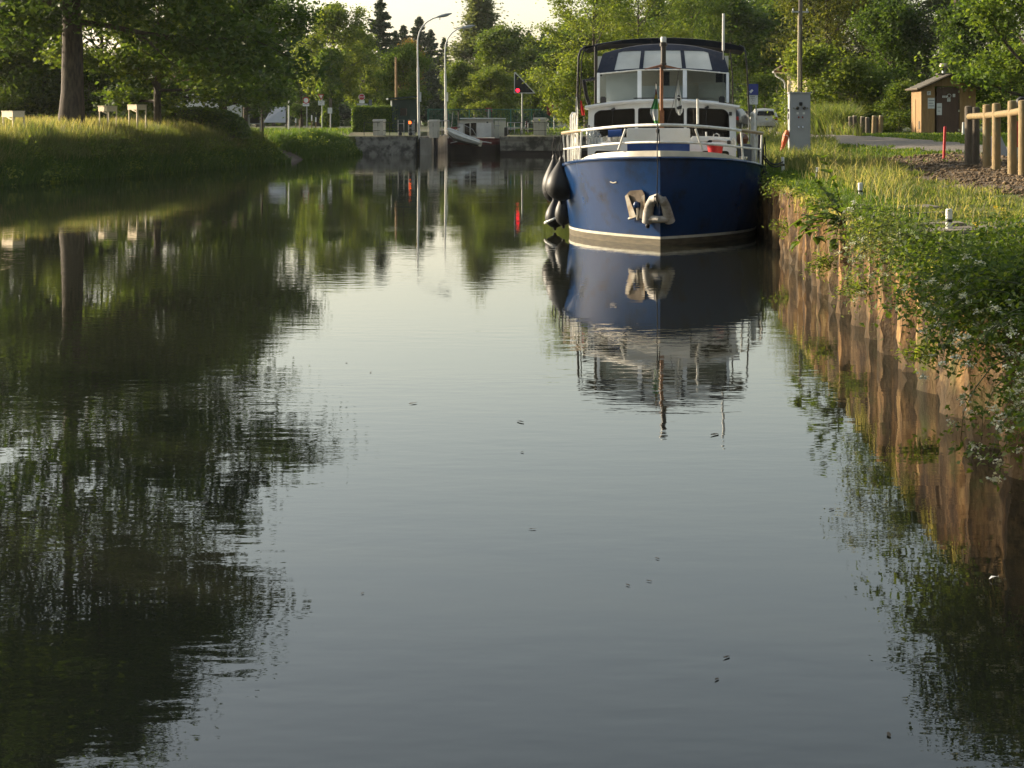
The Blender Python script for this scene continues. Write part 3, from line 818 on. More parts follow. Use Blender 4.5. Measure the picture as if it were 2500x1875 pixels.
# pulpit rails
def rail_y(x):    # distance aft of a railing point from its half breadth
    s_ = min(abs(x) / 2.05, 0.999)
    return -0.25 + 3.6 * (1 - (1 - s_) ** 0.46)
def rail_pts(z0, z1, x0, x1, n=12):
    return [(x0 + (x1 - x0) * k / n, rail_y(x0 + (x1 - x0) * k / n), z0 + (z1 - z0) * (1 - math.cos(math.pi / 2 * abs(x0 + (x1 - x0) * k / n) / 2.0))) for k in range(n + 1)]
rail = empty('pulpit_rail'); rail.parent = boat
part(MB().tube(rail_pts(2.27, 2.10, -1.55, 1.55, 24), 0.028, 8), 'top_rail', 'rail_white', rail, smooth=True)
part(MB().tube(rail_pts(1.95, 1.77, -2.0, 2.0, 28), 0.022, 8), 'middle_rail', 'rail_white', rail, smooth=True)
for s_ in (-1, 1):
    part(MB().tube(rail_pts(2.27, 2.10, s_ * 1.55, s_ * 2.04, 8) + [(s_ * 2.06, 6.0, 2.05), (s_ * 2.05, 8.0, 2.0)], 0.034, 8), 'side_rail', 'rail_wood', rail, smooth=True)
    for x0, x1 in ((0.66, 0.80), (1.56, 1.60), (2.03, 2.0)):
        y = rail_y(x0)
        yb = y + (0.05 if x0 < 1 else 0)
        part(MB().tube([(s_ * x0, y, 2.24 - 0.07 * x0), (s_ * x1, yb, sheer(y) + (0.16 if x0 < 1 else .02))], 0.02, 8), 'stanchion', 'rail_white', rail, smooth=True)
    for y in (4.4, 5.4, 6.6, 8.0):
        part(MB().tube([(s_ * 2.03, y, 2.07), (s_ * 2.0, y, sheer(y))], 0.02, 8), 'stanchion', 'rail_white', rail, smooth=True)
    # boarding gates
    for y in (4.9, 5.7):
        g_ = MB().tube([(s_ * 1.98, y, 1.3), (s_ * 1.98, y, 2.46), (s_ * 1.95, y + .05, 2.52), (s_ * 1.95, y + .6, 2.5), (s_ * 1.97, y + .65, 2.44), (s_ * 1.97, y + .65, 1.3)], 0.024, 8)
        for zz in (1.7, 2.1):
            g_.tube([(s_ * 1.98, y, zz), (s_ * 1.98, y + .65, zz)], 0.014, 6)
        part(g_, 'boarding_gate', 'rail_white', rail, smooth=True)

# fore locker: white lid above blue front
p0, p1 = B(636, 728, 0.75), B(1064, 828, 0.75)
part(MB().bb(p0.x, p1.x, 0.75, 1.5, p1.z, p0.z), 'locker_panel', 'boat_white', bevel=0.015)
part(MB().bb(p0.x + .01, p1.x - .01, 0.77, 1.5, 1.5, p1.z - .003), 'locker_base', 'canvas_blue', bevel=0.015)

# lower coach house between foredeck and saloon
pz = B(870, 840, 2.9).z
mb = MB().slab([(-1.50, 1.3), (1.50, 1.3), (1.50, 1.86), (1.44, 1.90), (-1.44, 1.90), (-1.50, 1.86)], [rrect(-1.36, -.80, 1.60, 1.74, .06), rrect(.80, 1.36, 1.60, 1.74, .06)], y=2.6, th=.05)
fh = part(mb, 'fore_cabin', 'boat_white', bevel=0.0)
part(MB().bb(-1.48, 1.48, 2.652, 4.3, 1.3, 1.895), 'fore_cabin_top', 'boat_white', bevel=.02)
for s_ in (-1, 1):
    part(MB().slab(rrect(s_ * 1.08 - .3, s_ * 1.08 + .3, 1.58, 1.76, .06), y=2.63, th=.01), 'porthole', 'cabin_glass', fh)

# saloon front with three windows
YS = 4.35
def S(zx, zy): p = B(zx, zy, YS); return (p.x, p.z)
outer = [S(372, 880), S(378, 590), S(520, 572), S(700, 557), S(870, 551), S(1050, 556), S(1220, 566), S(1362, 578), S(1376, 880)]
wins = [rpoly([S(412, 728), S(416, 630), S(450, 606), S(692, 592), S(692, 728)], .05), rpoly([S(712, 722), S(712, 590), S(1022, 588), S(1022, 722)], .06), rpoly([S(1040, 792), S(1040, 588), S(1290, 598), S(1322, 625), S(1330, 792)], .06)]
wins[0] = rpoly([S(412, 790), S(416, 630), S(450, 606), S(692, 592), S(692, 790)], .05)
wins[1] = rpoly([S(712, 790), S(712, 590), S(1022, 588), S(1022, 790)], .06)
saloon = part(MB().slab(outer, wins, y=YS, th=.06), 'saloon_front', 'boat_white')
for w in wins:
    cx_ = sum(p[0] for p in w) / len(w); cz_ = sum(p[1] for p in w) / len(w)
    big = [(cx_ + (p[0] - cx_) * 1.0, cz_ + (p[1] - cz_) * 1.0) for p in w]
    sml = [(cx_ + (p[0] - cx_) * .965, cz_ + (p[1] - cz_) * .95) for p in w]
    fr = part(MB().slab([(cx_ + (p[0] - cx_) * .998, cz_ + (p[1] - cz_) * .998) for p in big], [sml], y=YS + .012, th=.03), 'window', 'gasket', saloon)
    part(MB().slab(big, y=YS + .03, th=.008), 'pane', 'cabin_glass', saloon)
xl, xr = S(374, 800)[0], S(1374, 800)[0]
zt = S(370, 592)[1]
part(MB().bb(xl + .01, xl + .06, YS + .062, 9.6, 1.25, zt - .02), 'saloon_side', 'boat_white', bevel=.01)
part(MB().bb(xr - .06, xr - .01, YS + .062, 9.6, 1.25, zt - .02), 'saloon_side', 'boat_white', bevel=.01)
part(MB().bb(xl + .08, xr - .08, 6.6, 6.7, 1.25, 2.6), 'saloon_bulkhead', 'interior_dark')
part(MB().bb(xl + .08, xr - .08, YS + .3, 6.58, 1.3, 1.6), 'saloon_sole', 'interior_dark')
# cambered saloon roof with an overhanging front edge
mb = MB()
def roofz(x): return zt + 0.145 * (1 - (x / 1.62) ** 2)
xs_ = np.linspace(xl - .06, xr + .06, 13)
for dz in (0.0,):
    P = []
    for (y, z) in ((YS - .10, -.02), (YS - .14, .02), (YS - .12, .055), (5.6, .07), (9.7, .05), (9.7, -.03), (YS - .10, -.02)):
        P.append([(x_, y, roofz(x_) + z) for x_ in xs_])
    mb.grid(P)
part(mb, 'saloon_roof', 'boat_white', smooth=True)
for zx, zy in ((545, 600), (1175, 588)):    # wiper motors with arms
    p = B(zx, zy, YS - .03)
    mb = MB().box(p, (.09, .06, .05), ry=-.5).tube([p, p + Vector((-.02, -.01, -.3)), p + Vector((.0, 0, -.42))], .008, 5)
    part(mb, 'wiper', 'gasket')
part(MB().bb(xr - .16, xr - .10, YS - .03, YS - .003, zt - .16, zt - .08), 'nav_plate', 'gasket')
part(MB().bb(-.62, .55, YS + .45, YS + .5, roofz(0) + .062, roofz(0) + .085), 'vent_slot', 'gasket')

# flybridge windscreen
YF = 5.7
def W(zx, zy, y=YF): p = B(zx, zy, y); return (p.x, p.z)
fb = part(MB().slab([W(470, 572), W(480, 552), W(690, 534), W(870, 527), W(1070, 532), W(1275, 548), W(1290, 572)], y=YF - .05, th=.1), 'flybridge_coaming', 'frame_white', bevel=.015)
edges = [(436, 455), (709, 737), (1014, 1042), (1305, 1323)]
for a, b_ in edges:
    zt_a = 352 if a in (436, 1305) else 335
    q = [W(a, 556), W(b_, 556), W(b_, zt_a), W(a, zt_a)]
    part(MB().slab(q, y=YF - .03, th=.06), 'screen_post', 'frame_white', fb, bevel=.008)
mb = MB().tube([(*W(440, 360),), ] and [Vector((W(440, 360)[0], YF, W(440, 360)[1])), Vector((W(722, 333)[0], YF - .02, W(722, 333)[1])), Vector((W(1028, 331)[0], YF - .02, W(1028, 331)[1])), Vector((W(1318, 358)[0], YF, W(1318, 358)[1]))], .016, 6)
part(mb, 'screen_top_rail', 'rail_white', fb, smooth=True)
for x0, x1, t0, t1 in ((455, 709, 358, 338), (737, 1014, 335, 334), (1042, 1305, 335, 356)):
    part(MB().slab([W(x0, 545), W(x1, 545), W(x1, t1), W(x0, t0)], y=YF, th=.008), 'screen_pane', 'screen_glass', fb)
# things seen through the screen
part(MB().slab(rpoly([W(497, 548, 6.1), W(497, 368, 6.1), W(712, 352, 6.1), W(712, 548, 6.1)], .04), y=6.1, th=.05), 'grey_cover', 'cover_grey', fb)
part(MB().slab(rpoly([W(700, 548, 6.2), W(700, 442, 6.2), W(1020, 440, 6.2), W(1020, 548, 6.2)], .03), y=6.2, th=.05), 'console', 'cover_grey', fb)
part(MB().slab([W(885, 440, 6.15), W(885, 345, 6.15), W(925, 345, 6.15), W(925, 440, 6.15)], y=6.15, th=.04), 'console_post', 'gasket', fb)
part(MB().slab(rpoly([W(1050, 540, 6.3), W(1050, 425, 6.3), W(1180, 420, 6.3), W(1180, 540, 6.3)], .05), y=6.3, th=.25), 'seat_back', 'seat_cream', fb, bevel=.03)
part(MB().slab(rpoly([W(1118, 530, 6.2), W(1118, 425, 6.2), W(1300, 418, 6.2), W(1300, 525, 6.2)], .06), y=6.1, th=.25), 'seat_back', 'seat_cream', fb, bevel=.03)
part(MB().slab([W(440, 548, 8.2), W(440, 240, 8.2), W(1320, 240, 8.2), W(1320, 548, 8.2)], y=8.2, th=.03), 'rear_curtain', 'film_white', fb)
part(MB().slab(rpoly([W(1235, 470, 6.5), W(1235, 350, 6.5), W(1310, 355, 6.5), W(1310, 470, 6.5)], .02), y=6.5, th=.05), 'dark_panel', 'canopy_blue', fb)
for zx in (478, 1275):
    p = B(zx, 545, YF - .1)
    part(MB().box(p + Vector((0, 0, .02)), (.13, .10, .17)), 'navigation_light', 'gasket', fb, bevel=.02)

# canopy: sloping dark fabric with three milky windows, then the roof
def Cp(zx, zy):
    t = (345 - zy) / 185.0
    y = YF + 0.02 + 0.75 * max(t, 0) ** 1.2
    p = B(zx, zy, YF + .02 + .75 * max(t, 0) ** 1.2)
    return p
def strip(cols, nz=5):
    """cols: list of (zx_bottom, zy_bottom, zx_top, zy_top)"""
    P = []
    for k in range(nz + 1):
        t = k / nz
        P.append([Cp(a + (c - a) * t, b_ + (d - b_) * t) for a, b_, c, d in cols])
    return P
can = empty('canopy'); can.parent = boat
xb = [438, 550, 718, 745, 1010, 1038, 1215, 1322]
def lowz(x): return 360 - 27 * (1 - ((x - 880) / 442) ** 2)
def wlo(x): return lowz(x) - 14
def whi(x): return 216 - 14 * (1 - ((x - 880) / 442) ** 2) + (8 if x < 560 or x > 1200 else 0)
def topz(x): return 160 + 62 * (abs(x - 880) / 442) ** 2.2
def sx(x, zy):   # canopy narrows upwards
    return 880 + (x - 880) * (1 - 0.13 * max(0, (340 - zy) / 180))
mb = MB()
xx = list(np.linspace(438, 1322, 33))
mb.grid([[Cp(sx(x, lowz(x) - f * 14), lowz(x) - f * 14) for x in xx] for f in (0, .5, 1)])
mb.grid([[Cp(sx(x, whi(x) * (1 - f) + topz(x) * f), whi(x) * (1 - f) + topz(x) * f) for x in xx] for f in (0, .5, 1)])
for a, b_ in ((438, 552), (718, 745), (1010, 1038), (1213, 1322)):
    q = list(np.linspace(a, b_, 5))
    mb.grid([[Cp(sx(x, wlo(x) * (1 - f) + whi(x) * f), wlo(x) * (1 - f) + whi(x) * f) for x in q] for f in np.linspace(0, 1, 6)])
# roof of the canopy and its sides
front = [Cp(sx(x, topz(x)), topz(x)) for x in xx]
mb.grid([front, [p + Vector((0, .9, .05)) for p in front], [p + Vector((0, 2.0, 0)) for p in front]])
for x in (438, 1322):
    e = [Cp(sx(x, z_), z_) for z_ in np.linspace(lowz(x), topz(x), 6)]
    mb.grid([e, [Vector((p.x, 8.0, p.z)) for p in e]])
part(mb, 'canopy_fabric', 'canopy_blue', can, smooth=True)
for a, b_ in ((552, 718), (745, 1010), (1038, 1213)):
    q = list(np.linspace(a, b_, 7))
    part(MB().grid([[Cp(sx(x, wlo(x) * (1 - f) + whi(x) * f), wlo(x) * (1 - f) + whi(x) * f) + Vector((0, .012, 0)) for x in q] for f in np.linspace(0, 1, 6)]), 'canopy_window', 'film_white', can, smooth=True)
for x in (505, 570, 640, 705, 770, 960, 1060, 1130, 1195, 1260):
    mb = MB().lathe([(0.0, -.012), (.014, -.008), (.014, .008), (0.0, .012)], Cp(x, lowz(x) - 4) + Vector((0, -.015, 0)), 8, Matrix.Rotation(R(90), 3, 'X'))
    part(mb, 'snap_button', 'chrome', can)

# bimini roof on its tall frame
YA = 8.6
bim = empty('bimini'); bim.parent = boat
def top_(x): return 118 + 68 * (abs(x - 880) / 560) ** 2.3
P = []
xx = np.linspace(335, 1425, 25)
thk = [(12 + 30 * float(sm(380, 900, x)) - 14 * float(sm(1250, 1425, x))) for x in xx]
f0 = [B(x, top_(x) + t, YA) for x, t in zip(xx, thk)]; f1 = [B(x, top_(x), YA) for x in xx]
mb = MB().grid([f0, f1, [p + Vector((0, 1.1, .06)) for p in f1], [p + Vector((0, 2.4, 0)) for p in f1], [p + Vector((0, 2.4, 0)) for p in f0], f0])
part(mb, 'bimini_roof', 'fabric_black', bim, smooth=True)
def fr(pts, r=.022, y=YA, m='black_tube'):
    return part(MB().tube([B(a, b_, y) for a, b_ in pts], r, 8), 'bimini_frame', m, bim, smooth=True)
fr([(302, 640), (306, 420), (312, 240), (326, 200), (352, 178), (440, 162), (600, 138)], .028)
fr([(316, 600), (326, 420), (332, 260), (345, 205), (380, 182)], .014)
fr([(1458, 640), (1448, 420), (1436, 230), (1420, 185), (1390, 168)], .020)
fr([(428, 175), (428, 580)], .04, 8.4)
fr([(420, 396), (345, 405), (338, 410)], .03, 8.2); fr([(420, 384), (335, 408)], .012, 8.2); fr([(345, 405), (362, 500), (385, 575)], .045, 8.2)
fr([(1350, 575), (1345, 360), (1330, 200)], .018, 8.4)
part(MB().bb(-.12, .06, YA - .03, YA - .01, B(0, 120, YA).z - .03, B(0, 120, YA).z), 'bimini_light', 'chrome', bim)

# mast with lantern and spreader
YM = 2.55
mast = empty('mast'); mast.parent = boat
part(MB().tube([B(870, 800, YM), B(872, 300, YM)], .037, 10), 'mast_pole', 'mast_wood', mast, smooth=True)
part(MB().tube([B(758, 328, YM - .03), B(820, 316, YM - .03), B(874, 304, YM - .03), B(930, 314, YM - .03), B(1000, 328, YM - .03)], [.01, .022, .03, .022, .01], 8), 'spreader', 'mast_wood', mast, smooth=True)
c = B(884, 230, YM)
part(MB().lathe([(.05, -.30), (.062, -.26), (.062, -.17), (.052, -.165), (.052, .16), (.075, .17), (.075, .235), (.05, .25)], c, 14), 'lantern', 'lamp_dark', mast, smooth=True)
part(MB().lathe([(.058, .252), (.060, .33), (.05, .36)], c, 14), 'lantern_cap', 'fender_white', mast, smooth=True)
part(MB().box(B(872, 690, YM - .05), (.10, .03, .5)), 'mast_step', 'mast_wood', mast, bevel=.01)
part(MB().tube([B(905, 710, 3.2), B(950, 560, 3.0), B(985, 340, YM)], .005, 4), 'halyard', 'rope_black', mast)
part(MB().tube([B(835, 425, -.15), B(848, 720, -.15)], .010, 6), 'flag_staff', 'rail_white')
part(MB().lathe([(.004, -.02), (.018, 0), (.004, .02)], B(835, 424, -.15), 8), 'staff_knob', 'gasket')
part(MB().tube([B(1114, 530, .9), B(1114, 700, .9)], .024, 8), 'white_baton', 'rail_white', smooth=True)
part(MB().tube([B(1114, 698, .9), B(1114, 728, .9)], .026, 8), 'baton_holder', 'gasket')
part(MB().tube([B(1287, -45, 6.0), B(1285, 205, 6.0)], .028, 8), 'antenna', 'pole_white', smooth=True)
part(MB().tube([B(1285, 205, 6.0), B(1284, 545, 6.0)], .010, 6), 'antenna_rod', 'galv')
# hanging flags
def cloth(name, rows_, mats, parent=boat, folds=2, amp=.03):
    """rows_: (zx_left, zx_right, zy, y, material index)"""
    mb = MB(); n_ = 14
    P = []
    for (a, b_, zy, y, mi) in rows_:
        P.append([B(a + (b_ - a) * k / n_, zy, y) + Vector((0, amp * math.sin(folds * 2 * math.pi * k / n_ + zy * .01), 0)) for k in range(n_ + 1)])
    for i in range(len(P) - 1):
        mb.mi = rows_[i][4]
        mb.grid([P[i], P[i + 1]])
    return part(mb, name, mats, parent, smooth=True, recalc=False)
cloth('pennant', [(834, 837, 462, -.18, 0), (829, 842, 500, -.18, 1), (822, 845, 528, -.18, 2), (808, 848, 570, -.18, 2), (796, 850, 598, -.18, 3), (793, 852, 625, -.18, 3), (806, 852, 650, -.18, 3), (814, 851, 675, -.18, 2), (828, 847, 700, -.18, 2)], ['flag_red', 'flag_yellow', 'flag_green', 'flag_white'])
part(MB().tube([B(851, 560, -.18), B(853, 690, -.18)], .014, 5), 'pennant_edge', 'flag_yellow')
fl = cloth('courtesy_flag', [(984, 987, 400, 2.4, 0), (975, 992, 455, 2.4, 0), (962, 1000, 500, 2.4, 0), (960, 1008, 545, 2.4, 0), (962, 1014, 590, 2.4, 0), (968, 1012, 618, 2.4, 0), (986, 998, 640, 2.4, 0)], ['flag_white'], folds=2, amp=.03)
def patch(pts, y, mat, name, parent):
    return part(MB().slab([(lambda p: (p.x, p.z))(B(a, b_, y)) for a, b_ in pts], y=y, th=.006), name, mat, parent)
patch([(976, 512), (982, 503), (992, 505), (998, 516), (997, 534), (990, 545), (983, 543), (979, 533), (974, 527)], 2.34, 'flag_black', 'emblem', fl)
patch([(975, 514), (997, 518), (996, 524), (975, 520)], 2.33, 'flag_white', 'emblem_band', fl)
patch([(972, 585), (1008, 572), (1006, 596), (978, 602)], 2.345, 'flag_black', 'emblem', fl)
cloth('ensign', [(322, 330, 540, 6.2, 0), (322, 338, 570, 6.2, 0), (324, 350, 610, 6.2, 0), (330, 352, 640, 6.2, 0)], ['flag_red'], folds=2)
cloth('folded_cloth', [(292, 300, 515, 6.0, 0), (290, 306, 600, 6.0, 0), (286, 306, 700, 6.0, 0), (286, 300, 830, 6.0, 1)], ['flag_white', 'flag_red'], folds=1)

# foredeck clutter
part(MB().tube([B(512, 765, 2.0), B(604, 760, 2.0)], .075, 12), 'rolled_tarpaulin', 'canvas_blue', smooth=True)
mb = MB()
for i in range(5):
    p = B(500 + i * 24, 800, 2.05)
    mb.box(p, (.16, .10, .10 + .03 * (i % 2)), rz=i * .4)
part(mb, 'tool_case', 'chrome', bevel=.012)
for i, (zx, hh) in enumerate(((380, .34), (402, .30), (425, .33), (447, .26))):
    p = B(zx, 835, 2.0)
    part(MB().lathe([(.05, 0), (.055, .05), (.055, hh * .7), (.02, hh * .85), (.02, hh)], p, 10), 'bottle', 'clear_plastic', smooth=True)
    part(MB().lathe([(.022, hh), (.024, hh + .03), (.015, hh + .04)], p, 10), 'bottle_cap', 'gasket')
p = B(1128, 800, 1.9); part(MB().box(p, (.34, .3, .11)), 'grey_box', 'boat_white', bevel=.02)
mb = MB()
mb.tube([B(1160, 815, 2.1), B(1240, 805, 2.1), B(1335, 818, 2.1)], .035, 8).tube([B(1165, 790, 2.2), B(1330, 800, 2.2)], .03, 8).tube([B(1170, 752, 2.1), B(1172, 815, 2.1)], .02, 6)
mb.tube([B(1218, 785, 2.1), B(1222, 770, 2.1), B(1240, 763, 2.1), B(1256, 772, 2.1), B(1258, 788, 2.1)], .015, 6)
mb.tube([B(1345, 840, 2.0), B(1338, 810, 2.0), B(1350, 795, 2.0), B(1362, 820, 2.0), B(1360, 850, 2.0)], .03, 8)
part(mb, 'folded_bicycle_frame', 'rail_white', smooth=True)
part(MB().box(B(1190, 815, 2.0), (.12, .1, .05)), 'saddle', 'gasket', bevel=.01)
part(MB().box(B(1322, 822, 2.0), (.07, .1, .08)), 'pedal_block', 'gasket', bevel=.01)
c = B(1231, 921, 1.9)
part(MB().lathe([(.125, 0), (.16, .22), (.172, .225), (.172, .245), (.155, .245)], c, 18), 'bucket', 'red_plastic', smooth=True)
part(MB().bb(B(1385, 0, 3.6).x, B(1475, 0, 3.6).x, 3.6, 4.3, sheer(4) - .02, 1.86), 'deck_box', 'grey_box', bevel=.02)
mb = MB()
for zx in (1402, 1420, 1436):
    mb.lathe([(.03, 0), (.035, .05), (.03, .07)], B(zx, 940, 3.3), 8)
part(mb, 'cleat', 'chrome', smooth=True)
mb = MB()
for zx in (282, 306):
    mb.tube([B(zx, 985, 2.9), B(zx, 938, 2.9)], .035, 10)
part(mb, 'bollard', 'chrome', smooth=True)
part(MB().lathe([(.02, -.14), (.1, -.1), (.14, 0), (.1, .1), (.02, .14)], B(1412, 800, 5.2), 12), 'horn', 'mast_wood', smooth=True)
part(MB().lathe([(.0, -.03), (.03, 0), (.0, .03)], B(1418, 782, 5.0), 8), 'horn_knob', 'chrome')

# anchor on the port bow, horseshoe fender and line on the stem
anc = empty('anchor'); anc.parent = boat
def hull_pt(x, z, out_=.03):
    a = 0.0
    while hb(a, z) < abs(x) and a < 4: a += .01
    return Vector((x, a + stem_y(z) * (1 - a / 12.2) - out_, z))
def AP(zx, zy, o_=.04):
    p = B(zx, zy, .1)
    return hull_pt(p.x, p.z, o_)
def plate(pts, th, name, mat, parent):
    mb = MB()
    n_ = len(pts)
    mb.add([p for p in pts] + [p + Vector((0, -th, 0)) for p in pts], [tuple(range(n_)), tuple(range(n_, 2 * n_))] + [(i, (i + 1) % n_, n_ + (i + 1) % n_, n_ + i) for i in range(n_)])
    return part(mb, name, mat, parent, bevel=.006)
plate([AP(622, 1190, .05), AP(644, 1176, .06), AP(702, 1328, .13), AP(656, 1346, .08)], .04, 'fluke', 'anchor_grey', anc)
plate([AP(738, 1184, .06), AP(759, 1172, .05), AP(770, 1344, .07), AP(720, 1334, .13)], .04, 'fluke', 'anchor_grey', anc)
plate([AP(622, 1188, .03), AP(660, 1150, .03), AP(742, 1142, .03), AP(760, 1174, .03), AP(738, 1200, .03), AP(718, 1300, .04), AP(696, 1300, .04), AP(648, 1196, .03)], .02, 'crown_plate', 'anchor_shade', anc)
part(MB().tube([AP(705, 1230, .1), AP(716, 1290, .14), AP(712, 1345, .12)], .03, 8), 'shank', 'anchor_grey', anc, smooth=True)
part(MB().tube([AP(648, 1345, .08), AP(712, 1322, .1), AP(770, 1345, .07)], .022, 8), 'stock', 'anchor_grey', anc, smooth=True)
part(MB().lathe([(.0, -.07), (.05, -.05), (.07, 0), (.05, .05), (.0, .07)], AP(704, 1245, .12), 12), 'hub', 'hull_blue', anc, smooth=True)
bf = empty('bow_fender'); bf.parent = boat
pts = [(776, 1362), (782, 1295), (792, 1242), (812, 1206), (845, 1192), (880, 1205), (898, 1242), (912, 1297), (928, 1354)]
mb = MB().tube([hull_pt(B(a, b_, .05).x, B(a, b_, .05).z, .10) for a, b_ in pts], [.10, .095, .085, .085, .09, .085, .085, .095, .10], 12)
mb.tube([hull_pt(B(a, 1338, .05).x, B(a, 1338, .05).z, .10) for a in (785, 850, 915)], [.075, .065, .075], 10)
part(mb, 'horseshoe', 'bow_fender', bf, smooth=True)
part(MB().tube([hull_pt(B(a, b_, 0).x, B(a, b_, 0).z, .2) for a, b_ in ((824, 1250), (826, 1180), (842, 1175), (846, 1250))], .014, 6), 'lashing', 'rope_black', bf, smooth=True)
part(MB().lathe([(.03, -.05), (.045, 0), (.02, .05)], hull_pt(B(778, 1385, .05).x, B(778, 1385, .05).z, .10), 8), 'rubber_plug', 'fender_black', bf)
part(MB().tube([B(845, 700, -.3), B(843, 800, -.45), B(842, 890, -.55), B(845, 1000, -.52), B(840, 1180, -.36)], .012, 6), 'bow_line', 'rope_black', smooth=True)
mb = MB().tube([B(853, 735, -.3), B(858, 830, -.3)], .011, 6)
mb.lathe([(.01, -.05), (.035, -.02), (.035, .03), (.01, .05)], B(846, 745, -.3), 8)
part(mb, 'knot', 'rope_black', smooth=True)
part(MB().tube([hull_pt(-.96, 1.18, .02), hull_pt(-.90, 1.16, .02), hull_pt(-.84, 1.18, .02)], .012, 5), 'hawse_star', 'cream')
part(MB().lathe([(.0, -.02), (.03, -.01), (.03, .01), (.0, .02)], B(868, 966, -.35), 8, Matrix.Rotation(R(90), 3, 'X')), 'bow_eye', 'hull_blue')

# fenders hang from the rail: things of their own
def fender(name, c, r, hgt, label, band=False, topz=None):
    f_ = empty(name, (0, 0, 0), 0, label, 'fender', 'black fenders hanging along the cruiser')
    M = Matrix.Translation(boat.location) @ Matrix.Rotation(-THB, 4, 'Z')
    f_.matrix_world = M @ Matrix.Translation(c)
    pf = [(0, .06), (.04, .42), (.10, .68), (.2, .90), (.32, 1.0), (.42, 1.0), (.54, .92), (.66, .76), (.78, .56), (.88, .38), (.95, .26), (1.0, .17)]
    pr = [(r * w, -hgt * .42 + hgt * t) for t, w in pf]
    body = part(MB().lathe(pr, (0, 0, 0), 20), 'body', 'fender_black', f_, smooth=True)
    part(MB().lathe([(.05, hgt * .56), (.055, hgt * .62), (.03, hgt * .68)], (0, 0, 0), 10), 'eye', 'fender_black', f_, smooth=True)
    part(MB().lathe([(.03, -hgt * .50), (.035, -hgt * .44), (.05, -hgt * .40)], (0, 0, 0), 10), 'plug', 'fender_black', f_, smooth=True)
    if topz:
        part(MB().tube([(.01, 0, hgt * .62), (.03, 0, (topz - c.z + hgt * .6) / 2), (.0, 0, topz - c.z)], .014, 6), 'line', 'rope_black', f_, smooth=True)
        part(MB().tube([(-.02, .01, hgt * .62), (-.05, 0, (topz - c.z + hgt * .6) / 2), (.01, 0, topz - c.z)], .012, 6), 'line', 'rope_black', f_, smooth=True)
    if band:
        part(MB().tube([(r * 1.0 * math.cos(a), r * 1.0 * math.sin(a), -.05 + .10 * math.cos(a * 1.0)) for a in np.linspace(R(150), R(290), 12)], .03, 6), 'band', 'fender_white', f_, smooth=True)
    return f_
fender('ball_fender', B(194, 1108, 2.45), .32, .82, 'large pear shaped black fender hanging at the port shoulder of the cruiser', topz=2.06)
fender('ball_fender', B(146, 1110, 4.6), .27, .95, 'black fender half hidden behind the pear shaped one', topz=2.04)
fender('ball_fender', B(150, 1322, 4.0), .21, .62, 'low black fender with a white band above the water', band=True, topz=None)
fender('ball_fender', B(208, 1300, 3.3), .18, .66, 'low plain black fender close against the blue hull', topz=1.2)
fender('ball_fender', B(1560, 1170, 4.0), .28, .85, 'black fender squeezed between the cruiser and the quay', topz=2.0)
# ropes hanging on the starboard rail
mb = MB()
for i in range(9):
    x = 2.03 + .02 * (i % 3); y = 3.7 + i * .09
    mb.tube([(x, y, 2.07), (x + .04 * math.sin(i), y - .03, 1.75), (x + .02, y + .02, 1.42 - .03 * (i % 4)), (x + .05, y + .06, 1.7), (x, y + .05, 2.05)], .013, 6)
part(mb, 'coiled_ropes', 'rope_black', smooth=True)
mb = MB()
for i in range(4):
    y = 4.4 + i * .25
    mb.tube([(-2.05, y, 2.05), (-2.07, y + .05, 1.7), (-2.05, y, 1.4), (-2.03, y + .1, 1.7), (-2.03, y + .12, 2.03)], .012, 6)
part(mb, 'coiled_ropes', 'rope_black', smooth=True)
bpy.context.view_layer.update()
BM = Matrix.Translation(boat.location) @ Matrix.Rotation(-THB, 4, 'Z')
# ------------------------------------------------------------------ things on the right bank
def lettering(body, size, mat, parent, loc, name='lettering'):
    cu = bpy.data.curves.new(name, 'FONT')
    cu.body = body; cu.size = size; cu.align_x = 'CENTER'; cu.align_y = 'CENTER'; cu.extrude = 0.002
    cu.resolution_u = 2
    cu.materials.append(MATS[mat])
    tmp = bpy.data.objects.new(name, cu)
    COL.objects.link(tmp)
    bpy.context.view_layer.update()
    me = bpy.data.meshes.new_from_object(tmp.evaluated_get(bpy.context.evaluated_depsgraph_get()))
    bpy.data.objects.remove(tmp)
    me.materials.clear(); me.materials.append(MATS[mat])
    o = bpy.data.objects.new(name, me)
    COL.objects.link(o)
    o.parent = parent
    o.location = loc
    o.rotation_euler = (R(90), 0, 0)
    return o
def at(px, d, z=None):
    x = AX(px, d)
    return Vector((x, d, float(z_right(x, d)) if z is None else z))

# white mooring posts along the edge, one taking the cruiser's lines
POSTS = []
for i, (px, py, lab) in enumerate(((1912, 432, 'short white mooring post that holds the black mooring lines'), (1996, 438, 'short white mooring post in the shaded grass beside the cruiser bow'), (2101, 489, 'short white mooring post beside the large leaved plant'), (2317, 568, 'short white mooring post among flat stones near the white flowers'))):
    d = 1.14 * F / (py - HY)
    if i == 0: d = 37.5
    p = at(px, d)
    hgt = (0.36, .22, .25, .25)[i]
    r = .035
    t = empty('mooring_post', p, 0, lab, 'post', 'white mooring posts along the quay')
    part(MB().lathe([(r, -.1), (r, hgt * .45)], (0, 0, 0), 12), 'foot', 'paint_white', t, smooth=True)
    part(MB().lathe([(r * .98, hgt * .451), (r * .98, hgt * .58)], (0, 0, 0), 12), 'dark_band', 'gasket', t, smooth=True)
    part(MB().lathe([(r, hgt * .581), (r, hgt * .97), (r * .8, hgt)], (0, 0, 0), 12), 'tube', 'paint_white', t, smooth=True)
    t.rotation_euler = (rnd.uniform(-.05, .05), rnd.uniform(-.05, .05), 0)
    POSTS.append(p)
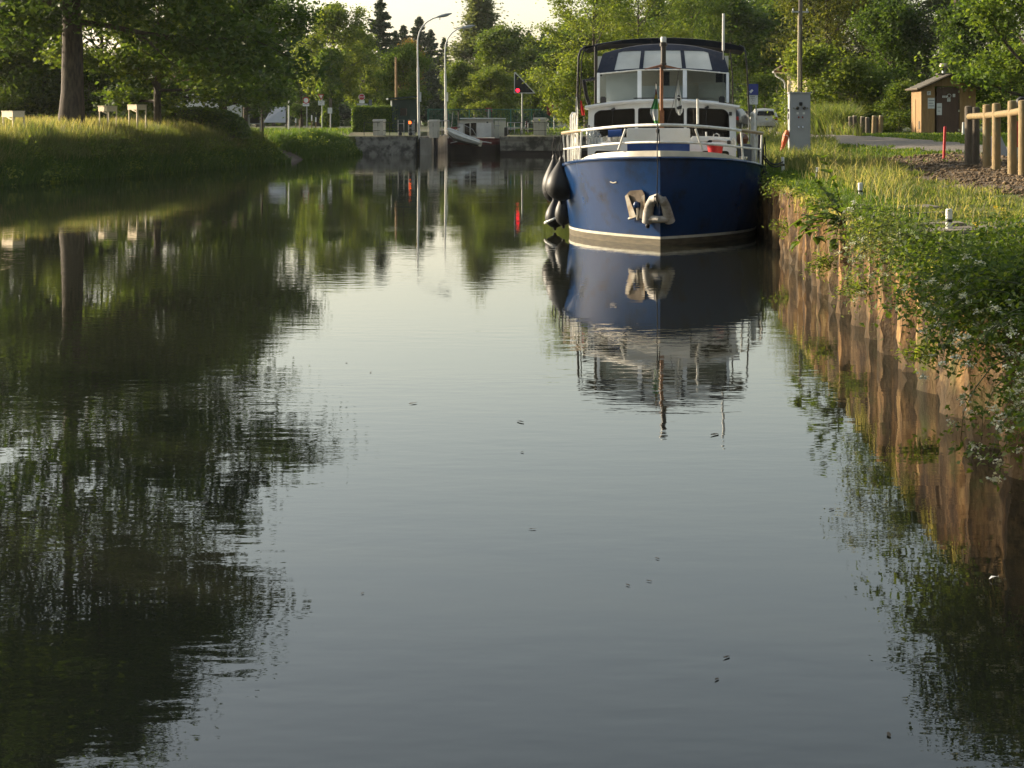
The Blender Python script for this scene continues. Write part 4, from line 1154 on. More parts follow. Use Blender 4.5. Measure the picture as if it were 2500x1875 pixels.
for k in range(2):
    a = BM @ Vector((2.06, 4.2 + .1 * k, 1.72 - .06 * k)); b = POSTS[0] + Vector((0, 0, .26 - .05 * k))
    pts = [a.lerp(b, t) - Vector((0, 0, .16 * math.sin(math.pi * t))) for t in np.linspace(0, 1, 12)]
    o = MB().tube(pts, .016, 6).build('mooring_line', 'rope_black', smooth=True)
    tag(o, ('upper' if k == 0 else 'lower') + ' of two black mooring lines from cruiser rail to white post', 'rope', 'mooring lines')

# shore power pedestal
d = 48.0
t = empty('power_pedestal', at(1951, d), 0, 'tall grey shore power pedestal with sockets beside the quay', 'pedestal')
zb = t.location.z
hh = A(0, 226, d).z - zb
part(MB().bb(-.29, .29, -.16, .16, -.1, hh - .04), 'housing', 'cabinet_grey', t, bevel=.012)
part(MB().bb(-.315, .32, -.185, .185, hh - .037, hh + .01), 'lid', 'cabinet_grey', t, bevel=.015)
def ped(px, py): return ((px - 1951) * d / F, H - (py - HY) * d / F - zb)
def pp(zx, zy): return ped(1780 + zx / 6.636, 150 + zy / 6.636)
x, z = pp(1145, 690); part(MB().bb(x - .045, x + .045, -.19, -.162, z - .05, z + .05), 'meter', 'gasket', t, bevel=.01)
for zx, zy in ((1092, 758), (1200, 756)):
    x, z = pp(zx, zy)
    part(MB().lathe([(.04, 0), (.045, .05), (.03, .07)], (x, -.162, z), 12, Matrix.Rotation(R(90), 3, 'X')), 'socket', 'gasket', t, smooth=True)
    part(MB().lathe([(.016, 0), (.016, .085)], (x - .025, -.165, z + .03), 8, Matrix.Rotation(R(90), 3, 'X')), 'socket_lid', 'chrome', t)
for zx in (1030, 1250):
    x, z = pp(zx, 756); part(MB().lathe([(.016, 0), (.014, .03)], (x, -.162, z), 8, Matrix.Rotation(R(90), 3, 'X')), 'lock', 'chrome', t)
for zx in (1112, 1175):
    x, z = pp(zx, 905); part(MB().bb(x - .02, x + .02, -.175, -.162, z - .025, z + .025), 'button', 'red_dull', t, bevel=.005)
for zx in (1095, 1195):
    x, z = pp(zx, 840); part(MB().bb(x - .03, x + .03, -.166, -.162, z - .03, z + .03), 'marking', 'sign_white', t)
for zx in (1108, 1172):
    x, z = pp(zx, 1055)
    part(MB().tube([(x, -.16, z), (x, -.22, z), (x, -.23, z - .04)], .016, 8), 'tap', 'chrome', t, smooth=True)
x, z = pp(960, 790); part(MB().bb(-.33, -.292, -.05, .05, z - .04, z + .04), 'side_fitting', 'gasket', t, bevel=.01)
x, z = pp(962, 880); part(MB().bb(-.32, -.292, -.04, .06, z - .10, z + .07), 'side_bracket', 'galv', t, bevel=.01)
# orange life buoy bag hanging at its side
o_ = empty('buoy_bag', at(1921, d - .1), 0, 'orange bag with white cord hanging on the power pedestal', 'bag')
zo = o_.location.z
def og(px, py): return Vector(((px - 1921) * d / F, 0, H - (py - HY) * d / F - zo))
prs = [(1922, 318, .04), (1920, 328, .085), (1918, 338, .09), (1914, 350, .065), (1911, 360, .05), (1908, 368, .045), (1905, 376, .03)]
mb = MB()
P = []
for px, py, r in prs:
    c = og(px, py)
    P.append([c + Vector((r * math.cos(a) * (1 + .12 * math.sin(5 * a)), r * .8 * math.sin(a) * (1 + .12 * math.sin(5 * a)), 0)) for a in np.linspace(0, 2 * math.pi, 19)])
mb.grid(P)
part(mb, 'bag_body', 'orange', o_, smooth=True)
part(MB().tube([og(1908, 336) + Vector((0, -.10, 0)), og(1915, 330) + Vector((0, -.11, 0)), og(1922, 331) + Vector((0, -.10, 0)), og(1924, 340) + Vector((0, -.08, 0))], .010, 6), 'cord', 'flag_white', o_, smooth=True)
for k in range(3):
    c = og(1909 + k * 3, 345)
    part(MB().tube([c + Vector((0, -.085, 0)), c + Vector((-.04, -.07, -.16)), c + Vector((-.09, -.05, -.32))], .009, 5), 'strap', 'orange', o_)

# blue mooring sign on two posts
d = 60.0
t = empty('mooring_sign', at(1838, d), 0, 'blue and white sign plates on two thin grey posts behind the cruiser', 'sign')
zb = t.location.z
def sg(px, py): return ((px - 1838) * d / F, H - (py - HY) * d / F - zb)
(x0, z1), (x1, z0) = sg(1824, 205), sg(1851, 232)
part(MB().bb(x0, x1, -.02, 0, z0, z1), 'blue_plate', 'sign_blue', t, bevel=.004)
cxx, czz = (x0 + x1) / 2 - .05, (z0 + z1) / 2 - .06
part(MB().slab([(cxx - .07, czz - .02), (cxx + .02, czz + .075), (cxx + .075, czz + .025), (cxx - .015, czz - .075)], y=-.024, th=.003), 'white_emblem', 'sign_white', t)
(x0, z1), (x1, z0) = sg(1825, 232.5), sg(1850, 255)
wp = part(MB().bb(x0, x1, -.02, 0, z0, z1), 'white_plate', 'sign_white', t, bevel=.004)
a, b, c = Vector((x0 + .02, -.024, z1 - .02)), Vector((x1 - .02, -.024, z1 - .02)), Vector(((x0 + x1) / 2, -.024, z0 + .03))
part(MB().tube([a, b, c], .007, 4, closed=True), 'triangle_outline', 'sign_black', wp)
for txt, dz, s_ in (('PARK', .055, .07), ('MAX', .115, .065), ('PL', .175, .06)):
    lettering(txt, s_, 'sign_black', wp, ((x0 + x1) / 2, -.024, z1 - dz))
for px in (1828, 1846):
    x = sg(px, 0)[0]
    part(MB().tube([(x, .02, -.2), (x, .02, z1)], .022, 8), 'post', 'galv', t)
part(MB().bb(sg(1829, 0)[0], sg(1837, 0)[0], .03, .06, sg(0, 280)[1], sg(0, 257)[1]), 'rear_plate', 'grey_box', t)

# cars
def car(name, loc, rz, paint, label):
    t = empty(name, loc, rz, label, 'car', 'parked cars beyond the quay')
    # stations along the length (y from rear -), (half width low, half width belt, half width roof, z bottom, z belt, z roof)
    st = [(-2.12, .74, .76, .60, .42, .86, .90), (-2.05, .84, .86, .66, .30, .98, 1.18), (-1.85, .89, .88, .66, .28, 1.02, 1.55), (-1.4, .90, .89, .66, .28, 1.02, 1.64), (-.2, .90, .89, .67, .26, 1.0, 1.66), (.45, .90, .89, .66, .26, .99, 1.60), (1.15, .90, .88, .74, .26, .98, 1.06), (1.95, .86, .82, .70, .28, .86, .93), (2.15, .74, .70, .60, .34, .66, .72)]
    P = []
    for (y, wl_, wb, wr_, zb_, zm, zr) in st:
        P.append([(-wl_ * .92, y, zb_), (-wl_, y, zb_ + .12), (-wb, y, zm), (-(wb * .35 + wr_ * .65), y, zm + (zr - zm) * .7), (-wr_ * .93, y, zr - .03), (0, y, zr + .02), (wr_ * .93, y, zr - .03), ((wb * .35 + wr_ * .65), y, zm + (zr - zm) * .7), (wb, y, zm), (wl_, y, zb_ + .12), (wl_ * .92, y, zb_)])
    mb = MB().grid(P)
    n_ = 11
    mb.f.append(list(range(n_))); mb.m.append(0)
    mb.f.append([len(P) * n_ - n_ + k for k in range(n_)]); mb.m.append(0)
    body = part(mb, 'body', paint, t, smooth=True)
    part(MB().slab(rpoly([(-.62, 1.10), (-.54, 1.44), (.54, 1.44), (.62, 1.10)], .09), y=0, th=.03), 'rear_window', 'cabin_glass', t)
    t.children[-1].location = (0, -2.035, .0); t.children[-1].rotation_euler = (R(-18), 0, 0); t.children[-1].location = (0, -2.44, .10)
    for s_ in (-1, 1):
        part(MB().slab(rpoly([(s_ * .62, .82), (s_ * .64, 1.06), (s_ * .82, 1.06), (s_ * .84, .82)] if s_ > 0 else [(s_ * .84, .82), (s_ * .82, 1.06), (s_ * .64, 1.06), (s_ * .62, .82)], .03), y=-2.16, th=.12), 'tail_light', 'tail_red', t, bevel=.01)
        for y in (-1.32, 1.32):
            w_ = part(MB().lathe([(.20, -.1), (.31, -.1), (.335, -.06), (.335, .06), (.31, .1), (.20, .1)], (s_ * .80, y, .335), 20, Matrix.Rotation(R(90), 3, 'Y')), 'wheel', 'tyre', t, smooth=True)
            part(MB().lathe([(.0, -.1), (.2, -.105), (.2, .105), (.0, .1)], (s_ * .80, y, .335), 14, Matrix.Rotation(R(90), 3, 'Y')), 'rim', 'galv', w_, smooth=True)
        part(MB().slab([(-.1, 1.06), (-1.0, 1.06), (-1.5, 1.14), (-1.3, 1.46), (-.1, 1.5)], y=0, th=.02), 'side_window', 'cabin_glass', t)
        t.children[-1].rotation_euler = (R(0), 0, R(90)); t.children[-1].location = (s_ * .80, 0, 0)
    part(MB().bb(-.86, .86, -2.22, -2.0, .38, .60), 'bumper', paint, t, bevel=.05)
    part(MB().bb(-.45, .45, -2.20, -2.12, .30, .40), 'lower_bumper', 'tyre', t, bevel=.03)
    part(MB().bb(-.26, .26, -2.175, -2.15, .66, .77), 'number_plate', 'sign_white', t)
    part(MB().lathe([(.0, 0), (.05, .005), (.0, .012)], (0, -2.15, .93), 10, Matrix.Rotation(R(90), 3, 'X')), 'badge', 'chrome', t)
    return t
car('parked_car', at(1873, 122, 1.6) + Vector((0, 2, 0)), R(-3), 'car_white', 'dusty white hatchback seen from behind beside the cream house')
car('parked_car', at(1800, 118, 1.6) + Vector((0, 2, 0)), R(-20), 'car_dark', 'dark car half hidden behind the cruiser railing')

# cream house corner with roof, gutter and downpipe
d = 99.0
t = empty('cream_house', (AX(1920, d), d, 1.6), R(-48), 'cream rendered house end with tiled roof among the trees', 'house')
zb = 1.6
def hs(px, py): return ((px - 1903) * d / F, H - (py - HY) * d / F - zb)
eave = hs(0, 176)[1]
part(MB().slab([(.05, -.3), (1.5, -.3), (1.5, eave + .1), (.8, eave + .42), (.05, eave + .1)], y=0, th=5.0), 'wall', 'house_cream', t)
rf = MB()
a0, a1 = Vector((-.55, -.4, eave + .0)), Vector((.8, -.4, eave + .6))
rf.grid([[a0, a1], [a0 + Vector((0, 7, 0)), a1 + Vector((0, 7, 0))], [a0 + Vector((0, 7, .16)), a1 + Vector((0, 7, .16))], [a0 + Vector((0, 0, .16)), a1 + Vector((0, 0, .16))], [a0, a1]])
b0, b1 = Vector((.8, -.4, eave + .6)), Vector((2.1, -.4, eave + .0))
rf.grid([[b0, b1], [b0 + Vector((0, 7, 0)), b1 + Vector((0, 7, 0))], [b0 + Vector((0, 7, .16)), b1 + Vector((0, 7, .16))], [b0 + Vector((0, 0, .16)), b1 + Vector((0, 0, .16))], [b0, b1]])
roof = part(rf, 'roof', 'roof_tile', t)
part(MB().tube([(-.55, -.46, eave + .06), (.8, -.46, eave + .66)], .05, 6), 'barge_board', 'log_dark', roof)
part(MB().tube([(-.58, -.5, eave + .0), (-.58, 6.0, eave + .0)], .06, 8), 'gutter', 'pole_white', roof, smooth=True)
part(MB().tube([(-.57, -.3, eave - .02), (-.55, -.3, eave - .2), (-.06, -.16, eave - .5), (-.02, -.1, eave - .7), (-.02, -.1, -.3)], .045, 8), 'downpipe', 'pole_white', t, smooth=True)
part(MB().bb(-.42, .0, -.1, .2, eave + .0, eave + .08), 'eave_beam', 'log_dark', roof)

# telegraph pole on the right, behind the pedestal
d = 92.0
t = empty('telegraph_pole', (AX(1952, d), d, 1.6), 0, 'tall pale telegraph pole with crossarm rising behind the power pedestal', 'pole')
part(MB().tube([(-.07, 0, -.3), (-.02, 0, 6.4)], [.075, .07], 8), 'pole', 'log_end', t, smooth=True)
part(MB().tube([(.10, .05, -.3), (.10, .05, 6.2)], [.06, .06], 8), 'stay_pole', 'log_dark', t, smooth=True)
part(MB().tube([(.05, 0, 5.9), (.06, 0, 10.2)], [.11, .10], 8), 'upper_pole', 'bark_grey', t, smooth=True)
part(MB().bb(-.42, .5, -.06, .0, 6.55, 6.63), 'crossarm', 'galv', t)
for x in (-.35, .05, .4):
    part(MB().lathe([(.02, 0), (.04, .04), (.03, .10), (.04, .14)], (x, -.03, 6.63), 8), 'insulator', 'pole_white', t)

# wooden bollards
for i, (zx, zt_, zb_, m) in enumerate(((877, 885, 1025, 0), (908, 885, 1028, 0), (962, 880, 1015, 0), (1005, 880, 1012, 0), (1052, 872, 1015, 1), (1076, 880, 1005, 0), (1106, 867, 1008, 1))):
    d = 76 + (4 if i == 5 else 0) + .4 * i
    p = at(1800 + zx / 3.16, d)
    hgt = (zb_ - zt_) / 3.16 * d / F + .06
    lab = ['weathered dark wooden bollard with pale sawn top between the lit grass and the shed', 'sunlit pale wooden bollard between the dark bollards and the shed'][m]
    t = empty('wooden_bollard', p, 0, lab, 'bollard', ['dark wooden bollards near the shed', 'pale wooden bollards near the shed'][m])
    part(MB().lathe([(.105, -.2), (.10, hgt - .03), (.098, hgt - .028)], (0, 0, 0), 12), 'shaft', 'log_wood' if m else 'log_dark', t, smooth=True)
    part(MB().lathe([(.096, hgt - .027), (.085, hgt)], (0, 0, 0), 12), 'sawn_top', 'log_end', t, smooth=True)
    t.rotation_euler = (rnd.uniform(-.03, .03), rnd.uniform(-.03, .03), 0)

# timber toilet hut
d = 80.0
p = at(2249, d)
t = empty('timber_hut', p, R(-1.0), 'small larch clad toilet hut with brown door and roof vent', 'hut')
zb = p.z
def hu(px, py): return ((px - 2249) * d / F, H - (py - HY) * d / F - zb)
Wd = hu(2382, 0)[0]; He = hu(0, 214)[1]; Hr = hu(0, 186)[1]; Dp = 2.1
dx0, dx1, dz1 = hu(2286, 0)[0], hu(2341, 0)[0], hu(0, 212)[1]
hw = empty('wall'); hw.parent = t
def plank_x(x0, x1, z0, z1a, z1b):
    return MB().add([(x0, 0, z0), (x1, 0, z0), (x1, 0, z1b), (x0, 0, z1a), (x0, .03, z0), (x1, .03, z0), (x1, .03, z1b), (x0, .03, z1a)], [(0, 1, 2, 3), (7, 6, 5, 4), (0, 4, 5, 1), (1, 5, 6, 2), (2, 6, 7, 3), (3, 7, 4, 0)])
def gable(x): return He + (Hr - He) * (1 - abs(x - Wd / 2) / (Wd / 2)) - .03
nb = 20
for k in range(nb):
    x0 = Wd * k / nb; x1 = Wd * (k + 1) / nb - .006
    yo = .006 * (k % 2)
    if dx0 - .02 < (x0 + x1) / 2 < dx1 + .02:
        z0 = dz1 + .03
    else:
        z0 = -.1
    o = part(plank_x(x0, x1, z0, gable(x0), gable(x1)), 'plank', 'larch', hw); o.location = (0, yo, 0)
nb = 16
for k in range(nb):
    y0 = .035 + Dp * k / nb
    o = part(MB().bb(.0, .03, y0, y0 + Dp / nb - .006, -.1, He - .02), 'plank', 'larch', hw); o.location = (.006 * (k % 2), 0, 0)
    if k % 4 == 0:
        pass
part(MB().bb(Wd - .03, Wd, .035, Dp, -.1, He - .02), 'far_side', 'larch', hw)
part(MB().bb(0, Wd, Dp, Dp + .03, -.1, He), 'back', 'larch', hw)
for zx, zy, w_, h_ in ((1354, 890, .10, .40), ):
    pass
part(MB().bb(-.022, -.002, 1.2, 1.55, .1, 1.65), 'hatch', 'larch', t, bevel=.005)
part(MB().bb(-.012, -.002, .25, .55, .25, .62), 'side_vent', 'log_dark', t, bevel=.005)
dr = part(MB().bb(dx0 + .015, dx1 - .015, -.012, .03, -.05, dz1), 'door', 'door_brown', t, bevel=.006)
for z in (.15, 1.05, 1.95):
    part(MB().bb(dx1 - .05, dx1 + .03, -.022, -.013, z, z + .10), 'hinge', 'chrome', dr)
def paper(px0, py0, px1, py1, name, mat='sign_white', y=-.016, lines=0):
    (a, zt_), (b, z0) = hu(px0, py0), hu(px1, py1)
    o = part(MB().bb(a, b, y - .004, y, z0, zt_), name, mat, t)
    for k in range(lines):
        zz = zt_ - (zt_ - z0) * (k + 1) / (lines + 1)
        part(MB().bb(a + .03, b - .03 - .05 * (k % 2), y - .006, y - .0045, zz - .012, zz + .012), 'printed_line', 'grey_box', o)
paper(2263, 223, 2272, 232, 'notice', lines=2)
paper(2265, 239, 2282, 265, 'notice', y=-.006, lines=3)
paper(2286.5, 252, 2299, 281, 'notice', lines=2)
paper(2312, 240, 2320, 248, 'notice', lines=1)
for k, px in enumerate((2302, 2306.5, 2311, 2327, 2330)):
    (a, z) = hu(px, 236 - (1.5 if k > 2 else 0))
    part(MB().bb(a - .03, a + .03, -.017, -.013, z - .05, z + .05 + .05 * (k > 2)), 'pictogram', 'sign_white', dr)
(a, z) = hu(2317, 234)
part(MB().tube([(a + .085 * math.cos(w), -.016, z + .085 * math.sin(w)) for w in np.linspace(0, 2 * math.pi, 16)[:-1]], .012, 5, closed=True), 'pictogram_ring', 'sign_white', dr)
rf = empty('roof'); rf.parent = t
for s_ in (0, 1):
    x0, x1 = (-.20, Wd / 2) if s_ == 0 else (Wd + .20, Wd / 2)
    za = He - .10; zb2 = Hr + .03
    pts = [(x0, -.32, za), (x1, -.32, zb2), (x1, Dp + .25, zb2), (x0, Dp + .25, za)]
    mb = MB().add(pts + [(q[0], q[1], q[2] + .075) for q in pts], [(0, 1, 2, 3), (7, 6, 5, 4), (0, 4, 5, 1), (1, 5, 6, 2), (2, 6, 7, 3), (3, 7, 4, 0)])
    part(mb, 'roof_slope', 'roof_grey', rf)
    for k in range(4):
        f_ = (k + .5) / 4
        q = [(x0 + (x1 - x0) * f_, y, za + (zb2 - za) * f_ + .085) for y in (-.33, Dp + .26)]
        part(MB().tube(q, .014, 5), 'roof_batten', 'roof_grey', rf)
    part(MB().tube([(x0, -.335, za + .03), (x1, -.335, zb2 + .03)], .05, 4), 'fascia', 'log_dark', rf)
part(MB().tube([(-.21, -.33, He - .06), (-.21, Dp + .25, He - .06)], .055, 6), 'gutter', 'log_dark', rf, smooth=True)
part(MB().box((Wd / 2, .9, Hr + .12), (.7, .5, .08)), 'ridge_cap', 'roof_grey', rf, bevel=.02)
vx = hu(2315, 0)[0]
part(MB().lathe([(.12, Hr), (.12, Hr + .30)], (vx, .8, 0), 14), 'vent_pipe', 'galv', t, smooth=True)
part(MB().lathe([(.11, Hr + .30), (.13, Hr + .36), (.13, Hr + .42), (.24, Hr + .46), (.25, Hr + .54), (.22, Hr + .60), (.10, Hr + .63)], (vx, .8, 0), 16), 'vent_cowl', 'tin', t, smooth=True)

# stakes near the path
def stake(px, py0, py1, d, r, mat, label, tilt, name='marker_stake', cap=None):
    p = at(px, d)
    t = empty(name, p, 0, label, 'stake')
    hgt = A(0, py0, d).z - p.z
    part(MB().tube([(0, 0, -.1), (tilt * hgt, 0, hgt)], [r, r * .95], 10), 'shaft', mat, t, smooth=True)
    part(MB().lathe([(r * .95, 0), (r * .5, .015)], (tilt * hgt, 0, hgt), 10), 'tip', cap or mat, t, smooth=True)
    return t
stake(2304, 310, 385, 42, .035, 'red_plastic', 'slim red marker stake in the dug soil before the hut', .04)
stake(2351, 299, 330, 72, .05, 'pole_white', 'short cream stake in the grass at the corner of the hut', .03)

# log fence
PF = [(9.90, 37.3), (10.16, 37.7), (9.88, 35.8), (9.60, 34.1), (9.42, 32.4), (9.18, 30.9)]
fence = empty('log_fence', (9.6, 34, 1.35), 0, 'round log fence with one rail standing in dug soil', 'fence')
for i, (x, y) in enumerate(PF):
    z = float(z_right(x, y)); r = .085
    topz_ = 2.64 + (.02, .0, .04, .05, .08, .07)[i]
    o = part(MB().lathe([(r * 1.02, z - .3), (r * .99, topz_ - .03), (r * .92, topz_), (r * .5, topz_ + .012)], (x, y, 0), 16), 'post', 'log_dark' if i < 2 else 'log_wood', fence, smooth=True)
    o.location = -fence.location
RZ = [2.44, 2.44, 2.46, 2.47, 2.50, 2.53]
for a, b in ((0, 2), (2, 3), (3, 4), (4, 5)):
    p, q = Vector((*PF[a], RZ[a])), Vector((*PF[b], RZ[b]))
    dirv = (q - p).normalized()
    o = part(MB().tube([p + dirv * .05, q - dirv * .04], .068, 12), 'rail', 'log_wood', fence, smooth=True)
    o.location = -fence.location
# standing stone behind the fence
p = at(2433, 41)
t = empty('boulder', p, R(-12), 'grey wedge shaped stone standing behind the log fence', 'stone')
mb = MB().add([(-.25, -.12, -.1), (.27, -.14, -.1), (.27, .16, -.1), (-.25, .16, -.1), (-.15, -.08, .52), (-.02, -.1, .60), (.10, -.08, .55), (.24, -.1, .2), (-.13, .1, .5), (.08, .1, .53), (.24, .12, .2)], [(0, 1, 7, 6, 5, 4), (3, 8, 9, 10, 2), (0, 4, 8, 3), (4, 5, 9, 8), (5, 6, 9), (6, 7, 10, 9), (7, 1, 2, 10), (0, 3, 2, 1)])
part(mb, 'stone', 'cabinet_grey', t, bevel=.025)
part(MB().box((.45, .4, .0), (.5, .35, .16)), 'plinth', 'concrete_pale', t, bevel=.02)
# red upright with round white and black head at the right edge
p = at(2488, 43)
t = empty('red_marker', p, 0, 'red upright with tilted white and black round head behind the log fence', 'marker')
part(MB().bb(-.09, -.02, -.03, .03, .2, .85), 'red_plate', 'red_plastic', t, bevel=.01)
part(MB().bb(-.075, -.035, -.02, .02, -.2, .2), 'foot', 'galv', t)
part(MB().tube([(.05, .05, -.2), (.05, .05, 1.15)], .05, 10), 'post', 'iron_dark', t, smooth=True)
Mr = Matrix.Rotation(R(25), 3, 'Y') @ Matrix.Rotation(R(90), 3, 'X')
part(MB().lathe([(.0, -.08), (.12, -.07), (.15, 0), (.12, .07), (.0, .08)], (.06, 0, 1.32), 18, Mr), 'head', 'sign_black', t, smooth=True)
part(MB().box((.03, -.10, 1.29), (.20, .03, .10), ry=R(35)), 'white_panel', 'sign_white', t, bevel=.02)
# ------------------------------------------------------------------ things around the lock
GZ = 1.6
def L2(zx, zy, d): return A(650 + zx / 3.16, zy / 3.16, d)
def L7(zx, zy, d): return A(950 + zx / 4.916, 180 + zy / 4.916, d)

# street lamps
def lamp(px, d, z0, arm, label):
    t = empty('street_lamp', (AX(px, d), d, z0), 0, label, 'lamp', 'curved street lamps by the lock')
    s_ = d / F
    pts = [Vector(((a - px) * s_, 0, H - (b - HY) * s_ - z0)) for a, b in arm]
    part(MB().tube([(0, 0, -.2), pts[0]], [.10, .085], 10), 'pole', 'pole_white', t, smooth=True)
    part(MB().tube(pts, [.06] + [.05] * (len(pts) - 2) + [.045], 8), 'arm', 'pole_white', t, smooth=True)
    a, b = pts[-2], pts[-1]
    dr_ = (b - a).normalized()
    hd = part(MB().tube([b - dr_ * .35, b, b + dr_ * .35, b + dr_ * .75], [.05, .11, .11, .04], 8), 'lamp_head', 'galv', t, smooth=True)
    part(MB().tube([b + dr_ * .1 + Vector((0, 0, -.08)), b + dr_ * .5 + Vector((0, 0, -.08))], [.06, .05], 8), 'lens', 'film_white', hd, smooth=True)
    part(MB().box((a + b) / 2 + Vector((0, 0, -.15)), (.06, .06, .2)), 'bracket', 'galv', t)
    part(MB().bb(-.09, .16, -.14, -.02, H - (235 - HY) * s_ - z0 - .4, H - (235 - HY) * s_ - z0 + .3), 'control_box', 'pole_white', t, bevel=.02)
    return t
lamp(1023, 121.2, 1.27, [(1020.5, 165), (1019.5, 120), (1020, 95), (1024, 78), (1031, 65), (1042, 54), (1056, 45.5), (1070, 41), (1078, 39)], 'nearer curved street lamp beside the dark green hut')
lamp(1089, 131, 1.5, [(1087, 180), (1086, 130), (1088, 108), (1094, 93), (1104, 80), (1116, 71.5), (1128, 68), (1136, 66.5)], 'farther curved street lamp behind the maroon barge')

# triangular lock signal with lit red lamp
d = 123.0
t = empty('lock_signal', (AX(1275, d), d, 1.3), 0, 'black triangular lock signal board with glowing red lamp', 'signal')
def sg2(px, py): return ((px - 1275) * d / F, H - (py - HY) * d / F - 1.3)
tri = rpoly([sg2(1255, 228), sg2(1255, 176), sg2(1259, 176), sg2(1308, 228)], .07)
inn = rpoly([sg2(1257, 226), sg2(1257, 181), sg2(1259, 180), sg2(1303, 226)], .06)
part(MB().slab(tri, [inn], y=-.03, th=.06), 'board_rim', 'sign_white', t)
part(MB().slab(inn, y=-.01, th=.03), 'board', 'sign_black', t)
x, z = sg2(1264, 220.5)
part(MB().lathe([(.155, 0), (.155, .05), (.14, .10)], (x, -.011, z), 18, Matrix.Rotation(R(90), 3, 'X'), cap=False), 'lamp_hood', 'sign_black', t, smooth=True)
part(MB().lathe([(.0, .02), (.14, .02), (.10, .07), (.0, .09)], (x, -.012, z), 18, Matrix.Rotation(R(90), 3, 'X')), 'red_lamp', 'red_light', t, smooth=True)
part(MB().tube([(0, .06, -.2), (0, .06, sg2(0, 200)[1])], .055, 8), 'post', 'galv', t, smooth=True)

# red shield backs on posts
def shield(px0, px1, py0, py1, pxp, d, z0, label, mat='red_dull'):
    t = empty('red_sign', (AX(pxp, d), d, z0), 0, label, 'sign')
    f = lambda px, py: ((px - pxp) * d / F, H - (py - HY) * d / F - z0)
    a, b = f(px0, py1), f(px1, py0)
    part(MB().slab(rrect(a[0], b[0], a[1], b[1], (b[0] - a[0]) * .24), y=-.01, th=.02), 'plate', mat, t)
    part(MB().tube([(0, -.06, -.2), (0, -.06, b[1] - .1)], .05, 8), 'post', 'galv', t, smooth=True)
    return t
shield(1335, 1371, 249, 283, 1353, 126, 1.45, 'round cornered red sign plate on grey post beside the cruiser')
shield(1184, 1202, 263, 273, 1193, 150, 1.6, 'small dull red sign by the green bridge railing')

# grey cabinets
def cabinet(px0, px1, py0, py1, d, z0, label, mat='cabinet_beige', rz=R(-16)):
    pxc = (px0 + px1) / 2
    w = (px1 - px0) * d / F * .86
    hgt = H - (py0 - HY) * d / F - z0
    t = empty('control_cabinet', (AX(pxc, d), d, z0), rz, label, 'cabinet', 'control cabinets along the lock')
    part(MB().bb(-w / 2, w / 2, -.28, .28, -.1, hgt - .16), 'body', mat, t, bevel=.015)
    part(MB().add([(-w / 2 - .05, -.33, hgt - .155), (w / 2 + .05, -.33, hgt - .155), (w / 2 + .05, .33, hgt - .155), (-w / 2 - .05, .33, hgt - .155), (-w / 2 - .02, -.25, hgt), (w / 2 + .02, -.25, hgt), (w / 2 + .02, .25, hgt), (-w / 2 - .02, .25, hgt)], [(3, 2, 1, 0), (4, 5, 6, 7), (0, 1, 5, 4), (1, 2, 6, 5), (2, 3, 7, 6), (3, 0, 4, 7)]), 'lid', mat, t, bevel=.02)
    part(MB().bb(-.015, .015, -.30, -.281, hgt - .5, hgt - .25), 'lock', 'sign_black', t)
    part(MB().bb(-.004, .004, -.286, -.281, 0, hgt - .5), 'door_gap', 'sign_black', t)
cabinet(911, 941, 291, 335, 121.3, 1.27, 'beige control cabinet in front of the clipped hedge')
cabinet(1048, 1073, 292, 336, 121.6, 1.27, 'beige control cabinet between the two street lamps')
cabinet(1302, 1335, 287, 328, 121.5, 1.29, 'beige control cabinet between triangular signal and red sign')
cabinet(1362, 1385, 288, 312, 138, 1.6, 'small sunlit cabinet behind the red sign beside the cruiser')

# gate machinery with a lit orange-red lamp
for k, (zx, lab) in enumerate(((1040, 'grey steel gate winding frame beside the beige cabinet'), (1120, 'grey steel gate winding frame with lit orange lamp by the lamp post'))):
    d = 121.2
    t = empty('winding_gear', (AX(650 + zx / 3.16, d), d, 1.27), 0, lab, 'lock gear')
    part(MB().tube([(-.2, 0, -.1), (-.2, 0, 1.16), (.2, 0, 1.16), (.2, 0, -.1)], .04, 6), 'frame', 'galv', t)
    part(MB().bb(-.16, .16, -.1, .1, .35, .7) if k == 0 else MB().bb(.02, .18, -.1, .1, .1, 1.05), 'gear_box', 'galv' if k else 'iron_dark', t, bevel=.02)
    part(MB().lathe([(.12, -.04), (.14, 0), (.12, .04)], (-.05, -.12, .18), 14, Matrix.Rotation(R(90), 3, 'X')), 'hand_wheel', 'iron_dark', t)
    for z in (.9, .6, .3):
        part(MB().tube([(-.2, 0, z), (.2, 0, z)], .02, 5), 'crossbar', 'galv', t)
    if k:
        part(MB().lathe([(.0, 0), (.10, .0), (.10, .04), (.06, .08), (.0, .09)], (-.10, -.06, .98), 14, Matrix.Rotation(R(90), 3, 'X')), 'warning_lamp', 'orange_light', t, smooth=True)
        part(MB().lathe([(.12, -.02), (.125, .06)], (-.10, -.04, .98), 14, Matrix.Rotation(R(90), 3, 'X'), cap=False), 'lamp_hood', 'sign_black', t)

# low edge railings on both lock sides
for side, (x0, x1), lab in ((0, (-10.4, -6.8), 'thin dark two bar railing in front of the hut'), (1, (0.6, 7.5), 'thin dark two bar railing on the patched lock wall')):
    t = empty('edge_railing', (x0, 121.0, 1.27), 0, lab, 'railing')
    n_ = int((x1 - x0) / 1.4) + 1
    for x in np.linspace(0, x1 - x0, n_):
        part(MB().tube([(x, 0, -.05), (x, 0, 1.02)], .022, 6), 'post', 'iron_dark', t)
    for z in (.98, .42):
        part(MB().tube([(0, 0, z), (x1 - x0, 0, z)], .016, 5), 'bar', 'iron_dark', t)

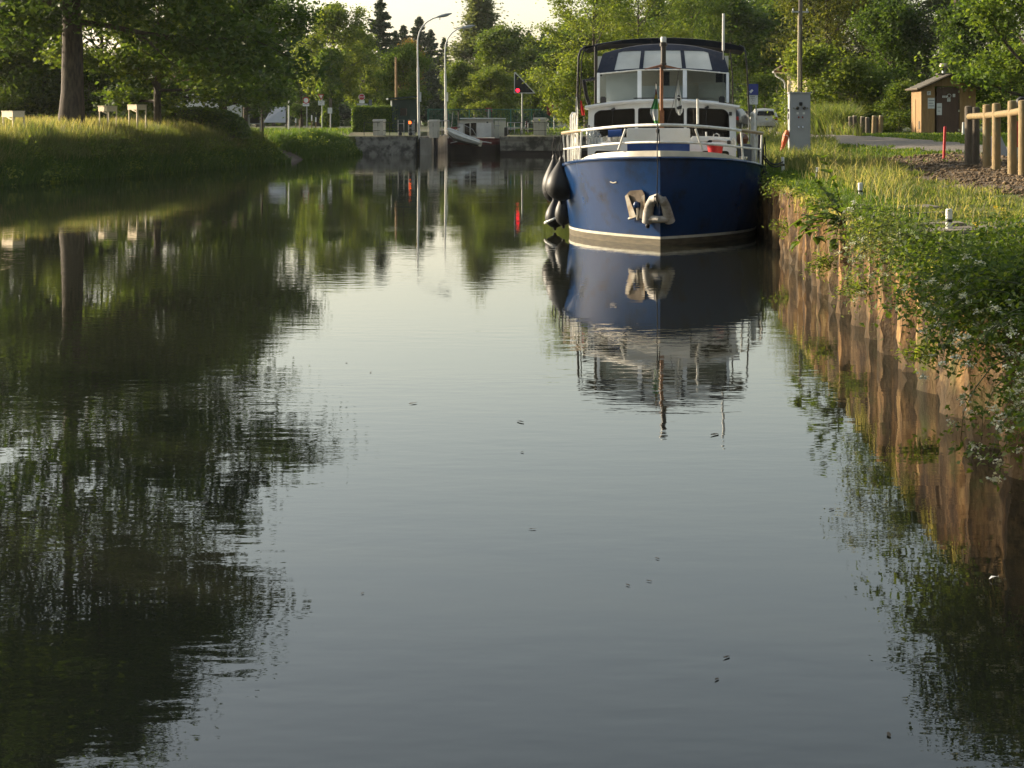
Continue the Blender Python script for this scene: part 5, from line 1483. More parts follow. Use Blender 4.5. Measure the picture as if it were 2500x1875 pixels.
# green bridge railing behind the lock
d = 150.0
z0, z1 = 1.62, A(0, 267, d).z
x0, x1 = AX(1045, d), AX(1420, d)
t = empty('bridge_railing', (x0, d, 1.6), 0, 'long green bridge railing with fine bars behind the lock', 'railing')
for z in (z1 - 1.6, 0.25):
    part(MB().bb(0, x1 - x0, -.03, .03, z - .03, z + .03), 'rail', 'green_rail', t)
nb = int((x1 - x0) / .13)
bar = MB().bb(-.012, .012, -.012, .012, .25, z1 - 1.62).mesh('bar', 'green_rail')
for k in range(nb):
    o = link('bar', bar, t); o.location = (k * .13, 0, 0)
post = MB().bb(-.04, .04, -.04, .04, -.1, z1 - 1.58).mesh('post', 'green_rail')
for k in range(int((x1 - x0) / 1.8) + 1):
    o = link('post', post, t); o.location = (k * 1.8, 0, 0)

# dark green hut
d = 126.0
t = empty('green_hut', (AX(985, d), d, 1.55), R(8), 'dark green lock hut with sloping roof beside the clipped hedge', 'hut')
f = lambda px, py: ((px - 985) * d / F, H - (py - HY) * d / F - 1.55)
w0, w1, hz = f(957, 0)[0], f(1018, 0)[0], f(0, 244)[1]
part(MB().slab([(w0, -.1), (w1, -.1), (w1, hz + .08), (w0, hz)], [[(-.42, .05), (.42, .05), (.42, 2.0), (-.42, 2.0)]], y=0, th=.08), 'front', 'green_dark', t)
part(MB().bb(w0, w1, 1.6, 1.66, -.1, hz), 'rear', 'green_dark', t)
for x in (w0, w1 - .06):
    part(MB().bb(x, x + .06, .081, 1.6, -.1, hz), 'side', 'green_dark', t)
part(MB().bb(-.40, .40, .02, .05, .05, 1.98), 'door', 'green_dark', t, bevel=.01)
part(MB().bb(-.25, .25, .005, .019, 1.2, 1.75), 'door_window', 'cabin_glass', t)
part(MB().add([(w0 - .3, -.35, hz + .02), (w1 + .12, -.35, hz + .20), (w1 + .12, 1.9, hz + .20), (w0 - .3, 1.9, hz + .02), (w0 - .3, -.35, hz + .14), (w1 + .12, -.35, hz + .32), (w1 + .12, 1.9, hz + .32), (w0 - .3, 1.9, hz + .14)], [(3, 2, 1, 0), (4, 5, 6, 7), (0, 1, 5, 4), (1, 2, 6, 5), (2, 3, 7, 6), (3, 0, 4, 7)]), 'roof', 'green_dark', t, bevel=.01)

# brown telegraph pole behind the hut
d = 150.0
t = empty('telegraph_pole', (AX(968, d), d, 1.6), 0, 'slim brown wooden pole rising behind the dark green hut', 'pole')
part(MB().tube([(0, 0, -.2), (-.05, 0, A(0, 141, d).z - 1.6)], [.12, .09], 8), 'shaft', 'larch', t, smooth=True)
part(MB().lathe([(.09, 0), (.03, .08)], (-.05, 0, A(0, 141, d).z - 1.6), 8), 'cap', 'log_dark', t)
# small white and red marker post
stake_p = empty('marker_post', (AX(1284, 124), 124, 1.35), 0, 'small white and red marker post near the triangular signal', 'post')
part(MB().bb(-.06, .06, -.05, .05, -.1, .45), 'lower_part', 'pole_white', stake_p)
part(MB().bb(-.07, .0, -.06, .06, .50, 1.0), 'upper_part', 'sign_white', stake_p)
part(MB().bb(.003, .07, -.06, .06, .50, 1.0), 'red_half', 'red_dull', stake_p)

# ------------------------------------------------------------------ road signs on the left
def signpost(px, d, z0, pytop, label, r=.04):
    t = empty('road_sign', (AX(px, d), d, z0), 0, label, 'sign')
    f = lambda a, b: ((a - px) * d / F, H - (b - HY) * d / F - z0)
    part(MB().tube([(0, .05, -.2), (0, .05, f(0, pytop)[1])], r, 8), 'post', 'galv', t, smooth=True)
    return t, f
t, f = signpost(749, 150, 1.6, 240, 'round white sign with red rim and plate below it')
x, z = f(747, 245); r = .30
part(MB().slab(circ(x, z, r), [circ(x, z, r * .70)], y=-.012, th=.012), 'red_rim', 'sign_red', t)
part(MB().slab(circ(x, z, r * .99), y=.001, th=.01), 'disc', 'sign_white', t)
(a, z1), (b, z0) = f(739, 252), f(755, 259)
pl = part(MB().bb(a, b, -.005, .012, z0, z1), 'plate', 'sign_white', t)
part(MB().bb(a + .05, b - .05, -.008, -.0055, (z0 + z1) / 2 - .02, (z0 + z1) / 2 + .02), 'printed_line', 'grey_box', pl)
t, f = signpost(786, 134, 1.55, 240, 'red rimmed triangular yield sign with distance plate')
a, b, c = f(776, 230), f(791.5, 230), f(784, 245)
cen = ((a[0] + b[0] + c[0]) / 3, (a[1] + b[1] + c[1]) / 3)
inn = [(cen[0] + (p[0] - cen[0]) * .6, cen[1] + (p[1] - cen[1]) * .6) for p in (a, b, c)]
part(MB().slab(rpoly([a, b, c], .04), [inn], y=-.012, th=.012), 'red_rim', 'sign_red', t)
part(MB().slab([(cen[0] + (p[0] - cen[0]) * .9, cen[1] + (p[1] - cen[1]) * .9) for p in (a, b, c)], y=.001, th=.01), 'triangle', 'sign_white', t)
(a, z1), (b, z0) = f(777, 246), f(792, 257)
pl = part(MB().bb(a, b, -.005, .012, z0, z1), 'plate', 'sign_white', t)
lettering('STOP', .15, 'sign_black', pl, ((a + b) / 2, -.008, z1 - .10)); lettering('150 m', .13, 'sign_black', pl, ((a + b) / 2, -.008, z0 + .10))
t, f = signpost(807, 132, 1.55, 242, 'narrow post with stacked small plates beside the ivy clad trunk', r=.05)
(a, z1), (b, z0) = f(803, 241), f(811, 262); part(MB().bb(a, b, -.005, .01, z0, z1), 'upper_plate', 'log_dark', t)
(a, z1), (b, z0) = f(800, 263), f(811, 277); part(MB().bb(a, b, -.005, .01, z0, z1), 'lower_plate', 'sign_white', t)
t, f = signpost(884, 150, 1.6, 240, 'red STOP sign above small plates by the clipped hedge')
x, z = f(883, 237); r = .27
oct_ = [(x + r / math.cos(R(22.5)) * math.cos(R(22.5 + 45 * k)), z + r / math.cos(R(22.5)) * math.sin(R(22.5 + 45 * k))) for k in range(8)]
part(MB().slab([(x + (p[0] - x) * .88, z + (p[1] - z) * .88) for p in oct_], y=-.012, th=.012), 'red_face', 'sign_red', t)
part(MB().slab(oct_, y=.001, th=.01), 'white_rim', 'sign_white', t)
lettering('STOP', .20, 'sign_white', t, (x, -.016, z))
(a, z1), (b, z0) = f(877, 245), f(890, 252); part(MB().bb(a, b, -.005, .01, z0, z1), 'plate', 'sign_white', t)
(a, z1), (b, z0) = f(871, 253), f(898, 257); part(MB().bb(a, b, -.005, .01, z0, z1), 'direction_plate', 'cabinet_grey', t)
t, f = signpost(904, 148, 1.6, 243, 'dark narrow sign post between STOP sign and green hut', r=.05)
(a, z1), (b, z0) = f(900, 243), f(908, 262); part(MB().bb(a, b, -.005, .01, z0, z1), 'plate', 'grey_box', t)
# plain tall pale pole
t = empty('flag_pole', (AX(705, 128), 128, 1.55), 0, 'plain thin pale pole standing on the grass beside the road', 'pole')
part(MB().tube([(0, 0, -.1), (0, 0, 2.55), (-.03, 0, A(0, 228, 128).z - 1.55)], [.055, .05, .045], 8), 'shaft', 'pole_white', t, smooth=True)
part(MB().lathe([(.045, 0), (.02, .05)], (-.03, 0, A(0, 228, 128).z - 1.55), 8), 'cap', 'galv', t)
# roadside posts
for k, (px, py, lab) in enumerate(((722, 290, 'short pale roadside post beside the plain pole'), (761, 282, 'short pale roadside post beside the round red rimmed sign'), (771, 287, 'short pale roadside post beside the yield sign'))):
    d = 152
    t = empty('roadside_post', (AX(px, d), d, 1.6), 0, lab, 'post', 'pale roadside posts')
    hgt = A(0, py, d).z - 1.6
    part(MB().lathe([(.06, -.1), (.06, hgt * .62)], (0, 0, 0), 10), 'shaft', 'log_wood', t, smooth=True)
    part(MB().lathe([(.062, hgt * .621), (.06, hgt), (.03, hgt + .03)], (0, 0, 0), 10), 'white_head', 'paint_white', t, smooth=True)
# notice board with two legs
d = 108.0
t = empty('notice_board', (AX(622, d), d, 1.5), 0, 'empty grey notice frame on two legs beside the dark hedge', 'notice board')
f = lambda a, b: ((a - 622) * d / F, H - (b - HY) * d / F - 1.5)
for px in (608, 636):
    x = f(px, 0)[0]
    part(MB().bb(x - .05, x + .05, -.04, .04, -.2, f(0, 280)[1]), 'leg', 'cabinet_grey', t)
(a, z1), (b, z0) = f(609, 286), f(635, 301)
part(MB().bb(a + .04, b - .04, -.02, .0, z0, z1), 'panel', 'sign_black', t)
part(MB().tube([(a, -.03, z0 - .03), (b, -.03, z0 - .03)], .03, 4), 'lower_rail', 'cabinet_grey', t)
# white houses behind the trees
def house(name, px0, px1, py_eave, py_ridge, d, label, mat='house_white', wins=()):
    x0, x1 = AX(px0, d), AX(px1, d)
    t = empty(name, (x0, d, 1.6), 0, label, 'house')
    w = x1 - x0; ze = A(0, py_eave, d).z - 1.6; zr = A(0, py_ridge, d).z - 1.6
    holes = [[(w * a, z0), (w * b, z0), (w * b, z1), (w * a, z1)] for a, b, z0, z1 in wins]
    part(MB().slab([(0, -.2), (w, -.2), (w, ze), (0, ze)], holes, y=0, th=.25), 'wall', mat, t)
    for s_ in (0, w - .25):
        part(MB().bb(s_, s_ + .25, .252, 7, -.2, ze), 'wall', mat, t)
    part(MB().bb(.26, w - .26, 6.8, 7, -.2, ze), 'wall', mat, t)
    for q in holes:
        win = part(MB().slab(q, [[(q[0][0] + .07, q[0][1] + .07), (q[1][0] - .07, q[0][1] + .07), (q[1][0] - .07, q[2][1] - .07), (q[0][0] + .07, q[2][1] - .07)]], y=.08, th=.06), 'window', 'sign_white', t)
        part(MB().slab(q, y=.11, th=.01), 'pane', 'cabin_glass', win)
    rf = MB()
    a = [(-.5, -.5, ze - .05), (w + .5, -.5, ze - .05)]; b = [(-.5, 3.5, zr), (w + .5, 3.5, zr)]; c = [(-.5, 7.5, ze - .05), (w + .5, 7.5, ze - .05)]
    rf.grid([a, b, c]); rf.grid([[(p[0], p[1], p[2] + .18) for p in r_] for r_ in (a, b, c)])
    rf.grid([a, [(p[0], p[1], p[2] + .18) for p in a]])
    part(rf, 'roof', 'roof_tile', t)
house('white_house', 420, 560, 215, 160, 150, 'white house glimpsed through the low branches of the broad tree', wins=((.15, .25, .9, 2.2), (.55, .64, .9, 2.2), (.80, .88, .9, 2.2)))
t = empty('white_awning', (AX(672, 130), 130, 1.6), 0, 'sloping white awning sheet on dark frame behind the plain pole', 'awning')
f = lambda a, b: ((a - 672) * 130 / F, H - (b - HY) * 130 / F - 1.6)
part(MB().add([(f(643, 298)[0], 0, f(0, 299)[1]), (f(698, 0)[0], 0, f(0, 299)[1]), (f(696, 0)[0], 1.2, f(0, 257)[1]), (f(660, 0)[0], 1.2, f(0, 262)[1]), (f(643, 298)[0], .05, f(0, 299)[1] - .03), (f(698, 0)[0], .05, f(0, 299)[1] - .03), (f(696, 0)[0], 1.25, f(0, 257)[1] - .03), (f(660, 0)[0], 1.25, f(0, 262)[1] - .03)], [(0, 1, 2, 3), (7, 6, 5, 4), (0, 4, 5, 1), (1, 5, 6, 2), (2, 6, 7, 3), (3, 7, 4, 0)]), 'sheet', 'cabinet_grey', t)
part(MB().tube([(f(699, 0)[0], 0, -.1), (f(698.5, 0)[0], 0, f(0, 256)[1])], .05, 6), 'frame_post', 'sign_black', t)
part(MB().tube([(f(645, 0)[0], 0, -.1), (f(645, 0)[0], 0, f(0, 299)[1])], .04, 6), 'frame_post', 'sign_black', t)
part(MB().tube([(f(645, 0)[0], 0, .15), (f(699, 0)[0], 0, .15)], .04, 6), 'frame_bar', 'sign_black', t)

# pale boxes on thin legs in the meadow
for k, (px0, px1, py0, py1, d, lab) in enumerate(((-8, 45, 276, 287, 70, 'cream box on thin legs nearest the left edge bushes'), (232, 271, 263, 273, 79, 'cream box on thin legs beside the thick tree trunk'), (304, 343, 260, 269, 80, 'cream box on thin legs before the dark rounded hedge'))):
    xc = AX((px0 + px1) / 2, d); z0 = float(z_left(xc, d))
    t = empty('legged_box', (xc, d, z0), R(-48), lab, 'box', 'pale boxes on legs in the meadow')
    w = (px1 - px0) * d / F * 1.12; zt_ = A(0, py0, d).z - z0 + .08; zb_ = A(0, py1, d).z - z0 + .02
    part(MB().bb(-w / 2, w / 2, -.02, .0, zb_, zt_ - .022), 'front_board', 'hive_wood', t)
    part(MB().bb(-w / 2, w / 2, .48, .50, zb_, zt_ - .022), 'rear_board', 'hive_wood', t)
    part(MB().bb(-w / 2 - .02, w / 2 + .02, -.04, .52, zt_ - .02, zt_ + .01), 'lid', 'hive_wood', t)
    for s_ in (-1, 1):
        part(MB().bb(s_ * (w / 2 - .012) - .01, s_ * (w / 2 - .012) + .01, .002, .478, zb_, zt_ - .022), 'side_board', 'hive_wood', t)
        for y in (.0, .46):
            part(MB().bb(s_ * (w / 2 - .05) - .025, s_ * (w / 2 - .05) + .025, y + .003, y + .05, -.2, zt_ - .03), 'leg', 'hive_wood', t)
    part(MB().box((w * .25, -.03, zb_ - .05), (w * .5, .02, .05), ry=.2), 'perch_board', 'hive_wood', t)

# ------------------------------------------------------------------ barge leaving the lock, with its dinghy
d = 123.0
XC = AX(1154, d)
bg = empty('barge', (XC, d, 0), -TH, 'maroon and white barge squeezing out of the lock', 'boat')
def g7(zx, zy, y=0):
    q = L7(zx, zy, d + y); return Vector((q.x - XC - y * sl, y, q.z))
hw_ = 1.88
sec = [(0, 1.0), (.35, 1.0), (.9, 1.02), (3, 1.03), (20, 1.03), (28, 1.0)]
def bring(z, y, k=1.0):
    return None
def barge_band(z0, z1, mat, name, tap0, tap1):
    mb = MB()
    for s_ in (-1, 1):
        P = []
        for z, tp in ((z0, tap0), (z1, tap1)):
            P.append([(0, -.55 * tp, z), (s_ * hw_ * .55, -.42 * tp, z), (s_ * hw_ * .86, -.1, z), (s_ * hw_, .6, z), (s_ * hw_, 26, z)])
        mb.grid(P)
    return part(mb, name, mat, bg, smooth=True)
barge_band(-.6, .68, 'barge_black', 'lower_hull', .9, 1.0)
barge_band(.68, 1.06, 'barge_maroon', 'upper_hull', 1.0, 1.12)
part(MB().add([(-hw_, .4, 1.04), (hw_, .4, 1.04), (hw_, 26, 1.04), (-hw_, 26, 1.04)], [(0, 1, 2, 3)]), 'deck', 'deck_grey', bg)
part(MB().tube([(-hw_, .6, 1.07), (-hw_ * .86, -.12, 1.08), (-hw_ * .55, -.5, 1.1), (0, -.64, 1.12), (hw_ * .55, -.5, 1.1), (hw_ * .86, -.12, 1.08), (hw_, .6, 1.07)], .05, 6), 'rubbing_strake', 'barge_maroon', bg, smooth=True)
for a, b in (((735, 832), (880, 808)), ((1095, 815), (1230, 832))):
    part(MB().tube([g7(*a, -.45), g7((a[0] + b[0]) / 2, (a[1] + b[1]) / 2 - 4, -.55), g7(*b, -.5)], .035, 5), 'white_moustache', 'sign_white', bg)
YC = 2.2
def c7(zx, zy, y=YC): q = g7(zx, zy, y); return (q.x, q.z)
cab = part(MB().slab([c7(815, 770), c7(830, 640), c7(860, 560), c7(1040, 535), c7(1250, 548), c7(1275, 765)], [[c7(905, 745), c7(905, 600), c7(965, 590), c7(965, 745)], [c7(1168, 650), c7(1168, 575), c7(1192, 575), c7(1192, 650)], [c7(980, 745), c7(980, 590), c7(1045, 590), c7(1045, 745)]], y=YC, th=.06), 'cabin_front', 'cabinet_beige', bg)
part(MB().bb(c7(905, 0)[0], c7(1045, 0)[0], YC + .03, YC + .04, c7(0, 745)[1], c7(0, 590)[1]), 'window', 'cabin_glass', bg)
part(MB().bb(c7(1168, 0)[0], c7(1192, 0)[0], YC + .03, YC + .04, c7(0, 650)[1], c7(0, 575)[1]), 'window', 'cabin_glass', bg)
for zx in (822, 1268):
    x = c7(zx, 0)[0]
    part(MB().bb(x - .02, x + .02, YC + .062, 12, 1.0, c7(0, 560)[1]), 'cabin_side', 'cabinet_beige', bg)
part(MB().bb(c7(850, 0)[0], c7(1275, 0)[0], YC - .2, 12, c7(0, 545)[1], c7(0, 530)[1]), 'cabin_roof', 'cover_grey', bg, bevel=.02)
part(MB().bb(c7(1070, 0)[0], c7(1240, 0)[0], 1.2, 1.25, c7(0, 760)[1], c7(0, 590)[1]), 'white_cover', 'sign_white', bg)
part(MB().bb(c7(850, 0)[0], c7(900, 0)[0], 1.3, 1.35, c7(0, 745)[1], c7(0, 605)[1]), 'white_door', 'sign_white', bg)
rl = MB()
for pts in ([(972, 760), (972, 560)], [(1052, 760), (1048, 540)], [(1248, 760), (1248, 560)], [(1310, 760), (1310, 560)], [(905, 620), (1000, 665), (1055, 755)], [(820, 600), (900, 605)], [(1235, 565), (1400, 570)], [(1240, 620), (1330, 625)]):
    rl.tube([g7(a, b, 1.0) for a, b in pts], .025, 6)
part(rl, 'deck_railing', 'galv', bg)
part(MB().tube([g7(a, b, 3.0) for a, b in ((700, 700), (700, 480), (712, 455), (760, 440), (930, 430), (1120, 430), (1175, 438), (1180, 540))], .03, 6), 'bimini_frame', 'iron_dark', bg, smooth=True)
part(MB().grid([[g7(a, b, y) for a, b in ((710, 456), (760, 441), (930, 431), (1120, 431), (1175, 439))] for y in (3.0, 4.2)]), 'bimini_cover', 'fabric_black', bg)
part(MB().tube([g7(745, 650, 3), g7(765, 455, 3)], .02, 5), 'bimini_stay', 'galv', bg)
mb = MB()
for i in range(7):
    q = g7(755 + (i % 4) * 16, 650 + 12 * (i % 3), -.1); mb.box(q, (.18, .15, .16), rz=i)
part(mb, 'foredeck_gear', 'red_dull', bg, bevel=.03)
part(MB().tube([g7(720, 780, -.1), g7(780, 650, .3), g7(850, 640, .5)], .04, 6), 'anchor_davit', 'iron_dark', bg)
# the dinghy: things of its own, slung across the bow
dg = empty('dinghy', g7(900, 770, -1.0) + Vector((XC, d, 0)), 0, 'pale aluminium dinghy slung aslant across the bow of the barge', 'boat')
def q7(zx, zy, y): q = L7(zx, zy, d + y); return q - dg.location
st = [(690, 672, 700, 690, .02), (705, 655, 705, 730, .30), (760, 668, 770, 800, .5), (870, 715, 870, 828, .6), (980, 762, 985, 852, .6), (1075, 795, 1060, 868, .52), (1112, 822, 1100, 862, .3)]
P = []
for (ax, ay, bx, by, w) in st:
    tp, bt = q7(ax, ay, -1.4), q7(bx, by, -1.4)
    P.append([tp + Vector((0, w, .04)), tp + Vector((0, -.05, 0)), tp.lerp(bt, .35) + Vector((0, -w * .55, 0)), tp.lerp(bt, .75) + Vector((0, -w * .45, 0)), bt + Vector((0, w * .1, 0)), bt + Vector((0, w * .8, .1))])
part(MB().grid(P), 'hull', 'alu', dg, smooth=True)
part(MB().tube([q7(a, b, -1.45) for a, b, *_ in st], .045, 6), 'gunwale', 'frame_white', dg, smooth=True)
part(MB().tube([q7(715, 700, -1.75), q7(800, 770, -1.95), q7(960, 815, -2.0), q7(1085, 840, -1.8)], .02, 5), 'strake', 'galv', dg, smooth=True)
part(MB().box(q7(1095, 838, -1.3), (.22, .5, .42), ry=.25), 'transom', 'alu', dg, bevel=.02)
# ------------------------------------------------------------------ vegetation
def leaf_arrays(C, size, tint, aspect=.55, flat=.5, seed=1, nrm=None):
    g = np.random.default_rng(seed)
    n = len(C)
    nv = g.normal(0, 1, (n, 3)); nv[:, 2] = np.abs(nv[:, 2]) + flat
    if nrm is not None:
        nv = nv * .5 + nrm
    nv /= np.linalg.norm(nv, axis=1, keepdims=True)
    a = g.normal(0, 1, (n, 3)); a -= nv * (a * nv).sum(1, keepdims=True); a /= np.linalg.norm(a, axis=1, keepdims=True) + 1e-9
    b = np.cross(nv, a)
    s = np.asarray(size)[:, None]
    w = s * aspect * .5
    V = np.empty((n, 4, 3), np.float32)
    V[:, 0] = C - a * s * .5
    V[:, 1] = C + b * w + nv * w * .35 + a * s * .05
    V[:, 2] = C + a * s * .5
    V[:, 3] = C - b * w + nv * w * .35 + a * s * .05
    Fc = np.arange(n * 4).reshape(n, 4)
    return V.reshape(-1, 3), Fc, np.repeat(tint, 4)
def leaf_mesh(name, C, size, tint, mat, **k):
    V, Fc, T = leaf_arrays(np.asarray(C), size, tint, **k)
    me = np_mesh(name, V, [Fc], T)
    me.materials.append(MATS[mat])
    return me
def rot_dir(az, el):
    return Vector((math.cos(az) * math.cos(el), math.sin(az) * math.cos(el), math.sin(el)))
def grow(seed, Ht, Rd, r0, clear, nl, el0=60, el1=15, nsub=5, shape=None, bend=0.15, wob_=.25, trunk_top=.82, limb=.55):
    rr = random.Random(seed)
    shape = shape or (lambda t: math.sin(math.pi * (.22 + .72 * t)) ** .7)
    br, tips = [], []
    tp = []
    n_ = 9
    ox = oy = 0
    for i in range(n_ + 1):
        t = i / n_
        ox += rr.uniform(-1, 1) * wob_ * Ht / 60; oy += rr.uniform(-1, 1) * wob_ * Ht / 60
        if i == 0: ox = oy = 0
        tp.append(Vector((ox, oy, Ht * trunk_top * t - .25 * (i == 0))))
    rad = [r0 * (1.25 if i == 0 else 1) * (1 - .82 * i / n_) for i in range(n_ + 1)]
    br.append((tp, rad))
    def tpos(h):
        f = min(max(h / (Ht * trunk_top), 0), .999) * n_
        i = int(f); return tp[i].lerp(tp[i + 1], f - i), rad[i] * (1 - (f - i)) + rad[i + 1] * (f - i)
    for i in range(nl):
        t = (i + rr.random() * .6) / nl
        h = clear + (Ht * trunk_top * .98 - clear) * t
        p, rt = tpos(h)
        az = i * 2.39996 + rr.uniform(-.5, .5)
        ln = Rd * shape(t) * rr.uniform(.72, 1.12)
        el = R(el1 + (el0 - el1) * t) + rr.uniform(-.2, .2)
        pts, rs = [p], [max(rt * limb, .02)]
        q = p.copy(); e = el; a = az
        for k in range(5):
            q = q + rot_dir(a, e) * (ln / 5)
            e += bend * (1 if rr.random() > .2 else -1) * rr.uniform(.4, 1.2); a += rr.uniform(-.25, .25)
            pts.append(q.copy()); rs.append(max(rs[0] * (1 - .17 * (k + 1)), .008))
        br.append((pts, rs))
        tips += [(pts[-1], 1.0), (pts[4].lerp(pts[5], .3), .8), (pts[3], .6)]
        for j in range(nsub):
            f = .28 + .7 * (j + rr.random() * .7) / nsub
            fi = min(f * 5, 4.99); k = int(fi)
            p2 = pts[k].lerp(pts[k + 1], fi - k)
            a2 = az + (1 if j % 2 else -1) * rr.uniform(.45, 1.25)
            e2 = el + rr.uniform(-.45, .5)
            l2 = ln * (.50 - .22 * f) * rr.uniform(.8, 1.3)
            q2 = [p2]
            x = p2.copy()
            for m_ in range(3):
                x = x + rot_dir(a2, e2) * (l2 / 3); e2 += rr.uniform(-.25, .2); a2 += rr.uniform(-.3, .3)
                q2.append(x.copy())
            br.append((q2, [rs[k] * .5, rs[k] * .4, rs[k] * .28, .006]))
            tips += [(q2[3], 1.0), (q2[2], .9), (q2[1], .5)]
    tips += [(tp[-1], 1.0), (tp[-1] + Vector((0, 0, Ht * (1 - trunk_top) * .5)), 1.0), (tp[-1] + Vector((0, 0, Ht * (1 - trunk_top) * .85)), .7)]
    return br, tips
def branch_mesh(name, br, mat, sides=6):
    mb = MB()
    for i, (pts, rs) in enumerate(br):
        mb.tube(pts, list(rs), 10 if i == 0 else sides, cap=False)
    return mb.mesh(name, mat, smooth=True, recalc=False)
def crown_mesh(name, tips, nleaf, clump, leaf, mat, seed, squash=.6, aspect=.55, flat=.5, droop=0.0, skip=0.0, var=.35):
    g = np.random.default_rng(seed)
    P = np.array([t[0] for t in tips]); w = np.array([t[1] for t in tips])
    keep = g.random(len(P)) >= skip
    P, w = P[keep], w[keep]
    idx = g.choice(len(P), nleaf, p=w / w.sum())
    cs = clump * g.uniform(.6, 1.35, len(P))
    offs = g.normal(0, 1, (nleaf, 3)) * np.array([1, 1, squash]) * cs[idx][:, None] * .62
    C = P[idx] + offs
    if droop:
        C[:, 2] -= np.abs(g.normal(0, 1, nleaf)) * droop
    size = leaf * g.uniform(.6, 1.35, nleaf)
    ct = g.random(len(P))
    tint = np.clip(ct[idx] * var * 2 + g.random(nleaf) * (1 - var) - var * .3, 0, 1)
    return leaf_mesh(name, C, size, tint, mat, aspect=aspect, flat=flat, seed=seed + 1)

PROTO = {}
def proto(key, seed, Ht, Rd, r0, clear, nl, nleaf, clump, leaf, mat, bark='bark', **k):
    ck = {a: k.pop(a) for a in ('squash', 'aspect', 'flat', 'droop', 'skip', 'var') if a in k}
    br, tips = grow(seed, Ht, Rd, r0, clear, nl, **k)
    if key == 'big':
        r_ = random.Random(3)
        for q in range(46):
            a_ = r_.uniform(0, 6.283); q_ = r_.uniform(1.0, 6); tips.append((Vector((q_ * math.cos(a_), q_ * math.sin(a_), r_.uniform(5.2, 9.5))), 1.0))
    PROTO[key] = (branch_mesh(key + '_trunk', br, bark), crown_mesh(key + '_crown', tips, nleaf, clump, leaf, mat, seed, **ck), Ht)
def conifer(key, seed, Ht, Rd, mat, nq=9000, leaf=.55, gap=.55):
    rr = random.Random(seed); g = np.random.default_rng(seed)
    br = [([Vector((0, 0, -.2)), Vector((.05, 0, Ht * .5)), Vector((0, .05, Ht))], [Ht * .016, Ht * .010, .02])]
    C, n_, dirs = [], 0, []
    z = Ht * .12
    segs = []
    while z < Ht * .985:
        t = z / Ht
        ln = Rd * (1 - t) ** .85 * (.55 + .45 * min(1, t * 5)) + .15
        for k in range(6):
            az = rr.uniform(0, 6.283); l2 = ln * rr.uniform(.55, 1.12)
            e0 = -.12 - .25 * (1 - t) + rr.uniform(-.12, .15)
            p = Vector((0, 0, z + rr.uniform(-.2, .2))); q = p + rot_dir(az, e0) * l2 + Vector((0, 0, .12 * l2))
            br.append(([p, p.lerp(q, .55) - Vector((0, 0, .08 * l2)), q], [.03 + .01 * l2, .02, .006]))
            segs.append((p, p.lerp(q, .55) - Vector((0, 0, .08 * l2)), q, l2))
        z += gap * rr.uniform(.8, 1.2) * (1.15 - .5 * t)
    L = np.array([s[3] for s in segs]); pr = L / L.sum()
    idx = g.choice(len(segs), nq, p=pr)
    f = g.random(nq) ** .7
    A_ = np.array([s[0] for s in segs])[idx]; B_ = np.array([s[1] for s in segs])[idx]; C_ = np.array([s[2] for s in segs])[idx]
    f_ = f[:, None]
    P = A_ * (1 - f_) ** 2 + B_ * 2 * f_ * (1 - f_) + C_ * f_ ** 2
    lat = g.normal(0, 1, (nq, 3)) * (L[idx] * .13 * (1.15 - f) + .05)[:, None]
    lat[:, 2] = -np.abs(lat[:, 2]) * .8
    P = P + lat
    size = leaf * g.uniform(.5, 1.3, nq)
    me = leaf_mesh(key + '_crown', P, size, g.random(nq), mat, aspect=.38, flat=.25, seed=seed)
    PROTO[key] = (branch_mesh(key + '_trunk', br, 'bark', sides=4), me, Ht)

proto('big', 11, 25, 10.5, .56, 5.4, 36, 100000, 1.25, .33, 'leaf_dark', el0=70, el1=2, limb=.36, nsub=6, bend=.10, squash=.5, shape=lambda t: (.9 + .35 * math.sin(math.pi * t)) * (1 - .45 * t), skip=.06)
proto('low', 21, 9, 5.4, .22, 1.6, 18, 26000, .75, .24, 'leaf_mid', el0=70, el1=2, nsub=5, bend=.03, squash=.6, aspect=.7)
proto('low2', 23, 9, 5.0, .2, 1.5, 16, 22000, .8, .22, 'leaf_mid', el0=70, el1=5, nsub=5, bend=.05, squash=.6, aspect=.7)
proto('round', 31, 11, 4.2, .2, 1.6, 20, 17000, .75, .32, 'leaf_mid', nsub=4, squash=.7)
proto('round2', 33, 11, 3.9, .2, 2.0, 20, 17000, .7, .32, 'leaf_light', nsub=4, squash=.7)
proto('acacia', 41, 13, 5.6, .2, 3.0, 18, 19000, .75, .24, 'leaf_light', nsub=5, squash=.45, bend=.14, aspect=.5, skip=.15)
proto('acacia2', 43, 13, 5.2, .2, 3.4, 18, 18000, .75, .24, 'leaf_light', nsub=5, squash=.45, bend=.14, aspect=.5, skip=.15)
proto('poplar', 51, 18, 3.9, .25, 1.5, 34, 22000, .6, .30, 'leaf_grey', el0=78, el1=48, nsub=4, squash=1.1, shape=lambda t: 1.0 - .72 * t, bend=.05)
proto('ivy', 61, 14, 4.6, .28, 3.5, 20, 18000, .8, .34, 'leaf_light', nsub=4, squash=.65, skip=.12, bark='bark_grey')
proto('willow', 71, 12, 4.8, .26, 1.6, 22, 26000, .75, .25, 'leaf_yellow', nsub=5, squash=.8, droop=.45, aspect=.35, bend=.10)
proto('pine', 81, 17, 6.0, .32, 3.0, 22, 26000, .85, .30, 'needle_warm', nsub=5, squash=.55, aspect=.3, el0=45, el1=-5)
proto('bright', 91, 12, 4.2, .2, 1.2, 20, 21000, .7, .21, 'leaf_bright', nsub=5, squash=.6, aspect=.75)
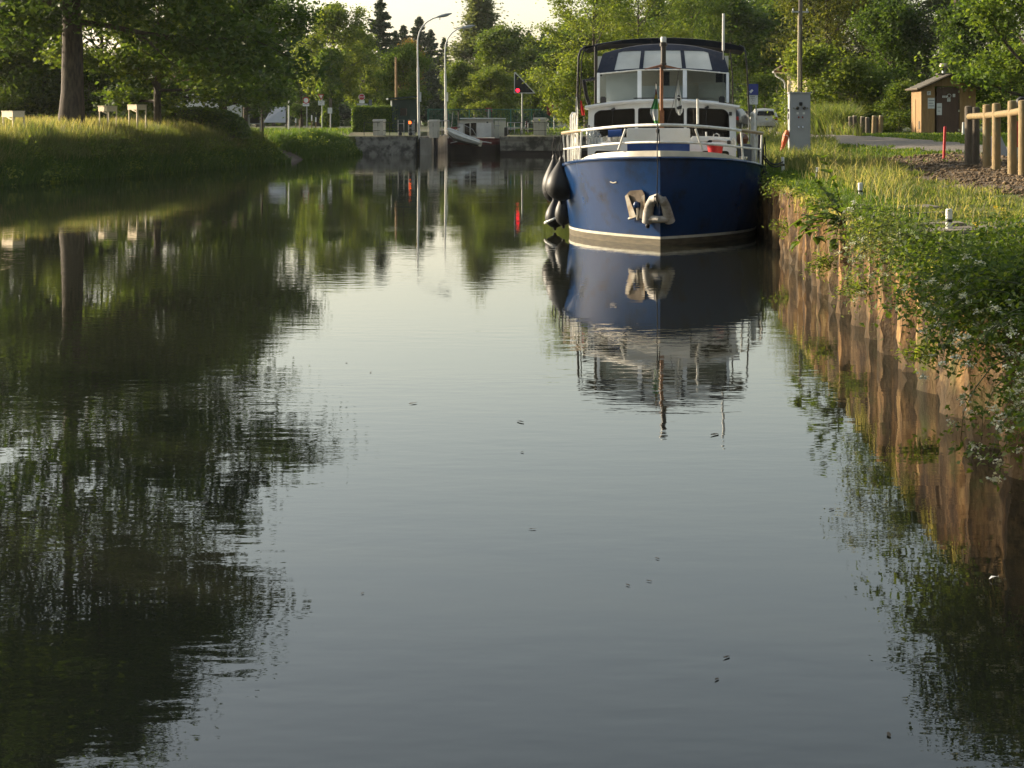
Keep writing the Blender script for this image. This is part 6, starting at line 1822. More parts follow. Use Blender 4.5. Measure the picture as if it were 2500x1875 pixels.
proto('wood', 95, 13, 3.4, .15, 5.0, 16, 11000, .8, .34, 'leaf_dark', nsub=4, squash=.7, bark='bark_grey')
proto('shrub', 101, 3.2, 1.9, .06, .25, 14, 9000, .38, .15, 'leaf_mid', nsub=4, squash=.8, el0=75, el1=15)
proto('shrub2', 103, 3.0, 1.7, .06, .2, 14, 8000, .36, .14, 'leaf_bright', nsub=4, squash=.8, el0=75, el1=15)
proto('small', 105, 4.2, 1.6, .07, 1.5, 12, 6000, .4, .17, 'leaf_dark', nsub=4, squash=.8)
conifer('spruce', 111, 19, 4.6, 'needle', nq=15000, leaf=.6)
conifer('spruce2', 113, 19, 4.0, 'needle', nq=15000, leaf=.6)

def tree(name, label, key, px, d, Ht, group=None, z=1.55, rz=0.0, wide=1.0, mat=None, x=None):
    tm, cm, h0 = PROTO[key]
    t = empty(name, (AX(px, d) if x is None else x, d, z), rz, label, 'shrub' if 'shrub' in name else 'tree', group)
    s_ = Ht / h0
    a = link('trunk', tm, t); b = link('crown', cm, t)
    for o in (a, b):
        o.scale = (s_ * wide, s_ * wide, s_)
    if mat:
        b.material_slots[0].link = 'OBJECT'; b.material_slots[0].material = MATS[mat]
    return t
# left bank
tree('old_tree', 'huge old tree with thick grey trunk on the left meadow', 'big', 172, 79, 25.5, z=1.4, rz=.4)
tree('broad_tree', 'broad leafy tree with low sunlit branches over the rounded hedge', 'low', 385, 86, 9.2, rz=2.0)
tree('broad_tree', 'broad leafy tree between the rounded hedge and the notice frame', 'low2', 545, 95, 9.0, rz=.7, mat='leaf_dark')
tree('broad_tree', 'leafy tree reaching behind the thick old trunk', 'low2', 250, 98, 9.5, rz=4.0, mat='leaf_dark')
tree('broad_tree', 'leafy tree at the edge of the meadow behind the bushes', 'low', 20, 98, 9.0, rz=5.2, mat='leaf_dark')
tree('shrub', 'bright green shrub left of the thick old trunk', 'shrub2', 105, 97, 5.6, rz=1)
tree('shrub', 'green shrub at the edge of the meadow behind the cream boxes', 'shrub', 20, 96, 4.0, rz=2)
tree('shrub', 'mid green shrub behind the thick old trunk', 'shrub', 215, 96, 4.0, rz=4, mat='leaf_dark')
tree('small_tree', 'small dark round headed tree before the white awning', 'small', 640, 107, 4.9, z=1.5, wide=1.15)
tree('small_tree', 'dark leafy tree above the small round headed one', 'round', 600, 118, 10.5, mat='leaf_dark', rz=1.0)
# off to the left, nearer than the view: they shade the near wall
tree('bank_tree', 'leafy tree on the near left bank', 'round', 0, 19, 13.5, 'near left bank trees', x=-29, rz=.3)
tree('bank_tree', 'leafy tree on the near left bank', 'acacia', 0, 26.5, 12.5, 'near left bank trees', x=-30.5, rz=1.3, wide=.8)
tree('bank_tree', 'leafy tree on the near left bank', 'round2', 0, 11, 12.5, 'near left bank trees', x=-30, rz=2.3)
# behind the lock, left to right
for k, (px, d, py) in enumerate(((585, 205, -10), (628, 215, 8), (668, 250, 42), (735, 235, 12), (778, 260, 30), (705, 240, 70), (930, 215, -4), (965, 250, 75), (1022, 250, 38), (1052, 265, 72), (1085, 250, 90), (985, 260, 62), (865, 255, 62), (1325, 250, 80), (1290, 260, 72))):
    tree('spruce', 'dark spruce in the conifer wood behind the lock', ('spruce', 'spruce2')[k % 2], px, d, A(0, py, d).z - 1.4, 'dark spruces behind the lock', rz=k * 1.3, wide=rnd.uniform(1.0, 1.4))
tree('ivy_clad_tree', 'tall pale green tree with ivy clad trunk behind the yield sign', 'ivy', 815, 162, A(0, -8, 162).z - 1.5, rz=.6, wide=.95)
tree('ivy_clad_tree', 'half bare leafy tree between ivy clad trunk and STOP sign', 'ivy', 882, 178, A(0, 62, 178).z - 1.5, rz=3.0, wide=.8)
tree('round_tree', 'round green tree behind the dark green hut', 'round', 985, 158, A(0, 108, 158).z - 1.5, rz=1.1, wide=.95, mat='leaf_bright')
tree('round_tree', 'tree with orange brown top behind the dark green hut', 'round2', 1000, 172, A(0, 98, 172).z - 1.5, rz=2.1, wide=.62, mat='leaf_autumn')
tree('poplar', 'tall grey green poplar behind the farther street lamp', 'poplar', 1166, 205, A(0, -60, 205).z - 1.5, rz=.2, wide=1.65)
tree('round_tree', 'green tree between the farther street lamp and the triangular signal', 'round', 1225, 182, A(0, 62, 182).z - 1.5, rz=2.6, wide=1.0)
tree('round_tree', 'dark green tree behind the triangular signal', 'round', 1305, 188, A(0, 92, 188).z - 1.5, rz=4.6, wide=1.0, mat='leaf_mid')
tree('round_tree', 'low green tree behind the barge canopy frame', 'round2', 1120, 165, A(0, 150, 165).z - 1.5, rz=5.6, wide=1.0, mat='leaf_mid')
tree('round_tree', 'low bushy tree beside the bridge railing under the signal', 'round', 1200, 162, A(0, 165, 162).z - 1.5, rz=.9, wide=1.3, mat='leaf_light')
tree('round_tree', 'low tree left of the ivy clad trunk', 'round', 735, 175, A(0, 170, 175).z - 1.5, rz=1.9, wide=1.2, mat='leaf_dark')
tree('round_tree', 'low dark tree behind the STOP sign', 'round', 915, 185, A(0, 175, 185).z - 1.5, rz=2.9, wide=1.5, mat='leaf_dark')
# behind the cruiser
tree('acacia', 'feathery acacia leaning out left of the cruiser canopy', 'acacia', 1448, 116, A(0, -95, 116).z - 1.5, rz=.2, wide=1.0)
tree('acacia', 'feathery acacia above the middle of the cruiser canopy', 'acacia2', 1560, 126, A(0, -85, 126).z - 1.5, rz=1.6, wide=.95)
tree('acacia', 'feathery acacia above the right end of the cruiser canopy', 'acacia', 1690, 134, A(0, -60, 134).z - 1.5, rz=3.6, wide=.85, mat='leaf_mid')
tree('shrub', 'bright shrub low between red sign and cruiser', 'shrub2', 1405, 112, 4.6, rz=2, mat='leaf_light')
for k, (px, d, py) in enumerate(((1895, 150, -45), (1935, 165, -70), (1780, 140, -30), (1830, 150, 10), (1745, 165, -40), (1870, 160, 30), (1640, 170, -20), (1500, 175, 0), (1380, 178, 60), (1430, 190, 20))):
    tree('wood_tree', 'slender trunked tree in the dark wood behind the cruiser', 'wood', px, d, A(0, py, d).z - 1.5, 'slender trees behind the cruiser', rz=k * 1.1, wide=1.25, mat='leaf_mid' if k % 2 else None)
tree('shrub', 'rounded bright shrub behind the blue mooring sign', 'shrub2', 1866, 134, 4.2, rz=.4)
tree('shrub', 'leafy shrub growing before the cream house wall', 'shrub', 1990, 94, 4.4, rz=1.4, mat='leaf_light')
# right bank
tree('willow', 'yellow green willow spreading above the power pedestal', 'willow', 2025, 106, 12.5, rz=.4, wide=.9)
tree('willow', 'yellow green willow in front of the dark pines', 'willow', 2105, 112, 11.0, rz=2.4, wide=.9)
tree('pine', 'dark pine above the wooden bollards', 'pine', 2190, 108, 16.5, rz=.8)
tree('pine', 'dark pine above the timber hut', 'pine', 2335, 100, 15.5, rz=2.8, wide=.95)
tree('pine', 'dark pine farther behind the timber hut', 'pine', 2440, 115, 16.0, rz=4.4)
tree('leafy_tree', 'bright green tree overhanging the log fence', 'bright', 2520, 80, 12.5, rz=.5, wide=1.0)
tree('leafy_tree', 'dark leafy tree right behind the timber hut', 'round', 2375, 92, 7.5, rz=1.5, wide=.9, mat='leaf_dark')
tree('leafy_tree', 'dark leafy tree between bollards and hut', 'round', 2175, 98, 8.0, rz=3.5, wide=.9, mat='leaf_dark')
for k, (px, d, h_, m, lab) in enumerate(((2095, 93, 3.6, 'leaf_light', 'sunlit shrub behind the dark wooden bollards'), (2150, 92, 3.0, 'leaf_mid', 'green shrub behind the pale wooden bollards'), (2195, 86, 2.4, None, 'shrub pressed against the lit side of the hut'), (2420, 86, 3.2, 'leaf_bright', 'bright shrub right of the timber hut'), (2470, 82, 3.8, 'leaf_bright', 'bright shrub behind the red upright'), (2035, 101, 3.4, 'leaf_mid', 'shrub at the foot of the willow'), (1985, 108, 2.6, 'leaf_dark', 'dark shrub right of the cream house'))):
    tree('shrub', lab, 'shrub', px, d, h_, rz=k * 1.7, mat=m, wide=1.1)

# unseen trees added on the right bank to cut skylight on front faces
for k, d in enumerate((-14, -4, 6, 16, 26, 36, 46, 56, 64)):
    tree('added_side_tree', 'unseen leafy tree added on the right bank to block skylight', ('round', 'bright', 'low')[k % 3], 0, d, 11 + (k % 3), 'unseen trees added on the right bank', x=.33 * max(d, 0) + 15 + 2 * (k % 2), rz=k * 1.9)
# more unseen trees, added behind the viewpoint to dim the sky fill
for k, (x, d) in enumerate(((-34, -22), (-22, -30), (-11, -27), (0, -33), (11, -28), (22, -24), (30, -32), (-5, -42), (16, -40))):
    tree('added_rear_tree', 'unseen leafy tree added behind the viewpoint to block skylight', ('round', 'acacia', 'round2')[k % 3], 0, d, 14 + 2 * (k % 3), 'unseen trees added behind the viewpoint', x=x, rz=k * 2.2, wide=1.2)
# far wood closing the view
n = 52000
px_ = rng.uniform(-500, 3000, n); dd = rng.uniform(255, 330, n)
top_ = (9.5 + 2.2 * np.sin(px_ / 61) + 1.5 * np.sin(px_ / 23 + 1) + 1.2 * np.sin(px_ / 140 + 2)) * np.where((px_ > 690) & (px_ < 1330), .85, 1.15)
zz = 1.5 + top_ * rng.random(n) ** .75
me = leaf_mesh('far_wood', np.stack([(px_ - CX) / F * dd, dd, zz], -1), rng.uniform(.7, 1.6, n), rng.random(n), 'leaf_dark', aspect=.8, flat=.2, seed=77)
o = link('far_wood', me); tag(o, 'distant dark wood closing the view behind the lock', 'wood', kind='stuff')

# ivy climbing the trunk behind the yield sign
n = 5200
zz = rng.uniform(0, 7.5, n); aa = rng.uniform(0, 6.283, n); rd = (.35 + .55 * np.sin(np.clip(zz / 7.5, 0, 1) * 2.6) + .2 * rng.random(n)) * (1 + .25 * np.sin(zz * 2.2))
me = leaf_mesh('ivy', np.stack([rd * np.cos(aa), rd * np.sin(aa), zz], -1), rng.uniform(.18, .36, n), rng.random(n), 'leaf_bright', aspect=.8, flat=.1, seed=5)
t = empty('ivy', (AX(806, 158), 158, 1.5), 0, 'bright ivy column climbing the trunk behind the yield sign', 'plant')
link('foliage', me, t)
part(MB().tube([(0, 0, -.2), (.1, 0, 4), (0, 0, 7.6)], [.2, .15, .05], 8), 'stem', 'bark', t, smooth=True)

# clipped hedges
def hedge(name, loc, rz, label, surf_pts, nrm, leafsz, core, mat):
    t = empty(name, loc, rz, label, 'hedge')
    n_ = len(surf_pts)
    link('foliage', leaf_mesh('foliage', surf_pts, leafsz * rng.uniform(.6, 1.3, n_), rng.random(n_), mat, aspect=.7, nrm=nrm, seed=9), t)
    o = part(core, 'twigs', 'bark', t, smooth=True)
    return t
n = 9000
d = 126.0
x0, x1 = AX(862, d), AX(968, d)
w, hh_, dp = x1 - x0, A(0, 262, d).z - 1.55, 2.2
pts = rng.random((n, 3)) * np.array([w, dp, hh_]); nr = np.zeros((n, 3))
fc = rng.choice(4, n, p=[.45, .2, .2, .15])
pts[fc == 0, 1] = 0; nr[fc == 0, 1] = -1.2
pts[fc == 1, 2] = hh_; nr[fc == 1, 2] = 1.2
pts[fc == 2, 0] = 0; nr[fc == 2, 0] = -1.2
pts[fc == 3, 0] = w; nr[fc == 3, 0] = 1.2
pts += rng.normal(0, .06, (n, 3))
hedge('clipped_hedge', (x0, d, 1.55), 0, 'clipped rectangular hedge beside the dark green hut', pts, nr, .17, MB().bb(.1, w - .1, .1, dp - .1, -.1, hh_ - .1), 'leaf_bright')
n = 12000
d = 92.0
xa, xb_ = AX(330, d), AX(607, d)
rx, ry, rzz = (xb_ - xa) / 2, 1.8, A(0, 263, d).z - 1.45
th_ = rng.uniform(0, 6.283, n); ph = np.arcsin(rng.random(n))
nr = np.stack([np.cos(th_) * np.cos(ph), np.sin(th_) * np.cos(ph), np.sin(ph)], -1)
pw = np.sign(nr) * np.abs(nr) ** .8
pts = pw * np.array([rx, ry, rzz]) * (1 + rng.normal(0, .02, (n, 1)))
prof_ = [(.95 * math.cos(a), .93 * math.sin(a)) for a in np.linspace(0, 1.5, 9)]
core = MB()
core.lathe([(r, z) for r, z in prof_], (0, 0, 0), 20)
core.v = [(v[0] * rx, v[1] * ry, v[2] * rzz) for v in core.v]
hedge('rounded_hedge', ((xa + xb_) / 2, d, 1.45), 0, 'large dark rounded clipped hedge on the left meadow', pts, nr * 1.2, .16, core, 'leaf_mid')

# grasses
def blades(name, x, y, z, h, w, lean, tint, mat, label=None, cat='grass', seed=3):
    g = np.random.default_rng(seed)
    n = len(x)
    ph = g.uniform(0, 6.283, n); ps = g.uniform(0, 6.283, n)
    b = np.stack([x, y, z], -1)
    wd = np.stack([np.cos(ph), np.sin(ph), np.zeros(n)], -1) * (np.asarray(w) * .5)[:, None]
    ln = np.stack([np.cos(ps), np.sin(ps), np.zeros(n)], -1) * (h * lean)[:, None]
    up = np.stack([np.zeros(n), np.zeros(n), h], -1)
    V = np.empty((n, 5, 3), np.float32)
    V[:, 0] = b - wd; V[:, 1] = b + wd
    m_ = b + up * .58 + ln * .32
    V[:, 2] = m_ + wd * .75; V[:, 3] = m_ - wd * .75
    V[:, 4] = b + up * (1 - .25 * lean[:, None]) + ln
    i = np.arange(n)[:, None] * 5
    me = np_mesh(name, V.reshape(-1, 3), [i + np.array([[0, 1, 2, 3]]), i + np.array([[3, 2, 4]])], np.repeat(tint, 5))
    o = link(name, me, None, [mat])
    tag(o, label, cat, kind='stuff')
    return o
def patchy(x, y, s, seed=0):
    return .5 + .5 * wob(x, y, s, seed)
# left meadow
n = 100000
dd = rng.uniform(54, 97.5, n); oo = .55 + rng.random(n) ** 1.35 * 13
xx_ = lb_x(dd) - oo
vis = (xx_ / dd * F + CX > -150)
dd, xx_, oo = dd[vis], xx_[vis], oo[vis]
n = len(dd)
h = (.68 + .5 * patchy(xx_, dd, .5)) * rng.uniform(.55, 1.15, n)
h *= (1 - .35 * (oo < 1.1))
t_ = np.clip(.25 + .35 * patchy(xx_, dd, .35, 2) + rng.normal(0, .17, n), 0, 1)
blades('meadow_grass', xx_, dd, z_left(xx_, dd) - .02, h, np.full(n, .030), rng.uniform(.05, .45, n), t_, 'grass_dry', 'tall seeding meadow grass on the left bank')
n = 9000
dd = rng.uniform(56, 96, n); oo = rng.uniform(1.8, 12, n); xx_ = lb_x(dd) - oo
blades('seed_heads', xx_, dd, z_left(xx_, dd), rng.uniform(.8, 1.25, n), np.full(n, .036), rng.uniform(.05, .4, n), rng.uniform(.7, 1, n), 'grass_dry', 'pale seed stalks above the left meadow', seed=4)
n = 52000
dd = rng.uniform(52, 120, n); oo = rng.uniform(-.18, 2.2, n)
keep = np.abs(dd - 101.5) > 3.6 * (1 - oo / 6)
dd, oo = dd[keep], oo[keep]; n = len(dd)
xx_ = lb_x(dd) - oo
blades('bank_grass', xx_, dd, np.maximum(z_left(xx_, dd) - .02, -.03), rng.uniform(.25, .62, n) * (.7 + .5 * patchy(xx_, dd, .8, 5)), np.full(n, .036), rng.uniform(.2, .9, n), np.clip(rng.normal(.35, .2, n), 0, 1), 'grass_green', 'dark green grass on the slope of the left bank', seed=6)
# leafy weeds on the slope
g_ = np.random.default_rng(55)
nc = 170; per = 30
dc = g_.uniform(54, 119, nc); oc = g_.uniform(-.05, 1.1, nc); kp = np.abs(dc - 101.5) > 4
dc, oc = dc[kp], oc[kp]; nc = len(dc); xc = lb_x(dc) - oc
C = np.repeat(np.stack([xc, dc, np.maximum(z_left(xc, dc), 0) + g_.uniform(.1, .5, nc)], -1), per, 0) + g_.normal(0, 1, (nc * per, 3)) * np.array([.28, .28, .16])
C[:, 2] = np.maximum(C[:, 2], .03)
me = leaf_mesh('slope_weeds', C, g_.uniform(.08, .22, nc * per), np.clip(np.repeat(g_.random(nc), per) * .8 + g_.random(nc * per) * .3, 0, 1), 'leaf_light', aspect=.6, seed=56)
o = link('slope_weeds', me); tag(o, 'leafy weeds scattered over the slope of the left bank', 'weeds', kind='stuff')
# around the lock
n = 30000
xx_ = rng.uniform(-24, 12.5, n); dd = rng.uniform(98, 136, n)
ok = np.where(xx_ < lock_xl(dd) - .5, xx_ < lb_x(np.minimum(dd, 120)) - 1.0, (xx_ > lock_xr(dd) + .5) & (dd > 121.6))
ok &= (dd > 121.5) | (xx_ < lb_x(np.minimum(dd, 120.3)) - 1.0)
xx_, dd = xx_[ok], dd[ok]; n = len(dd)
zz = np.where(dd < 120.4, z_left(xx_, np.minimum(dd, 120.4)), 1.28 + .32 * sm(120, 126, dd))
blades('lock_lawn', xx_, dd, zz - .02, rng.uniform(.12, .38, n), np.full(n, .05), rng.uniform(.1, .6, n), np.clip(rng.normal(.5, .22, n), 0, 1), 'grass_green', 'short green grass around the lock', seed=8)
# right bank
PATH = np.array([(16.5, 119), (13.8, 98), (12.7, 82), (12.9, 66), (13.2, 50), (14.8, 36), (19, 24), (30, 12)])
def path_dist(x, y):
    d_ = np.full(len(x), 1e9)
    for a, b in zip(PATH[:-1], PATH[1:]):
        ab = b - a; t = np.clip(((x - a[0]) * ab[0] + (y - a[1]) * ab[1]) / (ab @ ab), 0, 1)
        d_ = np.minimum(d_, np.hypot(x - a[0] - t * ab[0], y - a[1] - t * ab[1]))
    return d_
def right_grass(name, n, u0, u1, v0, v1, hmin, hmax, w, mat, mean, label, seed, up=1.0, cond=None, leanmax=.8, tallpx=0):
    g = np.random.default_rng(seed)
    u = g.uniform(u0, u1, n); v = v0 + (v1 - v0) * g.random(n) ** up
    x = u * CT + v * ST; y = -u * ST + v * CT
    ok = path_dist(x, y) > 1.75 + .3 * np.sin(y * 2)
    soil = (u > 5.3 + .5 * np.sin(v * 1.7)) & (v > 20) & (v < 45) & (u < 12)
    ok &= ~soil | (g.random(n) < .05)
    if cond is not None:
        ok &= cond(u, v, x, y)
    x, y, u, v = x[ok], y[ok], u[ok], v[ok]; n = len(x)
    h = (hmin + (hmax - hmin) * g.random(n)) * (.65 + .6 * patchy(x, y, 1.1, 3))
    if tallpx: h *= 1 - .62 * sm(tallpx, tallpx + 120, x / y * F + CX)
    near = sm(8, 30, v)
    blades(name, x, y, z_right(x, y) - .02, h, w * (.5 + .9 * near), g.uniform(.1, leanmax, n), np.clip(g.normal(mean, .2, n) + .25 * (patchy(x, y, .6, 1) - .5), 0, 1), mat, label, seed=seed)
right_grass('quay_grass', 80000, 2.50, 5.8, 7, 46, .05, .19, .012, 'grass_green', .45, 'green grass along the quay edge', 11, up=1.5, tallpx=2200)
right_grass('quay_tall_grass', 14000, 3.3, 5.4, 20, 44, .12, .40, .014, 'grass_dry', .42, 'tall dry grass between quay and dug soil', 12, up=1.2, tallpx=2150)
right_grass('bank_tall_grass', 32000, 2.9, 9.5, 40, 74, .22, .55, .022, 'grass_dry', .36, 'sunlit tall grass around the power pedestal', 13, cond=lambda u, v, x, y: x / y * F + CX < 2040)
right_grass('bank_low_grass', 26000, 4.0, 12, 40, 66, .06, .17, .024, 'grass_green', .6, 'low grass between the dug soil and the path', 18, cond=lambda u, v, x, y: x / y * F + CX > 2010)
right_grass('far_tall_grass', 14000, 3.2, 9, 70, 112, .4, .9, .04, 'grass_dry', .42, 'tall grass along the far quay', 14)
right_grass('hut_lawn', 26000, 5, 22, 55, 84, .06, .20, .035, 'grass_green', .55, 'short green lawn in front of the hut', 15)
def moundc(u, v, x, y): 
    px = x / y * F + CX
    return (px > 1965) & (px < 2085)
right_grass('lit_tall_grass', 26000, 6.2, 11, 80, 98, .9, 1.7, .035, 'grass_dry', .22, 'tall bright grass between pedestal and bollards', 16, cond=moundc)
right_grass('seed_stalks', 1200, 2.9, 5.4, 16, 46, .3, .7, .009, 'grass_dry', .8, 'single pale seed stalks on the quay', 17, tallpx=2150)
# ------------------------------------------------------------------ plants hanging over the quay wall
def stem_plant(name, label, base, dirs, leafsz, nleaf, mat, group=None, cat='plant', lens=(.5, .9), sag=.5, spread=.06, aspect=.5, seed=1, flowers=0, fmat='flower_white', fsz=.016, rad=.006):
    g = np.random.default_rng(seed); rr = random.Random(seed)
    t = empty(name, base, 0, label, cat, group)
    mb = MB(); C = []; tips = []
    for (az, el) in dirs:
        L = rr.uniform(*lens); n_ = 7
        p = Vector((rr.uniform(-.15, .15), rr.uniform(-.15, .15), 0)); e = R(el); a = R(az) + rr.uniform(-.3, .3)
        pts = [p.copy()]
        for k in range(n_):
            p = p + rot_dir(a, e) * (L / n_); e -= sag * rr.uniform(.5, 1.5) / n_ * 2; a += rr.uniform(-.12, .12)
            pts.append(p.copy())
        mb.tube(pts, [rad * (1 - .1 * k) for k in range(n_ + 1)], 5)
        tips.append(pts)
    part(mb, 'stem', 'leafstem', t, smooth=True)
    P = np.array([[tuple(p) for p in pts] for pts in tips])
    ns, nk = P.shape[:2]
    i = g.integers(0, ns, nleaf); f = (.12 + .88 * g.random(nleaf)) * (nk - 1.001); k = f.astype(int); fr_ = (f - k)[:, None]
    C = P[i, k] * (1 - fr_) + P[i, k + 1] * fr_ + g.normal(0, spread, (nleaf, 3))
    me = leaf_mesh('foliage', C, leafsz * g.uniform(.55, 1.3, nleaf), g.random(nleaf), mat, aspect=aspect, flat=.6, seed=seed)
    o = link('foliage', me, t); o['kind'] = 'stuff'
    if flowers:
        nc = flowers; per = 26
        i = g.integers(0, ns, nc); k = np.minimum((nk - 1 - g.integers(0, 4, nc)), nk - 1)
        c = P[i, k] + g.normal(0, spread * 1.1, (nc, 3))
        C = np.repeat(c, per, 0) + g.normal(0, 1, (nc * per, 3)) * np.array([.016, .016, .010])
        me = leaf_mesh('flowers', C, fsz * g.uniform(.6, 1.3, nc * per), g.random(nc * per), fmat, aspect=.9, flat=.8, seed=seed + 3)
        o = link('flowers', me, t); o['kind'] = 'stuff'
    return t
surf('leafstem', (0.07, 0.085, 0.03), (0.05, 0.055, 0.02), rough=.7, scale=10)
def hang(nst, lo=150, hi=260, e0=10, e1=60):
    return [(rnd.uniform(lo, hi), rnd.uniform(e0, e1)) for _ in range(nst)]
# weeds along the wall top (they face the water, which is towards -x)
k = 0
for v, n_, ls, m, sg_ in ((44, 8, .06, 'leaf_mid', .9), (40, 8, .06, 'leaf_mid', .9), (36.5, 9, .06, 'leaf_bright', .8), (33.5, 8, .055, 'leaf_mid', .9), (30.5, 7, .05, 'leaf_light', .8), (27.5, 8, .05, 'leaf_mid', .9), (25.0, 7, .05, 'leaf_light', .9), (23.2, 8, .05, 'leaf_mid', 1.0), (18.9, 9, .045, 'leaf_mid', .9), (17.4, 10, .04, 'leaf_light', 1.0), (15.8, 12, .04, 'leaf_mid', 1.1), (13.3, 16, .042, 'leaf_mid', 1.0), (12.7, 18, .040, 'leaf_bright', 1.1), (12.1, 18, .042, 'leaf_mid', 1.1), (11.5, 18, .040, 'leaf_mid', 1.0), (10.9, 16, .040, 'leaf_dark', 1.0)):
    b = UV(2.52 + rnd.uniform(-.03, .12), v, 1.18)
    stem_plant('wall_weed', 'leafy weed hanging over the rusty quay wall', b, hang(n_ if v > 20 else n_ + 3), ls * 1.2, int(330 if v > 20 else (1000 if v > 14 else 2600)), m, 'weeds over the quay wall', lens=(.2, .5) if v > 20 else ((.22, .55) if v > 14 else (.45, .95)), sag=sg_, spread=.07, seed=200 + k, rad=.005)
    k += 1
for v in (14.5, 19.0, 22.0, 28.8):     # small tufts rooted in the wall face and at its foot
    b = UV(2.42, v, .35 + .2 * rnd.random())
    stem_plant('wall_tuft', 'small green tuft rooted in the face of the quay wall', b, hang(7, 120, 240, 0, 50), .05, 420, 'leaf_light', 'tufts rooted in the quay wall', lens=(.15, .35), sag=.4, spread=.05, seed=300 + k)
    k += 1
# white flowering stems at the near end
for j, (v, z, n_, fl, m) in enumerate(((15.9, 1.2, 9, 26, 'leaf_grey'), (10.6, 1.15, 14, 46, 'leaf_mid'), (10.0, 1.0, 14, 60, 'leaf_mid'), (9.45, .95, 14, 64, 'leaf_mid'), (9.0, .8, 12, 50, 'leaf_mid'))):
    b = UV(2.50, v, z)
    stem_plant('white_flower', 'white flowering plant trailing down the near end of the quay wall', b, hang(n_, 130, 280, 10, 70), .042, 2200, m, 'white flowers at the near quay end', lens=(.55, 1.15), sag=1.15, spread=.07, seed=400 + j, flowers=fl, fsz=.017)
for j, (v, u) in enumerate(((13.6, 3.1), (13.0, 3.4), (12.4, 3.2), (16.5, 3.2))):
    b = UV(u, v, 1.2)
    stem_plant('yellow_flower', 'yellow flowering herb in the quay grass', b, hang(7, 0, 360, 50, 85), .035, 500, 'leaf_mid', 'yellow flowers in the quay grass', lens=(.25, .5), sag=.2, spread=.05, seed=450 + j, flowers=7, fmat='flower_yellow', fsz=.016)
# broad clumps of dark nettles on top of the near quay
for j in range(9):
    v = rnd.uniform(10.0, 13.8); u = rnd.uniform(2.62, 3.6)
    stem_plant('nettle_clump', 'dark green nettle clump on the near quay top', UV(u, v, 1.18), hang(12, 0, 360, 40, 88), .042, 1500, ('leaf_dark', 'leaf_mid', 'leaf_bright')[j % 3], 'nettles on the near quay', lens=(.2, .5), sag=.25, spread=.06, seed=500 + j)
# dead reeds at the waterline
mb = MB()
for j in range(12):
    b = UV(2.3 + rnd.uniform(-.1, .1), 8.6 + rnd.uniform(0, .6), .02)
    a = rnd.uniform(0, 6.28)
    mb.tube([b, b + Vector((.12 * math.cos(a), .12 * math.sin(a), .10)), b + Vector((.32 * math.cos(a), .32 * math.sin(a), .06 + .1 * rnd.random()))], [.006, .005, .002], 4)
t = empty('dead_reeds', UV(2.3, 8.9, 0), 0, 'bent dead reed stalks at the waterline below the white flowers', 'reeds')
o = part(mb, 'stalks', 'log_end', t); o.location = -t.location; o['kind'] = 'stuff'

# large leaved plant: every leaf a piece of its own
V21 = 21.2
bp_ = UV(2.45, V21, 1.15)
t = empty('large_leaved_plant', bp_, 0, 'upright large leaved plant growing from the top of the quay wall', 'plant')
nseg = 7
lv = MB()
rows_ = []
for i in range(nseg + 1):
    f_ = i / nseg
    w = .30 * math.sin(math.pi * min(f_ ** .8 * 1.0, 1)) + .004
    rows_.append([(f_, w * s_, .18 * f_ * (1 - f_) - .16 * f_ * f_ + (.05 * abs(s_))) for s_ in (-1, -.5, 0, .5, 1)])
lv.grid(rows_)
leaf_me = lv.mesh('leaf', 'dock_leaf' if 'dock_leaf' in MATS else 'leaf_bright', smooth=True, recalc=False)
at_ = leaf_me.attributes.new('tint', 'FLOAT', 'POINT'); at_.data.foreach_set('value', np.full(len(leaf_me.vertices), .55, np.float32))
leaf_me2 = leaf_me.copy(); leaf_me2.materials.clear(); leaf_me2.materials.append(MATS['leaf_mid'])
mb = MB()
stems = [(180, 75, 1.0, .15), (200, 62, .8, .3), (160, 60, .7, .3), (215, 40, .75, .9), (170, 25, .8, 1.3), (190, 10, .9, 1.5), (230, 15, .85, 1.4), (150, 20, .6, 1.2), (250, 5, .8, 1.3)]
for si, (az, el, L, sag) in enumerate(stems):
    p = Vector((rnd.uniform(-.08, .05), rnd.uniform(-.2, .2), 0)); e = R(el); a = R(az)
    pts = [p.copy()]
    for q in range(8):
        p = p + rot_dir(a, e) * (L * .78 / 8); e -= sag / 8 * rnd.uniform(.7, 1.3); a += rnd.uniform(-.1, .1)
        pts.append(p.copy())
        if q >= 1:
            for s_ in range(2 if q < 7 else 3):
                o = link('leaf', leaf_me if rnd.random() < .5 else leaf_me2, t)
                o.location = p
                sz = rnd.uniform(.10, .17) * (1.15 if el < 30 else .9)
                o.scale = (sz, sz, sz)
                la = a + rnd.uniform(-1.9, 1.9)
                o.rotation_euler = (rnd.uniform(-.5, .5), -(e * .4 + rnd.uniform(-.35, .5)), la)
    mb.tube(pts, [.010 - .0009 * k_ for k_ in range(9)], 6)
part(mb, 'stem', 'leafstem', t, smooth=True)

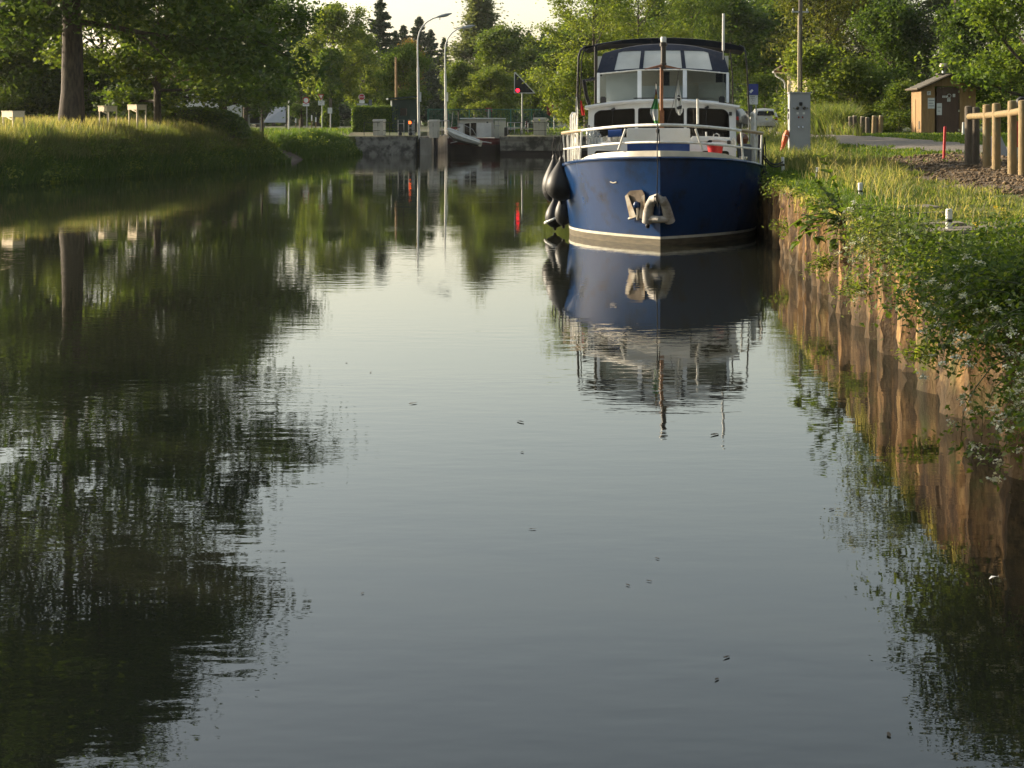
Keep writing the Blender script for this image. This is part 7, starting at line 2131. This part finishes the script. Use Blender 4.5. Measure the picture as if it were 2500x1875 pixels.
# small leaves and scraps drifting on the canal
scrap = MB().grid([[(-.5, 0, 0), (-.2, .16, .05), (.25, .14, .03), (.5, 0, .06)], [(-.5, -.01, 0), (-.2, -.16, .04), (.25, -.14, .06), (.5, -.01, .05)]]).mesh('floating_leaf', 'scrap_leaf' if 'scrap_leaf' in MATS else 'bark_grey', recalc=False)
for px, py, s_ in ((1271, 1031, .10), (1275, 1105, .05), (1008, 986, .10), (905, 910, .05), (1300, 1293, .05), (1745, 1062, .12), (1774, 1606, .05), (1533, 1430, .04), (1585, 1420, .04), (2030, 1245, .06), (1750, 1660, .04), (2170, 1796, .05), (846, 886, .05), (1605, 1365, .04), (500, 1230, .05), (885, 1450, .03)):
    d = H * F / (py - HY)
    o = link('floating_leaf', scrap)
    o.location = (AX(px, d), d, .004); o.scale = (s_, s_, s_); o.rotation_euler = (0, 0, rnd.uniform(0, 6))
    tag(o, 'tiny dark leaf drifting on the open canal', 'leaf', 'leaves drifting on the canal')
d = H * F / (1417 - HY)
o = link('feather', scrap.copy()); o.data.materials.clear(); o.data.materials.append(MATS['flag_white'])
o.location = (AX(2426, d), d, .006); o.scale = (.05, .07, .3); tag(o, 'white feather drifting beside the quay wall', 'feather')

# dry roots and dead grass hanging down the wall face
n = 5200
g_ = np.random.default_rng(91)
v = 10 + 26 * g_.random(n) ** 1.3; v += .25 * np.sin(v * 5.2)
u = 2.40 + .10 * g_.random(n)
x = u * CT + v * ST; y = -u * ST + v * CT
blades('hanging_dry_grass', x, y, np.full(n, 1.17) + g_.normal(0, .03, n), -g_.uniform(.1, .45, n) * (.4 + .8 * patchy(v, v, 1.9)), np.full(n, .012), g_.uniform(.05, .3, n), g_.uniform(.55, 1, n), 'grass_dry', 'dead grass and roots hanging over the quay wall', seed=92)

# evening haze over the whole valley
m, nt, out = nmat('haze')
pv_ = nd(nt, 'ShaderNodeVolumePrincipled'); pv_.inputs['Color'].default_value = (.86, .89, .88, 1); pv_.inputs['Density'].default_value = .00009; pv_.inputs['Anisotropy'].default_value = .3
nt.links.new(pv_.outputs[0], out.inputs['Volume'])
o = MB().bb(-1600, 1600, -300, 1600, -3.0, 29.5).build('haze', 'haze'); tag(o, 'thin evening haze filling the valley', 'haze', kind='stuff')
